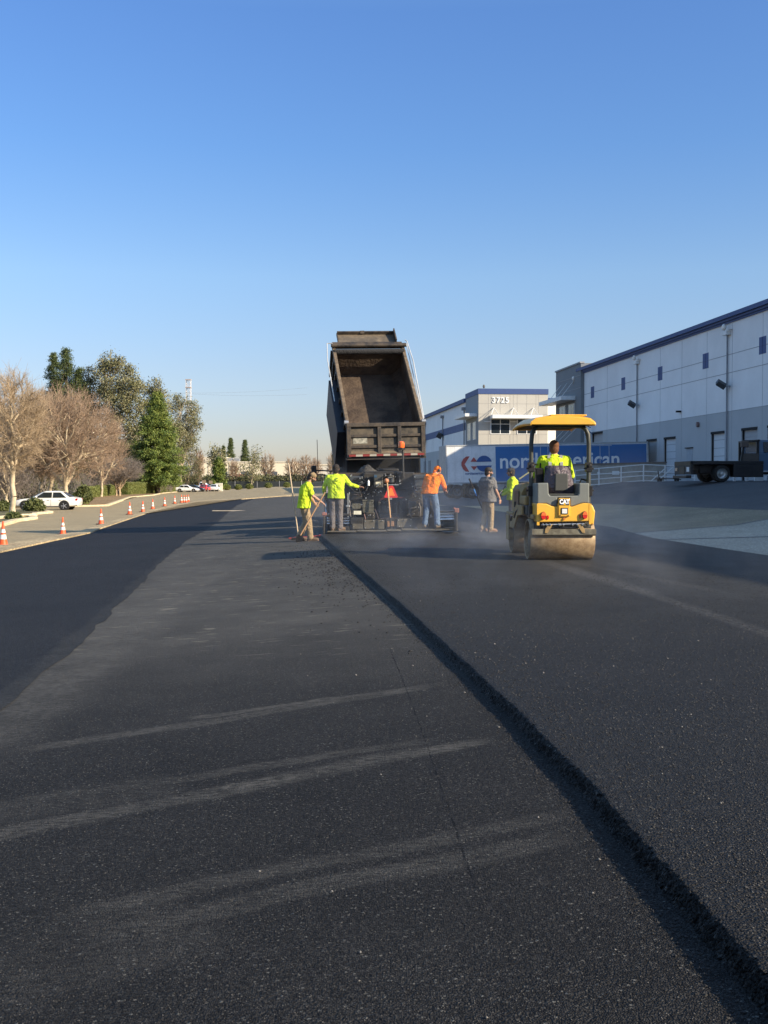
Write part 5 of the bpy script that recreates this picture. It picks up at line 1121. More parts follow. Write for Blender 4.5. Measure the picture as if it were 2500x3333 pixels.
def person(label, loc, rz, shirt, pants, boots, sk, J=None, sleeve='long', head_yaw=0., head_pitch=0., hair=None, hat=None, hatmat=None, muffs=False, gloves=None, fat=1., seated=False, beard=False, vest=False, logo=False, scale=1., untuck=0.):
    o = thing('person', loc, label, 'person', rz=rz, scale=scale)
    j = dict(pel=(0, 0, .98), ch=(0, 0, 1.28), nk=(0, 0, 1.50), hd=(0, .02, 1.645), sl=(-.19, 0, 1.43), sr=(.19, 0, 1.43), el=(-.25, -.02, 1.13), er=(.25, -.02, 1.13), wl=(-.26, .06, .88), wr=(.26, .06, .88),
             hl=(-.095, 0, .94), hr=(.095, 0, .94), kl=(-.11, .02, .51), kr=(.11, .02, .51), al=(-.12, -.02, .10), ar=(.12, -.02, .10), tl=(-.14, .17, .03), tr=(.14, .17, .03), hdl=(0, .1, -1), hdr=(0, .1, -1))
    fat *= 1.07; j.update(J or {}); V_ = {k: Vector(v) for k, v in j.items()}
    sx = (V_['sr'] - V_['sl']).normalized(); up = (V_['ch'] - V_['pel']).normalized(); fy = up.cross(sx).normalized(); hx = (V_['hr'] - V_['hl']).normalized(); hy = Vector((0, 0, 1)).cross(hx).normalized()
    # body
    m = MB(); hd = V_['hd']; RH = Matrix.Rotation(head_yaw, 3, 'Z') @ Matrix.Rotation(head_pitch, 3, 'X')
    hh = lambda x, y, z: hd + RH @ Vector((x, y, z))
    m.ell(hd + RH @ Vector((0, -.008, .028)), (.075, .093, .09), 18, 12, rot=RH)
    m.ell(hh(0, .022, -.045), (.056, .066, .072), 14, 10, rot=RH); m.ell(hh(0, .068, -.088), (.028, .022, .022), 8, 6)
    limb(m, [hh(0, .088, .012), hh(0, .104, -.018), hh(0, .112, -.030)], [.009, .011, .014], 8); m.ell(hh(-.011, .100, -.034), .009, 6, 5); m.ell(hh(.011, .100, -.034), .009, 6, 5)
    m.ell(hh(0, .086, -.058), (.024, .009, .006), 8, 6, rot=RH); m.ell(hh(0, .083, -.069), (.021, .010, .006), 8, 6, rot=RH)
    for s_ in (-1, 1): m.ell(hh(s_ * .077, -.008, -.006), (.010, .020, .032), 8, 8, rot=RH); m.ell(hh(s_ * .033, .082, .030), (.022, .010, .008), 8, 6, rot=RH); m.ell(hh(s_ * .045, .066, -.025), (.024, .02, .02), 8, 6, rot=RH)
    limb(m, [V_['nk'] - Vector((0, 0, .04)), (V_['nk'] + hd) / 2, hd - RH @ Vector((0, .01, .03))], [.062, .056, .058])
    tor(m, [(V_['pel'] - up * .06, .15 * fat, .10 * fat, hx, hy), (V_['pel'] + up * .06, .15 * fat, .10 * fat, hx, hy), ((V_['pel'] + V_['ch']) / 2, .14 * fat, .095 * fat, sx, fy), (V_['ch'], .165 * fat, .105 * fat, sx, fy), (V_['ch'] + (V_['nk'] - V_['ch']) * .6, .16, .09, sx, fy), (V_['nk'], .07, .06, sx, fy)])
    for a in 'lr':
        s_ = V_['s' + a]; e = V_['e' + a]; w = V_['w' + a]; fm = e + (w - e) * .3
        limb(m, [V_['nk'] + (s_ - V_['nk']) * .4 - Vector((0, 0, .03)), s_, s_ + (e - s_) * .4, e, fm, w], [.055, .056, .047, .038, .041, .026])
        if not gloves: hand(m, w, V_['hd' + a], (-1 if a == 'l' else 1, .1, .1), (0, 1, .2) if abs(V_['hd' + a].y) < .8 else (1 if a == 'l' else -1, 0, .2))
        h = V_['h' + a]; kn = V_['k' + a]; an = V_['a' + a]
        limb(m, [h, h + (kn - h) * .4, kn, kn + (an - kn) * .3, an], [.088, .078, .052, .054, .036]); limb(m, [an, V_['t' + a]], [.038, .03])
    body = bake(m, 'body', sk, o, .0065, 2)
    e = MB(); 
    for s_ in (-1, 1): e.ell(hh(s_ * .031, .084, .014), .0115, 10, 8)
    e.build('eyes', M('eye', (.05, .03, .02), rough=.2), body, smooth=True)
    if beard: b = MB(); b.ell(hh(0, .032, -.062), (.061, .066, .064), 14, 10, rot=RH); b.ell(hh(0, .08, -.05), (.03, .022, .012), 10, 6, rot=RH); bake(b, 'beard', hair_d, o, .007, 1)
    # shirt
    m = MB(); f = fat * 1.12
    tor(m, [(V_['pel'] - up * (.075 + untuck), .180 * f, .125 * f, hx, hy), (V_['pel'] + up * .04, .168 * f, .122 * f, hx, hy), ((V_['pel'] + V_['ch']) / 2, .162 * f, .120 * f, sx, fy), (V_['ch'], .185 * f, .125 * f, sx, fy), (V_['ch'] + (V_['nk'] - V_['ch']) * .55, .185 * f, .115 * f, sx, fy), (V_['nk'] - Vector((0, 0, .02)), .085, .075, sx, fy), (V_['nk'] + Vector((0, 0, .015)), .068, .065, sx, fy)])
    for a in 'lr':
        s_ = V_['s' + a]; e_ = V_['e' + a]; w = V_['w' + a]
        if sleeve == 'long': limb(m, [V_['nk'] + (s_ - V_['nk']) * .45 - Vector((0, 0, .035)), s_, s_ + (e_ - s_) * .5, e_, e_ + (w - e_) * .4, w - (w - e_) * .10], [.075, .078, .068, .058, .056, .040])
        else: limb(m, [V_['nk'] + (s_ - V_['nk']) * .45 - Vector((0, 0, .035)), s_, s_ + (e_ - s_) * .5, s_ + (e_ - s_) * .72], [.075, .078, .074, .072])
    # folds
    rs = random.Random(int(abs(loc[0]) * 100))
    for _ in range(11):
        t = rs.uniform(-.02, .85); c = V_['pel'] + (V_['ch'] - V_['pel']) * t * 1.2; sgn = rs.choice((-1, 1)); a = rs.uniform(-1.2, 1.2)
        d0 = (sx * math.sin(a) * .165 * f - fy * math.cos(a) * .112 * f * sgn); p0 = c + d0; p1 = p0 + up * rs.uniform(.06, .16) + sx * rs.uniform(-.07, .07)
        limb(m, [p0, p1], [.016, .007], 6)
    sh = bake(m, 'shirt', shirt, o, .011, 4)
    # trousers
    m = MB(); tor(m, [(V_['pel'] - Vector((0, 0, .12)), .165 * fat, .120 * fat, hx, hy), (V_['pel'] + Vector((0, 0, .03)), .160 * fat, .115 * fat, hx, hy)])
    for a in 'lr':
        h = V_['h' + a]; kn = V_['k' + a]; an = V_['a' + a]
        limb(m, [h, h + (kn - h) * .4, kn, kn + (an - kn) * .35, an + (kn - an) * .12, an + Vector((0, 0, .01))], [.110, .104, .084, .082, .078, .084])
        for _ in range(7):
            t = rs.uniform(.1, .95); q = kn + (an - kn) * t; ang = rs.uniform(0, 6.28); p = q + Vector((math.cos(ang), math.sin(ang), 0)) * .06; limb(m, [p, p + Vector((math.sin(ang) * .05, -math.cos(ang) * .05, rs.uniform(-.03, .03)))], [.018, .010], 6)
    bake(m, 'trousers', pants, o, .011, 3)
    for a in 'lr':
        an = V_['a' + a]; t = V_['t' + a]; d = (t - an); d.z = 0; d.normalize(); m = MB(); z0 = t.z + .015
        base = Vector((an.x, an.y, z0)); limb(m, [an + Vector((0, 0, .05)), Vector((an.x, an.y, z0 + .03)), base + d * .08 + Vector((0, 0, .018)), base + d * .17 + Vector((0, 0, .008))], [.052, .050, .046, .042]); limb(m, [base - d * .045, base], [.042, .046])
        b = bake(m, 'boot', boots, o, .009, 2)
        so_ = MB(); so_.loft([[base + d * yy + Vector((-d.y, d.x, 0)) * (w_ * math.cos(t2)) + d * (.0) + Vector((0, 0, zz)) for yy, w_ in ((-.085, .03), (-.06, .045), (.0, .043), (.08, .048), (.15, .046), (.205, .025))] + [base + d * yy - Vector((-d.y, d.x, 0)) * w_ + Vector((0, 0, zz)) for yy, w_ in ((.205, .025), (.15, .046), (.08, .048), (.0, .043), (-.06, .045), (-.085, .03))] for zz, t2 in ((-.042, 0), (-.018, 0))]); so_.build('sole', M('sole', (.10, .075, .05), rough=.9), b)
    if gloves:
        for a in 'lr': m = MB(); w = V_['w' + a]; limb(m, [w - V_['hd' + a].normalized() * .03, w + V_['hd' + a].normalized() * .02], [.034, .032]); hand(m, w, V_['hd' + a], (-1 if a == 'l' else 1, .1, .1), (0, 1, .2) if abs(V_['hd' + a].y) < .8 else (1 if a == 'l' else -1, 0, .2), k=1.1); bake(m, 'glove', gloves, o, .0075, 1)
    if hair:
        m = MB(); m.ell(hh(0, -.022, .040), (.090, .102, .092), 18, 12, rot=RH); m.ell(hh(0, -.040, -.030), (.088, .078, .100), 14, 10, rot=RH); bake(m, 'hair', hair, o, .008, 1)
    if hat in ('cap', 'cap_back'):
        m = MB(); sg = 1 if hat == 'cap' else -1
        m.ell(hh(0, -.008, .052), (.091, .104, .078), 18, 12, rot=RH)
        rg = [hh(.075 * math.cos(t), sg * (.07 + .085 * math.sin(t)), .040 - .012 * math.sin(t)) for t in np.linspace(.1, math.pi - .1, 12)]
        m.prism(rg, RH @ Vector((0, 0, .012))); m.ell(hh(0, -.008, .13), .010, 6, 5)
        bake(m, 'cap', hatmat, o, .006, 1)
    if hat == 'hood':
        m = MB(); m.ell(hh(0, -.012, .03), (.090, .103, .094), 18, 12, rot=RH); m.ell(hh(0, -.05, -.05), (.07, .06, .06), 12, 8); m.ell(V_['nk'] + Vector((0, -.04, .0)), (.10, .07, .05), 12, 8); bake(m, 'hood', hatmat, o, .008, 2)
    if muffs:
        for s_ in (-1, 1): m = MB(); m.ell(hh(s_ * .100, -.004, .0), (.026, .040, .045), 12, 10, rot=RH); m.build('ear_muff', blackp, o, smooth=True)
        m = MB(); m.path([hh(.105 * math.cos(t), -.02, .02 + .125 * math.sin(t)) for t in np.linspace(0, math.pi, 12)], .007, 6); m.build('muff_band', blackp, o)
    if vest:
        m = MB()
        for s_ in (-1, 1):
            pts = []
            for t in np.linspace(-.15, 1.0, 9):
                c = V_['pel'] + (V_['nk'] - V_['pel']) * t; wd = (.120 + .012 * math.sin(t * 3)) * f * (1 if t < .8 else 1.12)
                pts.append((c + sx * s_ * (.088 + .02 * t) - fy * (.128 * f if t < .85 else .085), sx))
            m.loft([[p - x * .027, p + x * .027, p + x * .027 + fy * .03, p - x * .027 + fy * .03] for p, x in pts])
        m.build('reflective_stripe', M('reflective_tape', (.34, .34, .34), rough=.4), sh)
    if logo:
        m = MB(); c = V_['ch'] - fy * (.128 * f) ; rs = random.Random(4)
        for k in range(9): x = -.075 + k * .019; zt = .045 - (x / .1) ** 2 * .02; m.prism([c + sx * x + up * zt, c + sx * (x + .012) + up * zt, c + sx * (x + .012) + up * (zt + .016), c + sx * x + up * (zt + .016)], -fy * .012)
        m.ell(c + sx * .04 + up * .10, (.035, .012, .010), 10, 6)
        m.build('shirt_print', M('print_dark', (.10, .14, .03)), sh)
    return o

def tool(name, label, cat, segs, mats, extra=None):
    p = segs[0][0]; o = thing(name, (p[0], p[1], 0), label, cat)
    for k, (a, b_, r0, r1, mm, nm) in enumerate(segs): m = MB(); m.cyl(Vector(a), Vector(b_), r0, r1, 10); m.build(nm, mm, o, world=True, smooth=True)
    if extra: extra(o)
    return o
wood = M('tool_wood', (.50, .29, .14), rough=.6, var=.15, scale=8)
woodp = M('tool_wood_pale', (.52, .40, .27), rough=.6, var=.15, scale=8)

# worker with the shovel, left of the paver
p1 = W(996, 1762, 27.35); zg = terr(p1.x, 27.35)
person('worker in lime T-shirt, khaki trousers and backwards camouflage cap holding a shovel', (p1.x, 27.35, zg), R(-82), lime, khaki, boot_t, skin,
       dict(pel=(0, -.04, .96), ch=(0, .0, 1.25), nk=(0, .06, 1.46), hd=(0, .155, 1.585), sl=(-.18, .03, 1.39), sr=(.18, .03, 1.39), er=(.22, .16, 1.12), wr=(.13, .38, .97), el=(-.22, .12, 1.12), wl=(-.10, .22, .95),
            hl=(-.09, -.05, .92), hr=(.09, -.05, .92), kl=(-.10, .02, .50), kr=(.10, .06, .50), al=(-.13, -.16, .10), ar=(.10, .10, .10), tl=(-.13, .02, .03), tr=(.12, .28, .03), hdr=(-.1, .8, -.6), hdl=(0, .6, -.6)),
       sleeve='short', head_yaw=R(-18), head_pitch=R(-24), hair=hair_d, hat='cap_back', hatmat=capc, beard=True, fat=1.12, untuck=.07)
hd1 = W(1042, 1648, 27.0)
a = W(1058, 1602, 27.0); b_ = W(978, 1742, 27.1)
tool('shovel', 'wooden-handled shovel held by the worker in the backwards cap', 'shovel', [(a, b_, .018, .018, wood, 'handle')], None,
     lambda o: (lambda m: (m.prism([b_ + Vector((-.10, 0, .0)), b_ + Vector((.08, 0, .05)), b_ + Vector((.03, .05, -.16)), b_ + Vector((-.12, .05, -.19))], (0, .02, 0)), m.build('blade', blackp, o, world=True, bevel=.004)))(MB()))
a2 = W(939, 1507, 27.9); b2 = W(972, 1758, 27.7)
tool('asphalt_rake', 'long wooden-handled asphalt rake standing behind the worker in the backwards cap', 'rake', [(a2, b2 + Vector((0, 0, .06)), .017, .017, woodp, 'handle')], None,
     lambda o: (lambda m: (m.box(b2 + Vector((0, .03, .03)), (.36, .04, .07)), m.build('rake_head', blackp, o, world=True)))(MB()))
lu = thing('lute', W(985, 1747, 28.6), 'dark red lute lying flat on the worn base by the mat joint', 'lute')
m = MB(); a_, c_ = W(940, 1746, 28.6), W(1045, 1744, 28.8); a_.z = terr(a_.x, 28.6) + .03; c_.z = terr(c_.x, 28.8) + .04; m.cyl(a_, c_, .022); m.box(c_ + Vector((.0, 0, 0)), (.1, .4, .06)); m.build('bar', M('lute_red', (.20, .03, .025), rough=.5), lu, world=True)
# operator on the screed
fz_ = W(1095, 1728, 29.15).z
person('worker in long lime shirt standing on the paver with a hand on its steering wheel', (W(1094, 1728, 29.2).x, 29.22, fz_), R(-8), lime, greyt, boot_t, skin_d,
       dict(nk=(0, .01, 1.49), hd=(0, .03, 1.635), sl=(-.21, 0, 1.41), sr=(.20, .02, 1.42), el=(-.32, -.03, 1.14), wl=(-.33, .10, .93), er=(.36, .12, 1.22), wr=(.57, .24, 1.16), kl=(-.09, .02, .50), kr=(.10, .02, .50), al=(-.09, -.05, .10), ar=(.11, -.02, .10), tl=(-.13, .12, .03), tr=(.2, .13, .03), hdr=(1, .2, 0), hdl=(.3, .2, -1)),
       head_yaw=R(-6), hair=hair_d, fat=1.08, logo=True, untuck=.05)
# operator in orange
fz3 = W(1398, 1716, 29.2).z
person('worker in orange hooded sweatshirt and blue jeans leaning over the right console of the paver', (W(1398, 1716, 29.2).x, 29.2, fz3), R(-28), orange, jean, M('boot_grey', (.13, .12, .11), rough=.8), skin,
       dict(pel=(0, .02, .95), ch=(.02, .13, 1.20), nk=(.03, .27, 1.39), hd=(.05, .38, 1.50), sl=(-.17, .22, 1.33), sr=(.22, .2, 1.33), el=(-.27, .20, 1.04), wl=(-.22, .34, .86), er=(.34, .22, 1.06), wr=(.24, .44, .97), hl=(-.1, .0, .92), hr=(.1, .02, .92), kl=(-.10, .05, .5), kr=(.16, .10, .5), al=(-.10, -.06, .1), ar=(.24, -.02, .1), tl=(-.12, .1, .03), tr=(.28, .14, .03), hdr=(0, 1, -.3)),
       head_yaw=R(-35), head_pitch=R(-22), hat='hood', hatmat=orange, muffs=True, fat=1.05, untuck=.0)
# supervisor in grey
p4 = W(1588, 1740, 30.0); z4g = terr(p4.x, 30) + TH
person('bearded worker in charcoal short-sleeved shirt and khaki trousers standing between the paver and the roller', (p4.x, 30.1, z4g), R(-52), greys, khaki, boot_b, skin,
       dict(nk=(0, .0, 1.50), hd=(0, .045, 1.64), el=(-.27, -.02, 1.15), wl=(-.22, .16, .98), er=(.28, .05, 1.14), wr=(.27, .20, .90), kl=(-.1, .02, .5), kr=(.1, .04, .5), al=(-.11, -.10, .1), ar=(.10, .02, .1), tl=(-.13, .08, .03), tr=(.12, .22, .03)),
       sleeve='short', head_yaw=R(-32), head_pitch=R(-6), hair=hair_d, hat='cap_back', hatmat=capg, beard=True, fat=1.26, untuck=.08, scale=1.0)
a3, b3 = W(1527, 1558, 29.9), W(1585, 1690, 30.3)
tool('shovel', 'black and blue shafted shovel tucked beside the worker in the charcoal shirt', 'shovel', [(a3, a3.lerp(b3, .25), .022, .02, blackp, 'grip'), (a3.lerp(b3, .25), a3.lerp(b3, .42), .019, .019, M('shaft_blue', (.05, .20, .55), rough=.3), 'blue_shaft'), (a3.lerp(b3, .42), b3, .018, .018, blackp, 'shaft')], None)
# worker behind the roller
p5 = W(1668, 1738, 30.6)
person('worker in long-sleeved lime shirt and dark cap half hidden behind the roller', (p5.x, 30.6, terr(p5.x, 30.6) + TH), R(84), lime, greyt, boot_t, skin_d,
       dict(pel=(0, 0, .97), hd=(0, .05, 1.635), sl=(-.2, 0, 1.42), el=(-.24, .05, 1.12), wl=(-.14, .30, 1.0), er=(.24, .12, 1.14), wr=(.10, .36, 1.10), hdl=(.2, 1, -.1), hdr=(-.2, 1, 0)),
       hair=hair_d, hat='cap', hatmat=capg, gloves=gl_b, fat=1.1, untuck=.03)
a5, b5 = W(1645, 1583, 30.5), W(1600, 1640, 30.2)
tool('shovel', 'black shovel gripped in both gloved hands of the worker behind the roller', 'shovel', [(a5, b5, .018, .018, blackp, 'handle')], None,
     lambda o: (lambda m: (m.prism([b5 + Vector((-.16, 0, -.12)), b5 + Vector((-.02, 0, .04)), b5 + Vector((.05, 0, -.04)), b5 + Vector((-.06, 0, -.22))], (0, .02, 0)), m.build('blade', blackp, o, world=True)))(MB()))
a6, b6 = W(1690, 1559, 31.2), W(1778, 1498, 31.0)
tool('lute', 'pale long-handled lute raised on the shoulder behind the roller', 'lute', [(a6, b6, .022, .022, M('handle_cream', (.52, .47, .25), rough=.6), 'handle')], None)
# roller driver
dm = Matrix.Rotation(R(2.2), 3, 'Z') @ Vector((-.03, .30, 0))
person('ginger-haired driver in lime hi-vis jacket with grey stripes seated on the roller', (RX + dm.x, RY + dm.y, RO.location.z + .38), R(0), lime, greyt, boot_t, skin,
       dict(pel=(0, 0, .96), ch=(0, .01, 1.24), nk=(0, .02, 1.47), hd=(0, .05, 1.615), sl=(-.22, .02, 1.39), sr=(.22, .02, 1.39), el=(-.33, .08, 1.10), wl=(-.20, .40, 1.13), er=(.33, .12, 1.10), wr=(.20, .42, 1.12), hl=(-.1, .04, .93), hr=(.1, .04, .93), kl=(-.17, .46, .95), kr=(.17, .46, .95), al=(-.17, .5, .62), ar=(.17, .5, .62), tl=(-.18, .66, .57), tr=(.18, .66, .57), hdl=(.3, 1, 0), hdr=(-.3, 1, 0)),
       hair=hair_r, fat=1.12, vest=True, head_yaw=R(-8), gloves=M('glove_white', (.5, .5, .47), rough=.9))
# shovel stood on the back of the paver
a7, b7 = W(*z3(939, 318), 29.35), W(*z3(970, 650), 29.25)
tool('shovel', 'wooden-handled shovel with orange ball grip leaning upright on the paver', 'shovel', [(a7, b7, .022, .020, wood, 'handle'), (b7, b7 + Vector((0, 0, -.13)), .02, .03, blackp, 'socket')], None,
     lambda o: (lambda m: (m.ell(a7 + Vector((-.015, 0, .0)), .065), m.build('ball_grip', M('grip_orange', (.48, .20, .10), rough=.5), o, world=True, smooth=True)))(MB()))

# ------------------------------------------------------------------ traffic cones
cone_o = M('cone_orange', (.85, .10, .02), rough=.5, var=.12, dirt=(.45, .12, .05), dirt_amt=.3, dscale=9); cone_w = M('cone_band', (.78, .75, .68), rough=.35); cone_b = M('cone_base', (.07, .03, .02), rough=.9, dirt=(.3, .07, .03), dirt_amt=.5, dscale=6)
cone = None
clabels = ['nearest of all, at the left picture edge', 'dusty, second from the near end of the row', 'by the break in the concrete edge', 'fourth from the near end of the row', 'fifth from the near end of the row', 'sixth from the near end of the row', 'seventh from the near end, alone in its gap', 'eighth from the near end', 'left of the four bunched far away', 'second of the four bunched far away', 'third of the four bunched far away', 'rightmost of the four bunched far away']
for i, (zx, zy, hh_) in enumerate(((25, 1605, 190), (485, 1520, 138), (780, 1438, 120), (1000, 1362, 97), (1102, 1343, 85), (1178, 1320, 77), (1270, 1298, 70), (1348, 1278, 61), (1400, 1271, 62), (1420, 1269, 58), (1437, 1270, 60), (1454, 1263, 55))):
    g = G(*z1(zx, zy))
    if cone is None:
        cone = thing('traffic_cone', g, '', 'traffic cone', group='traffic cones along the concrete edge')
        m = MB()
        m.lathe((0, 0, 0), [(.135, .03), (.118, .09), (.095, .20)], 'z', 24); m.lathe((0, 0, 0), [(.078, .33), (.067, .385)], 'z', 24); m.lathe((0, 0, 0), [(.048, .49), (.028, .69), (.022, .71), (.001, .71)], 'z', 24)
        m.build('cone_body', cone_o, cone, smooth=True)
        m = MB(); m.lathe((0, 0, 0), [(.096, .20), (.079, .33)], 'z', 24); b_ = m.build('reflective_band', cone_w, cone, smooth=True)
        m = MB(); m.lathe((0, 0, 0), [(.068, .385), (.049, .49)], 'z', 24); m.build('reflective_band', cone_w, cone, smooth=True)
        m = MB(); m.box((0, 0, .018), (.36, .36, .034)); m.build('cone_foot', cone_b, cone, bevel=.012); c = cone
        p = cone
    else: p = copy_tree(cone); p.location = g
    p['label'] = ('orange and white traffic cone, ' + clabels[i]); s_ = hh_ * .42194 / (F / g.y) / .71; p.scale = (max(.9, min(1.1, s_)),) * 3; p.rotation_euler = (0, 0, random.uniform(0, 1.5))
# ------------------------------------------------------------------ cars
def car(name, label, cat, loc, rz, col, L=4.85, Wd=1.8, Hh=1.43, kind='sedan', group=None, lights=True):
    o = thing(name, loc, label, cat, rz=rz, group=group)
    pm = M('car_paint_' + col[0], col[1], rough=.25, var=.03, coat=.8, spec=.5); w = Wd / 2; belt = .92 if kind == 'sedan' else 1.05; st = []
    if kind == 'sedan': prof = [(0, .48, .78, .80), (.06, .34, .90, .90), (.35, .28, .99, .97), (1.0, .26, .99, 1.), (1.9, .25, .95, 1.), (3.0, .25, .93, 1.), (3.6, .26, .90, .99), (4.2, .28, .83, .96), (4.62, .30, .72, .86), (4.78, .34, .62, .74), (4.85, .40, .52, .60)]
    else: prof = [(0, .5, .95, .85), (.06, .40, 1.05, .92), (.4, .38, 1.1, .98), (1.6, .36, 1.1, 1.), (3.0, .36, 1.08, 1.), (3.6, .38, 1.06, .99), (4.3, .4, 1.0, .97), (4.7, .42, .92, .9), (4.85, .5, .78, .78)]
    rings = []
    for x, z0, zt, wf in prof:
        x = x * L / 4.85; W_ = w * wf
        half = [(W_ * .85, z0), (W_ * .98, z0 + .08), (W_, z0 + (zt - z0) * .45), (W_ * .985, z0 + (zt - z0) * .8), (W_ * .90, zt - .03), (W_ * .6, zt + .005), (0, zt + .012)]
        rings.append([Vector((x, y, z)) for y, z in half] + [Vector((x, -y, z)) for y, z in half[-2::-1]])
    m = MB(); m.loft(rings); body = m.build('body', pm, o, smooth=True)
    if kind == 'sedan': g0, g1, r0, r1 = .55, 3.55, 1.25, 2.55
    elif kind == 'suv': g0, g1, r0, r1 = .12, 3.6, .45, 2.7
    else: g0, g1, r0, r1 = 1.7, 3.6, 1.85, 2.8
    k = L / 4.85; g0, g1, r0, r1 = g0 * k, g1 * k, r0 * k, r1 * k; zb_ = .92 if kind == 'sedan' else 1.06
    def ring(z, a, b_, wy_, n=7):
        return [Vector((a, -wy_ * .86, z)), Vector((a + .10, -wy_, z)), Vector((b_ - .35 * (1 if z < zb_ + .1 else .5), -wy_, z)), Vector((b_, -wy_ * .7, z)), Vector((b_ + .03, 0, z)), Vector((b_, wy_ * .7, z)), Vector((b_ - .35 * (1 if z < zb_ + .1 else .5), wy_, z)), Vector((a + .10, wy_, z)), Vector((a, wy_ * .86, z))]
    wt = w * .76; m = MB(); m.loft([ring(zb_ - .02, g0, g1, w * .93), ring(zb_ + (Hh - zb_) * .8, r0 - (r0 - g0) * .15, r1 + (g1 - r1) * .15, wt * 1.03), ring(Hh, r0 + .12, r1 - .1, wt * .86)])
    cab = m.build('cabin', pm, o, bevel=.03, smooth=True)
    glm = M('car_glass', (.018, .022, .022), rough=.06, spec=.8, var=.2)
    zt_ = zb_ + (Hh - zb_) * .8
    for s_ in (-1, 1):
        lo = lambda x: Vector((x, s_ * (w * .93 + .008), zb_ + .02)); hi = lambda x: Vector((x, s_ * (wt * 1.03 + .010), zt_))
        xa, xb = g0 + .28 * k, g1 - .45 * k; ta, tb = r0 + .02, r1 - .05; mid = (xa + xb) / 2 - .12
        for nm, q in (('rear_window', [lo(xa), lo(mid - .04), hi(mid - .04), hi(ta)]), ('front_window', [lo(mid + .04), lo(xb), hi(tb), hi(mid + .04)])):
            m = MB(); m.prism(q, (0, s_ * .006, 0)); m.build('side_window', glm, cab)
    if kind != 'pickup':
        m = MB(); a, b_ = Vector((g0 - .01, 0, zb_ + .03)), Vector((r0 - (r0 - g0) * .15 - .012, 0, zt_)); m.prism([a + Vector((0, -w * .72, 0)), a + Vector((0, w * .72, 0)), b_ + Vector((0, wt * .75, 0)), b_ + Vector((0, -wt * .75, 0))], (-.01, 0, .006)); m.build('rear_screen', glm, cab)
    m = MB(); a, b_ = Vector((g1 + .02, 0, zb_ + .03)), Vector((r1 + (g1 - r1) * .15 + .03, 0, zt_)); m.prism([a + Vector((0, -w * .6, 0)), a + Vector((0, w * .6, 0)), b_ + Vector((0, wt * .66, 0)), b_ + Vector((0, -wt * .66, 0))], (.012, 0, .006)); m.build('windscreen', glm, cab)
    rr_ = .335 if kind == 'sedan' else .39
    for x in (.98 * k, 3.82 * k):
        for s_ in (-1, 1):
            m = MB(); m.cyl((x, s_ * (w - .20), rr_ + .03), (x, s_ * (w + .004), rr_ + .03), rr_ + .05, n=24); m.build('wheel_arch', dark_m, body)
            wh = wheel('wheel', (x, s_ * (w - .095), rr_), rr_, .22, o, side=s_, rimmat=M('alloy', (.42, .42, .43), rough=.3, metal=.6))
            m = MB()
            for q in range(5): a = q * 1.2566; m.box((x + .12 * math.cos(a), s_ * (w + .008), rr_ + .12 * math.sin(a)), (.20, .02, .05), rot=(0, -a, 0))
            m.build('spokes', M('alloy', (.42, .42, .43)), wh)
    for s_ in (-1, 1):
        m = MB(); m.box((.10, s_ * w * .78, .80 if kind == 'sedan' else .95), (.14, .30, .15)); m.build('tail_light', M('lens_red', (.55, .015, .015)), o, bevel=.02)
        m = MB(); m.box((L - .30, s_ * w * .76, .66 if kind == 'sedan' else .85), (.32, .22, .12), rot=(0, R(14), 0)); m.build('headlight', M('lens_clear', (.5, .52, .55), rough=.1), o, bevel=.02)
        m = MB(); m.ell((g1 - .55, s_ * (w * .93 + .12), zb_ + .08), (.09, .10, .07), 10, 8); m.build('wing_mirror', pm, o, smooth=True)
    m = MB()
    for s_ in (-1, 1):
        m.bx(.9, 3.9, s_ * (w - .002), s_ * (w + .006), .255, .31); mid = (g0 + g1) / 2 - .1
        for xx in (mid, g0 + .45, g1 - .55): m.bx(xx - .006, xx + .006, s_ * (w * .99), s_ * (w + .003), .35, zb_ - .12)
        for xx in (mid + .12, g0 + .65): m.bx(xx, xx + .16, s_ * w * .99, s_ * (w + .012), zb_ - .19, zb_ - .16)
    m.build('door_seams', M('seam_dark', (.06, .06, .06)), body)
    return o
pearl = ('pearl', (.80, .77, .68)); whitec = ('white', (.78, .78, .77))
g = G(*z1(240, 1328)); xw = (z1(620, 0)[0] - 1250) / F * g.y
car('parked_car', 'pearl white saloon parked in front of the bare trees at left', 'car', (xw, g.y, g.z), R(180 + 2), pearl)
g = G(*z2(360, 835)); x0 = (z2(238, 0)[0] - 1250) / F * g.y
car('parked_car', 'white saloon seen side-on nearest of the far parked cars', 'car', (x0, g.y, g.z), R(0), whitec, L=4.75)
g0y = g.y
def atpx(zx, Y): return ((z2(zx, 0)[0] - 1250) / F * Y, Y)
x_, Y_ = atpx(330, g0y + 5); car('parked_car', 'black hatchback mostly hidden behind the far white saloon', 'car', (x_, Y_, terr(x_, Y_)), R(-2), ('black', (.015, .016, .02)), L=4.4)
x_, Y_ = atpx(400, g0y + 12); car('parked_car', 'white pickup truck standing tall behind the far white saloon', 'truck', (x_, Y_, terr(x_, Y_) + .15), R(0), whitec, L=5.4, Wd=1.95, Hh=1.9, kind='pickup')
x_, Y_ = atpx(560, g0y + 2.5); car('parked_car', 'red hatchback nose just showing beside the far white pickup', 'car', (x_ - 1.2, Y_ + 3, terr(x_, Y_)), R(80), ('red', (.5, .03, .02)), L=4.2)
x_, Y_ = atpx(640, g0y + 8); car('parked_car', 'white saloon tail-on beside the pale utility cabinet', 'car', (x_, Y_, terr(x_, Y_)), R(85), whitec, L=4.4)
x_, Y_ = atpx(870, 332); car('parked_car', 'red car on the road in front of the long cream building', 'car', (x_, Y_, 2.2), R(0), ('red', (.5, .03, .02)), L=4.6)
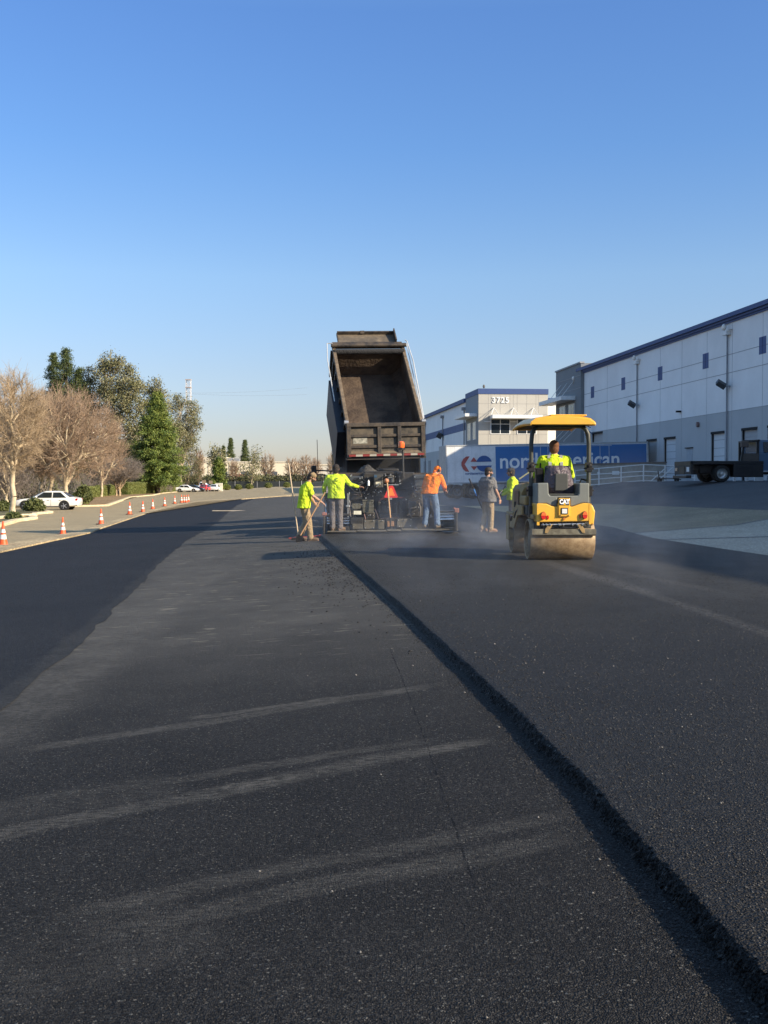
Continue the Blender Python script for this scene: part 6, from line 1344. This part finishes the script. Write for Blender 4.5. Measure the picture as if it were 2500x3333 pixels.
for k, zx in enumerate((1625, 1900, 2010)):
    x_, Y_ = atpx(zx, 360); car('parked_car', ['dark grey car above the bank at the cream building wall', 'silver car above the bank behind the lime-shirted crew', 'black car above the bank just left of the dump truck mirror'][k], 'car', (x_, Y_, 2.6), R(0), [('dgrey', (.05, .055, .06)), ('silver', (.4, .41, .42)), ('black', (.015, .016, .02))][k], L=4.6)
# utility cabinet, signs
x_, Y_ = atpx(706, 232); uc = thing('utility_cabinet', (x_, Y_, terr(x_, Y_)), 'pale utility cabinet standing at the far edge of the car park', 'cabinet')
m = MB(); m.box((0, 0, .95), (1.45, 1., 1.5)); m.box((0, 0, .1), (1.6, 1.1, .25)); m.build('cabinet_body', M('cabinet_cream', (.55, .52, .42), rough=.6), uc, bevel=.03)
m = MB(); m.bx(-.01, .01, -.51, -.5, .3, 1.6); m.build('door_gap', dark_m, uc)
for k, (zx, w_) in enumerate(((545, .8), (617, .75))):
    x_, Y_ = atpx(zx, 225); s_ = thing('lot_sign', (x_, Y_, terr(x_, Y_)), ['small brown sign board left of the pair behind the far parked cars', 'small brown sign board right of the pair beside the utility cabinet'][k], 'sign')
    m = MB(); m.box((0, 0, 2.0 - .1 * k), (w_, .06, .65)); m.build('sign_panel', M('sign_tan', (.26, .20, .14), rough=.8), s_); m = MB(); m.cyl((0, .06, 0), (0, .06, 2.1), .03); m.build('post', metal_g, s_)

# ------------------------------------------------------------------ vegetation
def leafmat(name, c1, c2, scale=.9):
    m = bpy.data.materials.new(name); m.use_nodes = True; nb = NB(m); b = m.node_tree.nodes['Principled BSDF']
    tc = m.node_tree.nodes.new('ShaderNodeTexCoord'); n1 = nb.noise(tc.outputs['Object'], scale, 3); n2 = nb.noise(tc.outputs['Object'], scale * 7, 2)
    c = nb.mix(nb.rng(n1, .35, .65), lin(c1), lin(c2)); c = nb.mix(1., c, nb.rng(n2, .3, .7, .6, 1.4), 'MULTIPLY')
    m.node_tree.links.new(c, b.inputs['Base Color']); b.inputs['Roughness'].default_value = .6; b.inputs['Specular IOR Level'].default_value = .35
    MATS[name] = m; return m
lf_euc = leafmat('leaf_eucalyptus', (.115, .120, .050), (.22, .20, .10)); lf_pine = leafmat('leaf_pine', (.060, .105, .020), (.19, .22, .040)); lf_red = leafmat('leaf_redwood', (.040, .065, .020), (.10, .12, .035))
lf_hedge = leafmat('leaf_hedge', (.10, .13, .03), (.20, .20, .055), 1.5); lf_brush = leafmat('leaf_brush', (.10, .085, .04), (.075, .09, .03)); lf_shrub = leafmat('leaf_shrub', (.05, .07, .018), (.14, .15, .05), 3)
bark_p = M('bark_pale', (.48, .39, .26), rough=.9, var=.35, scale=2.5); bark_d = M('bark_dark', (.09, .065, .045), rough=.95, var=.3, scale=3)
twig_r = M('twig_red', (.36, .255, .17), rough=.9, var=.3, scale=.6); twig_g = M('twig_grey', (.24, .20, .17), rough=.9, var=.3, scale=.6); twig_t = M('twig_tan', (.40, .30, .19), rough=.9, var=.3, scale=.6)

def seg_mesh(name, segs, mat, parent, n=3):
    A = np.array([s[0] for s in segs]); Bp = np.array([s[1] for s in segs]); r0 = np.array([s[2] for s in segs]); r1 = np.array([s[3] for s in segs])
    d = Bp - A; d /= np.maximum(np.linalg.norm(d, axis=1, keepdims=True), 1e-6); up = np.where(np.abs(d[:, 2:3]) < .9, np.array([[0, 0, 1.]]), np.array([[1., 0, 0]]))
    x = np.cross(d, up); x /= np.linalg.norm(x, axis=1, keepdims=True); y = np.cross(x, d); N = len(A); V = np.zeros((N, 2 * n, 3))
    for k in range(n):
        a = 2 * math.pi * k / n; o = x * math.cos(a) + y * math.sin(a); V[:, k] = A + o * r0[:, None]; V[:, n + k] = Bp + o * r1[:, None]
    f = np.array([(k, (k + 1) % n, (k + 1) % n + n, k + n) for k in range(n)]); Fc = (f[None] + (np.arange(N) * 2 * n)[:, None, None]).reshape(-1, 4)
    return nmesh(name, V.reshape(-1, 3), Fc, mat, parent, smooth=n > 3)
def grow(base, tips, th, r_tip, droop=0., k=5, jit=.12, seed=0, exp=.36):
    """branch skeleton from a base to a cloud of tips"""
    rg = np.random.default_rng(seed); big = []; fine = []; r_of = lambda n: r_tip * n ** exp
    def bend(p, q, ra, rb, lst, nseg):
        d = q - p; L = np.linalg.norm(d); last = p
        for i in range(1, nseg + 1):
            t = i / nseg; c = p + d * t + (rg.normal(0, jit * L * .25, 3) if i < nseg else 0); lst.append((last, c, ra + (rb - ra) * (i - 1) / nseg, ra + (rb - ra) * t)); last = c
        return last
    def rec(node, pts, depth):
        n = len(pts)
        if n <= 3 or depth > 7:
            for p in pts: bend(node, p, r_of(1) * 1.3, r_tip * .6, fine, 3)
            return
        kk = min(k if depth else k, n // 2); c = pts[rg.choice(n, kk, replace=False)]
        for _ in range(4):
            lab = np.argmin(((pts[:, None] - c[None]) ** 2).sum(-1), 1)
            for i in range(kk):
                if (lab == i).any(): c[i] = pts[lab == i].mean(0)
        for i in range(kk):
            g_ = pts[lab == i]
            if len(g_) == 0: continue
            f = .55 if depth == 0 else .5; tgt = node + (c[i] - node) * f; tgt[2] -= droop * np.linalg.norm(c[i] - node)
            tgt = tgt + rg.normal(0, jit * .5 * np.linalg.norm(tgt - node), 3)
            e = bend(node, tgt, r_of(n) * (.75 if depth else .8), r_of(len(g_)), big if len(g_) > 12 else fine, 3)
            rec(e, g_, depth + 1)
    base = np.array(base, float); top = base + np.array([rg.normal(0, .04) * th, rg.normal(0, .04) * th, th]); rt = r_of(len(tips)); lst = big
    lst.append((base, base + (top - base) * .15, rt * 1.45, rt * 1.1)); bend(base + (top - base) * .15, top, rt * 1.1, rt * .95, lst, 3)
    rec(top, np.array(tips), 0); return big, fine
def blob(n, c, r, seed, shell=.5, flat_=0.):
    rg = np.random.default_rng(seed); d = rg.normal(size=(n, 3)); d /= np.linalg.norm(d, axis=1, keepdims=True); rad = rg.uniform(shell ** 3, 1, n) ** (1 / 3)
    p = d * rad[:, None]; p[:, 2] = np.where(p[:, 2] < 0, p[:, 2] * (1 - flat_), p[:, 2]); return np.array(c) + p * np.array(r)
def leaves(name, centres, per, spread, size, mat, parent, seed=0, droop=0., asp=.5):
    rg = np.random.default_rng(seed); C = np.repeat(np.array(centres), per, 0); N = len(C); spread = np.broadcast_to(np.array(spread), (3,))
    P_ = C + rg.normal(0, 1, (N, 3)) * spread; a = rg.normal(size=(N, 3)); a[:, 2] -= droop; a /= np.linalg.norm(a, axis=1, keepdims=True); b_ = np.cross(a, rg.normal(size=(N, 3))); b_ /= np.linalg.norm(b_, axis=1, keepdims=True)
    s_ = size * rg.uniform(.6, 1.4, (N, 1)); a = a * s_; b_ = b_ * s_ * asp
    V = np.stack([P_ - a * .5, P_ + b_ * .5, P_ + a * .5, P_ - b_ * .5], 1).reshape(-1, 3); Fc = np.arange(N * 4).reshape(-1, 4)
    return nmesh(name, V, Fc, mat, parent)
def zpx(px, py, Y): p = W(px, py, Y); return p
def bare_tree(label, px, Y, top, half_w, n=1700, trunk=.28, bark=None, twig=None, seed=1, multi=1, cz=.58, group=None, crown_low=.30, tipr=.014, offx=0.):
    x = (px - 1250) / F * Y; z0 = terr(x, Y); H = W(px, top, Y).z - z0; hw = half_w / F * Y
    o = thing('bare_tree', (x, Y, z0), label, 'tree', group=group)
    n = int(n * .55); tips = blob(n, (offx * hw, 0, H * (crown_low + (1 - crown_low) / 2)), (hw, hw * .9, H * (1 - crown_low) / 2), seed, .25)
    big = []; fine = []
    for k in range(multi):
        ang = k * 2.4 + seed; bx = .35 * (multi > 1) * np.array([math.cos(ang), math.sin(ang), 0]); sub = tips[k::multi]
        b_, f_ = grow(bx, sub, H * trunk, tipr, 0, 5, .16, seed + k, .36); big += b_; fine += f_
    rg = np.random.default_rng(seed + 9); tw = []
    for (a, b_, r0, r1) in fine:
        for _ in range(2):
            t = rg.uniform(.1, 1); p = a + (b_ - a) * t; d = (b_ - a); L = np.linalg.norm(d) + 1e-6; q = p + d / L * rg.uniform(.15, .5) + rg.normal(0, .20, 3) + np.array([0, 0, .08]); tw.append((p, q, tipr * .55, tipr * .35))
    seg_mesh('trunk', big, bark or bark_p, o, 7); seg_mesh('crown', fine + tw, twig or twig_r, o, 3); return o
def leafy_tree(label, px, Y, blobs, mat, per=26, leaf=.22, spread=.33, ntip=14, trunk=.2, bark=None, seed=3, name='leafy_tree', basepy=None, droop=.5, group=None, asp=.35, tipr=.02):
    """blobs: (px, py, radius px x, radius px y) of the crown's clumps, in the picture's pixels at distance Y"""
    x = (px - 1250) / F * Y; z0 = terr(x, Y); o = thing(name, (x, Y, z0), label, 'tree', group=group); s_ = Y / F; rg = np.random.default_rng(seed); T = []
    for k, (bx_, by_, rx, ry) in enumerate(blobs):
        c = W(bx_, by_, Y); T.append(blob(max(6, int(ntip * rx * ry / 500)), (c.x - x, rg.normal(0, rx * s_ * .6), c.z - z0), (rx * s_, rx * s_ * .9, ry * s_), seed + k, .35))
    T = np.concatenate(T); zt = T[:, 2].max()
    b_, f_ = grow((0, 0, 0), T, zt * trunk, tipr, 0, 4, .14, seed, .40)
    seg_mesh('trunk', b_ + f_, bark or bark_p, o, 6); leaves('crown', T, per, (spread, spread, spread * .8), leaf, mat, o, seed, droop, asp); return o
def conifer(label, px, Y, top, half_w, mat, seed=5, name='conifer_tree', base_off=.06, droop=.25, dens=1., power=.85, leaf=.26, peaks=None, bark=None):
    x = (px - 1250) / F * Y; z0 = terr(x, Y); H = W(px, top, Y).z - z0; hw = half_w / F * Y; o = thing(name, (x, Y, z0), label, 'tree'); rg = np.random.default_rng(seed); segs = []; C = []
    segs.append((np.array([0, 0, -.3]), np.array([0, 0, H * .5]), .028 * H, .016 * H)); segs.append((np.array([0, 0, H * .5]), np.array([0, 0, H * .98]), .016 * H, .02))
    nb_ = int(150 * dens)
    for i in range(nb_):
        t = base_off + (1 - base_off) * (i / nb_) ** .9; L = hw * (1 - t) ** power * rg.uniform(.5, 1.2) + .05; a = rg.uniform(0, 6.28); p = np.array([0, 0, H * t]); q = p + np.array([math.cos(a) * L, math.sin(a) * L, -droop * L + .12 * H * (1 - t) * rg.uniform(0, .5)])
        segs.append((p, q, .05, .012)); m_ = max(3, int(L / .34))
        for j in range(m_):
            f = .22 + .78 * (j + 1) / m_; C.append(p + (q - p) * f + np.array([0, 0, rg.normal(0, .08)]))
    seg_mesh('trunk', segs, bark or bark_d, o, 5); leaves('crown', C, int(26), (.14 + hw * .035, .14 + hw * .035, .13 + hw * .012), leaf, mat, o, seed, .2, .28); return o
def shrub(name, label, c, r, mat, n=2400, leaf=.09, group=None, cat='shrub', seed=1, box=None):
    o = thing(name, c, label, cat, group=group); rg = np.random.default_rng(seed)
    if box:
        lx, ly, lz = box; P_ = np.stack([rg.uniform(-lx / 2, lx / 2, n), rg.uniform(-ly / 2, ly / 2, n), rg.uniform(.05, lz, n)], 1); face = rg.integers(0, 4, n)
        P_[face == 0, 2] = lz + rg.normal(0, .03, (face == 0).sum()); P_[face == 1, 1] = -ly / 2 + rg.normal(0, .03, (face == 1).sum()); P_[face == 2, 0] = lx / 2 * rg.choice([-1, 1], (face == 2).sum()) 
        core = MB(); core.box((0, 0, lz * .47), (lx * .93, ly * .85, lz * .9)); core.build('stems', mat, o)
    else:
        P_ = blob(n, (0, 0, r[2] * .55), r, seed, .45, .6); core = MB(); core.ell((0, 0, r[2] * .45), (r[0] * .72, r[1] * .72, r[2] * .62), 14, 9); core.build('stems', mat, o)
    leaves('foliage', P_, 3, .05, leaf, mat, o, seed, 0, .55); return o

# left: bare trees
GB = 'bare trees along the car park'
bare_tree('nearest bare tree with a thick pale trunk at the left picture edge', 40, 74, 1192, 150, 1900, .27, twig=twig_t, seed=11, crown_low=.26, offx=-.1)
bare_tree('pale-trunked bare tree behind the bonnet of the pearl white saloon', 133, 97, 1262, 120, 1900, .20, seed=21, twig=twig_t, crown_low=.22)
bare_tree('pale-trunked bare tree behind the roof of the pearl white saloon', 166, 95, 1270, 120, 1900, .20, seed=23, crown_low=.22)
bare_tree('wide-crowned bare tree behind the rear of the pearl white saloon', 212, 92, 1248, 195, 2700, .17, seed=25, crown_low=.20)
bare_tree('reddish bare tree crown between the wide bare tree and the pine', 330, 150, 1330, 95, 1700, .18, seed=27, crown_low=.12)
bare_tree('low grey multi-stemmed bare tree beside the second hedge', 383, 158, 1478, 92, 1900, .16, bark=twig_t, twig=twig_g, seed=31, multi=4, crown_low=.30)
bare_tree('bare tree far left behind the nearest trunk', -30, 100, 1230, 130, 1500, .2, seed=33, crown_low=.15)
bare_tree('short bare tree in front of the dark thicket left of the saloon', 20, 90, 1400, 90, 1000, .15, seed=34, twig=twig_g, crown_low=.1)
# evergreens
P1 = lambda *a: [(*z1(x, y), rx * .42194, ry * .42194) for x, y, rx, ry in a]
conifer('dark redwood with the tallest peak above the bare trees', *[z1(520, 0)[0], 200], z1(0, 85)[1], 118, lf_red, 41, 'redwood_tree', leaf=.36, dens=1.5, power=.72)
conifer('dark redwood with the lower left peak above the bare trees', z1(420, 0)[0], 204, z1(0, 118)[1], 92, lf_red, 42, 'redwood_tree', leaf=.36, dens=1.3, power=.72)
conifer('dark redwood shouldering right between the tall redwood and the eucalyptus', z1(620, 0)[0], 200, z1(0, 235)[1], 104, lf_red, 43, 'redwood_tree', leaf=.36, dens=1.3, power=.7)
leafy_tree('tallest eucalyptus with olive leaves behind the bare trees', z1(880, 0)[0], 200, P1((835, 190, 60, 70), (790, 280, 60, 70), (900, 230, 70, 80), (990, 270, 60, 70), (860, 380, 110, 80), (1010, 400, 90, 80), (930, 500, 130, 80), (1070, 350, 50, 60), (800, 430, 70, 60), (1040, 520, 90, 70), (900, 620, 120, 70), (1030, 680, 70, 80), (850, 740, 90, 70), (980, 780, 90, 70), (900, 860, 100, 60), (1040, 880, 80, 70)), lf_euc, seed=51, name='eucalyptus_tree', per=40, leaf=.42, spread=.52, ntip=16)
leafy_tree('small eucalyptus clump left of the tallest eucalyptus', z1(690, 0)[0], 203, P1((690, 270, 40, 40), (670, 330, 35, 35), (720, 350, 45, 45), (700, 450, 60, 70), (740, 560, 70, 80)), lf_euc, seed=52, name='eucalyptus_tree', per=40, leaf=.40, spread=.50, ntip=16)
leafy_tree('middle eucalyptus behind the top of the bright green pine', z1(1190, 0)[0], 204, P1((1195, 370, 55, 50), (1250, 440, 60, 55), (1150, 440, 50, 60), (1250, 540, 80, 70), (1140, 560, 70, 80), (1230, 650, 80, 80), (1110, 700, 70, 90), (1080, 850, 70, 80), (1320, 700, 60, 70), (1330, 820, 60, 70)), lf_euc, seed=53, name='eucalyptus_tree', per=40, leaf=.40, spread=.50, ntip=16)
leafy_tree('rightmost eucalyptus of the left-hand trees, leaning over the car park', z1(1400, 0)[0], 242, P1((1400, 490, 70, 50), (1360, 550, 60, 60), (1460, 540, 70, 60), (1400, 640, 100, 60), (1500, 620, 50, 60), (1440, 730, 80, 60), (1530, 690, 35, 50), (1370, 740, 60, 70), (1470, 800, 50, 40), (1420, 850, 50, 50), (1500, 560, 35, 40), (1400, 720, 60, 60), (1440, 800, 60, 60), (1390, 900, 60, 60)), lf_euc, seed=54, name='eucalyptus_tree', per=40, leaf=.40, spread=.50, ntip=16, trunk=.15)
conifer('bright green pine standing in front of the eucalyptus trees', z1(1215, 0)[0], 190, z1(0, 430)[1], 122, lf_pine, 61, 'pine_tree', dens=2.4, power=.8, leaf=.36, droop=.1, base_off=.10)
leafy_tree('brown-green scrubby tree right of the bright green pine', z1(1440, 0)[0], 246, P1((1440, 900, 70, 60), (1380, 960, 80, 70), (1470, 980, 80, 70), (1430, 1060, 110, 60), (1510, 1040, 60, 60), (1340, 1060, 70, 60), (1480, 880, 50, 50)), lf_brush, seed=62, name='scrub_tree', per=44, leaf=.28, spread=.4, ntip=16, trunk=.08)
# dark thicket behind
rg = np.random.default_rng(77); Pt = []
for i in range(2600):
    zx = rg.uniform(-150, 1330); Y = float(np.interp(zx, [-150, 350, 620, 1500], [112, 118, 190, 215])) + rg.uniform(-5, 14); hmax = np.interp(zx, [-150, 300, 600, 900, 1100, 1500], [5.5, 5.5, 8, 10, 9, 5]); px_ = z1(zx, 0)[0]; Pt.append(((px_ - 1250) / F * Y, Y, -.6 + rg.uniform(0, 1) ** .8 * hmax))
tk = leaves('thicket', Pt, 20, (.55, .5, .4), .34, lf_brush, None, 78, 0, .4); tag(tk, 'tangled brown-green thicket behind the bare trees and hedges', 'thicket', kind='stuff')
ts = []
for i in range(4200):
    zx = rg.uniform(-150, 1330); Y = float(np.interp(zx, [-150, 350, 620, 1500], [108, 114, 184, 208])) + rg.uniform(-5, 8); x = (z1(zx, 0)[0] - 1250) / F * Y; z = -.6 + rg.uniform(0, 3.0); p = np.array([x, Y, z]); q = p + np.array([rg.normal(0, .5), rg.normal(0, .3), rg.uniform(.5, 1.6)]); ts.append((p, q, .03, .012))
tag(seg_mesh('brushwood', ts, twig_g, None, 3), 'grey bare brushwood in front of the thicket', 'brushwood', kind='stuff')
# hedges (clipped blocks) and shrubs
def hedge(label, pts, h, w, n, seed):
    a, b_ = G(*z1(*pts[0])), G(*z1(*pts[1])); d = b_ - a; o = shrub('hedge', label, (a + b_) / 2, None, lf_hedge, n, .12, cat='hedge', seed=seed, box=(d.length, w, h)); o.rotation_euler = (0, 0, math.atan2(d.y, d.x)); return o
hedge('first clipped hedge block behind the tail of the pearl white saloon', [(640, 1240), (760, 1226)], 1.35, 1.1, 9000, 81)
hedge('second clipped hedge block, running on towards the grey bare tree', [(765, 1226), (862, 1214)], 1.5, 1.1, 9000, 82)
hedge('long clipped hedge right of the grey bare tree', [(955, 1212), (1190, 1200)], 1.9, 1.3, 16000, 83)
hedge('clipped hedge ending at the far white saloon', [(1195, 1198), (1385, 1186)], 1.9, 1.3, 13000, 84)
for k, (zx, zy, r, lb) in enumerate(((650, 1288, (.75, .7, 1.2), 'loose leafy shrub right behind the pearl white saloon'), (590, 1285, (.45, .5, .7), 'low shrub touching the rear bumper of the pearl white saloon'), (265, 1345, (.72, .5, .62), 'broad-leaved shrub on the kerbed island in front of the pearl white saloon'), (105, 1408, (.42, .3, .28), 'small bright green tuft on the nearest kerbed island'), (20, 1345, (.55, .45, .5), 'shrub at the foot of the nearest bare tree'))):
    shrub('shrub', lb, G(*z1(zx, zy)), r, lf_shrub, 1500, .16 if k != 3 else .08, seed=90 + k)
for k, (zx, lb) in enumerate(((795, 'round clipped bush nearest the utility cabinet'), (915, 'round clipped bush, second from the utility cabinet'), (1035, 'round clipped bush, third from the utility cabinet'), (1240, 'round clipped bush, fourth from the utility cabinet'), (1440, 'round clipped bush behind the raised rake handle'))):
    x_, Y_ = atpx(zx, 262); shrub('clipped_bush', lb, (x_, Y_, terr(x_, Y_)), (.95, .85, .85), lf_hedge, 1500, .16, seed=120 + k, group='clipped bushes by the far fence')
# far side
P2_ = lambda *a: [(*z2(x, y), rx * .30139, ry * .30139) for x, y, rx, ry in a]
leafy_tree('far eucalyptus left of the pair of spires', z2(650, 0)[0], 290, P2_((660, 390, 40, 50), (640, 460, 50, 50), (720, 430, 50, 60), (690, 520, 70, 60), (660, 600, 60, 50)), lf_euc, seed=131, name='eucalyptus_tree', per=22, leaf=.6, spread=.8, ntip=30, tipr=.03)
conifer('green pine in front of the far eucalyptus beside the utility cabinet', z2(700, 0)[0], 262, z2(0, 470)[1], 25, lf_pine, 132, 'pine_tree', leaf=.5, dens=1.0, power=.4)
conifer('left one of the two far redwood spires', z2(835, 0)[0], 420, z2(0, 255)[1], 42, lf_red, 133, 'redwood_tree', leaf=.4, dens=1.6, power=1.05)
conifer('right one of the two far redwood spires', z2(988, 0)[0], 425, z2(0, 275)[1], 42, lf_red, 134, 'redwood_tree', leaf=.4, dens=1.6, power=1.05)
conifer('short dark conifer left of the two far spires', z2(755, 0)[0], 400, z2(0, 340)[1], 14, lf_red, 139, 'conifer_tree', leaf=.7, dens=.9, power=.8)
leafy_tree('far eucalyptus with open crown in front of the long cream building', z2(1060, 0)[0], 300, P2_((1100, 400, 40, 40), (1060, 470, 50, 50), (1120, 480, 45, 50), (1090, 560, 80, 50), (1040, 640, 60, 50), (1120, 660, 50, 40), (960, 580, 40, 50)), lf_euc, seed=135, name='eucalyptus_tree', per=18, leaf=.55, spread=.8, ntip=26, tipr=.03)
for k, (zx, zy, hw, Y, lb) in enumerate(((1230, 395, 30, 330, 'far bare tree with reddish twigs in front of the cream building'), (1500, 440, 32, 330, 'far bare tree left of the raised rake handle'), (1640, 420, 34, 320, 'far bare tree behind the raised rake handle'), (490, 340, 22, 300, 'far bare tree between the leaning eucalyptus and the cream building'), (870, 480, 20, 320, 'small far bare tree below the redwood spires'), (1750, 460, 26, 330, 'far bare tree above the capped worker'), (1950, 400, 30, 310, 'broad far bare tree left of the raised truck bed'), (2080, 440, 24, 315, 'far bare tree behind the truck mirror'))):
    bare_tree(lb, z2(zx, 0)[0], Y, z2(0, zy)[1], hw, 520, .14, bark=bark_d, twig=twig_r, seed=140 + k, crown_low=.18, tipr=.035)
rg = np.random.default_rng(99); Pb = np.stack([rg.uniform(-75, 30, 1500), rg.uniform(315, 330, 1500), rg.uniform(.2, 3.1, 1500)], 1)
tag(leaves('bank_scrub', Pb, 16, (.9, .5, .35), .6, lf_brush, None, 5, 0, .5), 'brown scrub covering the bank below the cream building', 'scrub', kind='stuff')
# fence with dark screening
fo = thing('screen_fence', (-30, 300, -.7), 'dark screened chain-link fence behind the round clipped bushes', 'fence')
fa, fb = W(z2(640, 0)[0], 1570, 300), W(1110, 1570, 300)
m = MB(); m.bx(fa.x, fb.x, 299.97, 300.03, -.5, 1.5); m.build('screen', M('fence_screen', (.028, .034, .036), rough=.95, var=.3, scale=.15), fo, world=True)
for q in np.arange(fa.x, fb.x, 6): m = MB(); m.cyl((q, 299.9, -.7), (q, 299.9, 1.65), .06, n=6); m.build('post', metal_g, fo, world=True)
# far cream building
cbm = M('cream_wall', (.78, .68, .50), rough=.9, var=.06, scale=.02)
fbld = thing('far_building', (-30, 400, 0), 'long low cream building across the far road', 'building')
x0, x1 = W(z2(500, 0)[0], 1500, 400).x, W(z2(1510, 0)[0], 1500, 400).x; zt_ = W(900, z2(0, 508)[1], 400).z
m = MB(); m.bx(x0, x1, 400, 430, -1, zt_); m.build('wall', cbm, fbld, world=True)
m = MB(); m.bx(x0 - .3, W(z2(770, 0)[0], 1500, 400).x, 399.8, 430, zt_, zt_ + 1.8); m.bx(x0, x1, 399.8, 400.2, zt_ - .3, zt_ + .15); m.build('parapet', M('cream_parapet', (.66, .58, .44), rough=.9), fbld, world=True)
for q in np.arange(x0 + 6, x1 - 3, 9): m = MB(); m.bx(q, q + 4, 399.9, 400.02, 2.6, 5.0); m.build('window', M('far_glass', (.10, .11, .12), rough=.3), fbld, world=True)
for q in np.arange(x0 + 3, x1, 7.5): m = MB(); m.bx(q, q + .12, 399.88, 400, 0, zt_ - .3); m.build('wall_joint', M('joint_tan', (.38, .32, .23)), fbld, world=True)
m = MB(); c = W(z2(812, 0)[0], z2(0, 497)[1], 405); m.box(c, (3, 3, 2)); c2 = W(z2(900, 0)[0], 1497, 405); m.box((c2.x, 405, zt_ + .7), (2, 3, 1.2)); m.build('roof_unit', metal_g, fbld, world=True)
fb2 = thing('far_building', (0, 440, 0), 'pale warehouse end glimpsed left of the raised truck bed', 'building')
xa, xb = W(920, 1500, 440).x, W(1080, 1500, 440).x; m = MB(); m.bx(xa, xb + 30, 440, 480, -1, W(1000, 1515, 440).z); m.build('wall', M('pale_wall', (.60, .56, .47), rough=.9), fb2, world=True)
m = MB(); m.bx(xa - .3, xb + 30.3, 439.7, 480, W(1000, 1515, 440).z, W(1000, 1511, 440).z); m.build('parapet', MATS['cream_parapet'], fb2, world=True)
# lattice pylon and wires
PY = 430; pbx = W(613.5, 1236, PY); pyl = thing('pylon', (pbx.x, PY, -.7), 'pale lattice mast rising behind the rightmost eucalyptus', 'pylon')
m = MB(); zt_ = pbx.z; hw_ = .9
for k in range(26):
    z0_, z1_ = -.7 + (zt_ + .7) * k / 26, -.7 + (zt_ + .7) * (k + 1) / 26
    for a, b_ in (((-1, -1), (1, -1)), ((1, -1), (1, 1)), ((1, 1), (-1, 1)), ((-1, 1), (-1, -1))):
        m.cyl((pbx.x + a[0] * hw_, PY + a[1] * hw_, z0_), (pbx.x + a[0] * hw_, PY + a[1] * hw_, z1_), .075, n=4); m.cyl((pbx.x + a[0] * hw_, PY + a[1] * hw_, z0_), (pbx.x + b_[0] * hw_, PY + b_[1] * hw_, z1_), .06, n=4); m.cyl((pbx.x + a[0] * hw_, PY + a[1] * hw_, z1_), (pbx.x + b_[0] * hw_, PY + b_[1] * hw_, z1_), .05, n=4)
m.build('mast', M('pylon_white', (.55, .53, .52), rough=.5), pyl, world=True)
m = MB(); 
for z in (zt_, zt_ - 3): m.box((pbx.x, PY, z), (2.2, 2.2, .3))
m.build('platform', M('pylon_red', (.42, .36, .34)), pyl, world=True)
for k, (pa, pb_) in enumerate((((470, 1275), (1000, 1262)), ((470, 1270), (1000, 1284)))):
    wv = thing('power_line', W(640, 1272, 450), ['upper thin power line crossing by the lattice mast', 'lower thin power line crossing by the lattice mast'][k], 'cable')
    a, b_ = W(*pa, 450), W(*pb_, 450); m = MB(); m.path([a.lerp(b_, t) + Vector((0, 0, -4 * t * (1 - t) * 1.2)) for t in np.linspace(0, 1, 16)], .022, 4); m.build('wire', M('wire', (.25, .25, .25)), wv, world=True)
# ------------------------------------------------------------------ steam over the hot mat
def steam(name, label, x0, x1, y0, y1, z0, z1_, dens, scale, thr):
    m = MB(); m.bx(x0, x1, y0, y1, z0, z1_); mt = bpy.data.materials.new('steam_' + name); mt.use_nodes = True; n = mt.node_tree; n.nodes.clear(); nb = NB(mt)
    out = n.nodes.new('ShaderNodeOutputMaterial'); v = n.nodes.new('ShaderNodeVolumePrincipled'); v.inputs['Color'].default_value = (.9, .93, 1, 1); v.inputs['Anisotropy'].default_value = .3
    g = n.nodes.new('ShaderNodeNewGeometry'); pos = g.outputs['Position']; s3 = n.nodes.new('ShaderNodeSeparateXYZ'); n.links.new(pos, s3.inputs[0])
    nz = nb.noise(nb.scale_vec(pos, (1, .6, 1.1)), scale, 4, .6); d = nb.rng(nz, thr, thr + .28)
    fz_ = nb.rng(s3.outputs[2], z0, z1_, 1, 0, True); ex = nb.rng(nb.math('ABSOLUTE', nb.math('SUBTRACT', s3.outputs[0], (x0 + x1) / 2)), (x1 - x0) * .28, (x1 - x0) * .5, 1, 0, True); ey = nb.rng(nb.math('ABSOLUTE', nb.math('SUBTRACT', s3.outputs[1], (y0 + y1) / 2)), (y1 - y0) * .3, (y1 - y0) * .5, 1, 0, True)
    t = nb.math('MULTIPLY', nb.math('MULTIPLY', d, fz_), nb.math('MULTIPLY', ex, ey)); n.links.new(nb.math('MULTIPLY', t, dens), v.inputs['Density']); n.links.new(v.outputs[0], out.inputs['Volume'])
    o = m.build(name, mt); return tag(o, label, 'steam', kind='stuff')
steam('steam', 'thin steam drifting over the new mat between the paver and the roller', -2.2, 6.6, 19.5, 28.7, .08, 2.4, .15, 1.0, .47)
steam('steam', 'wisps of steam rising from the mat around the roller drum', -.5, 7.0, 12.0, 19.0, .08, 1.4, .08, 1.0, .47)
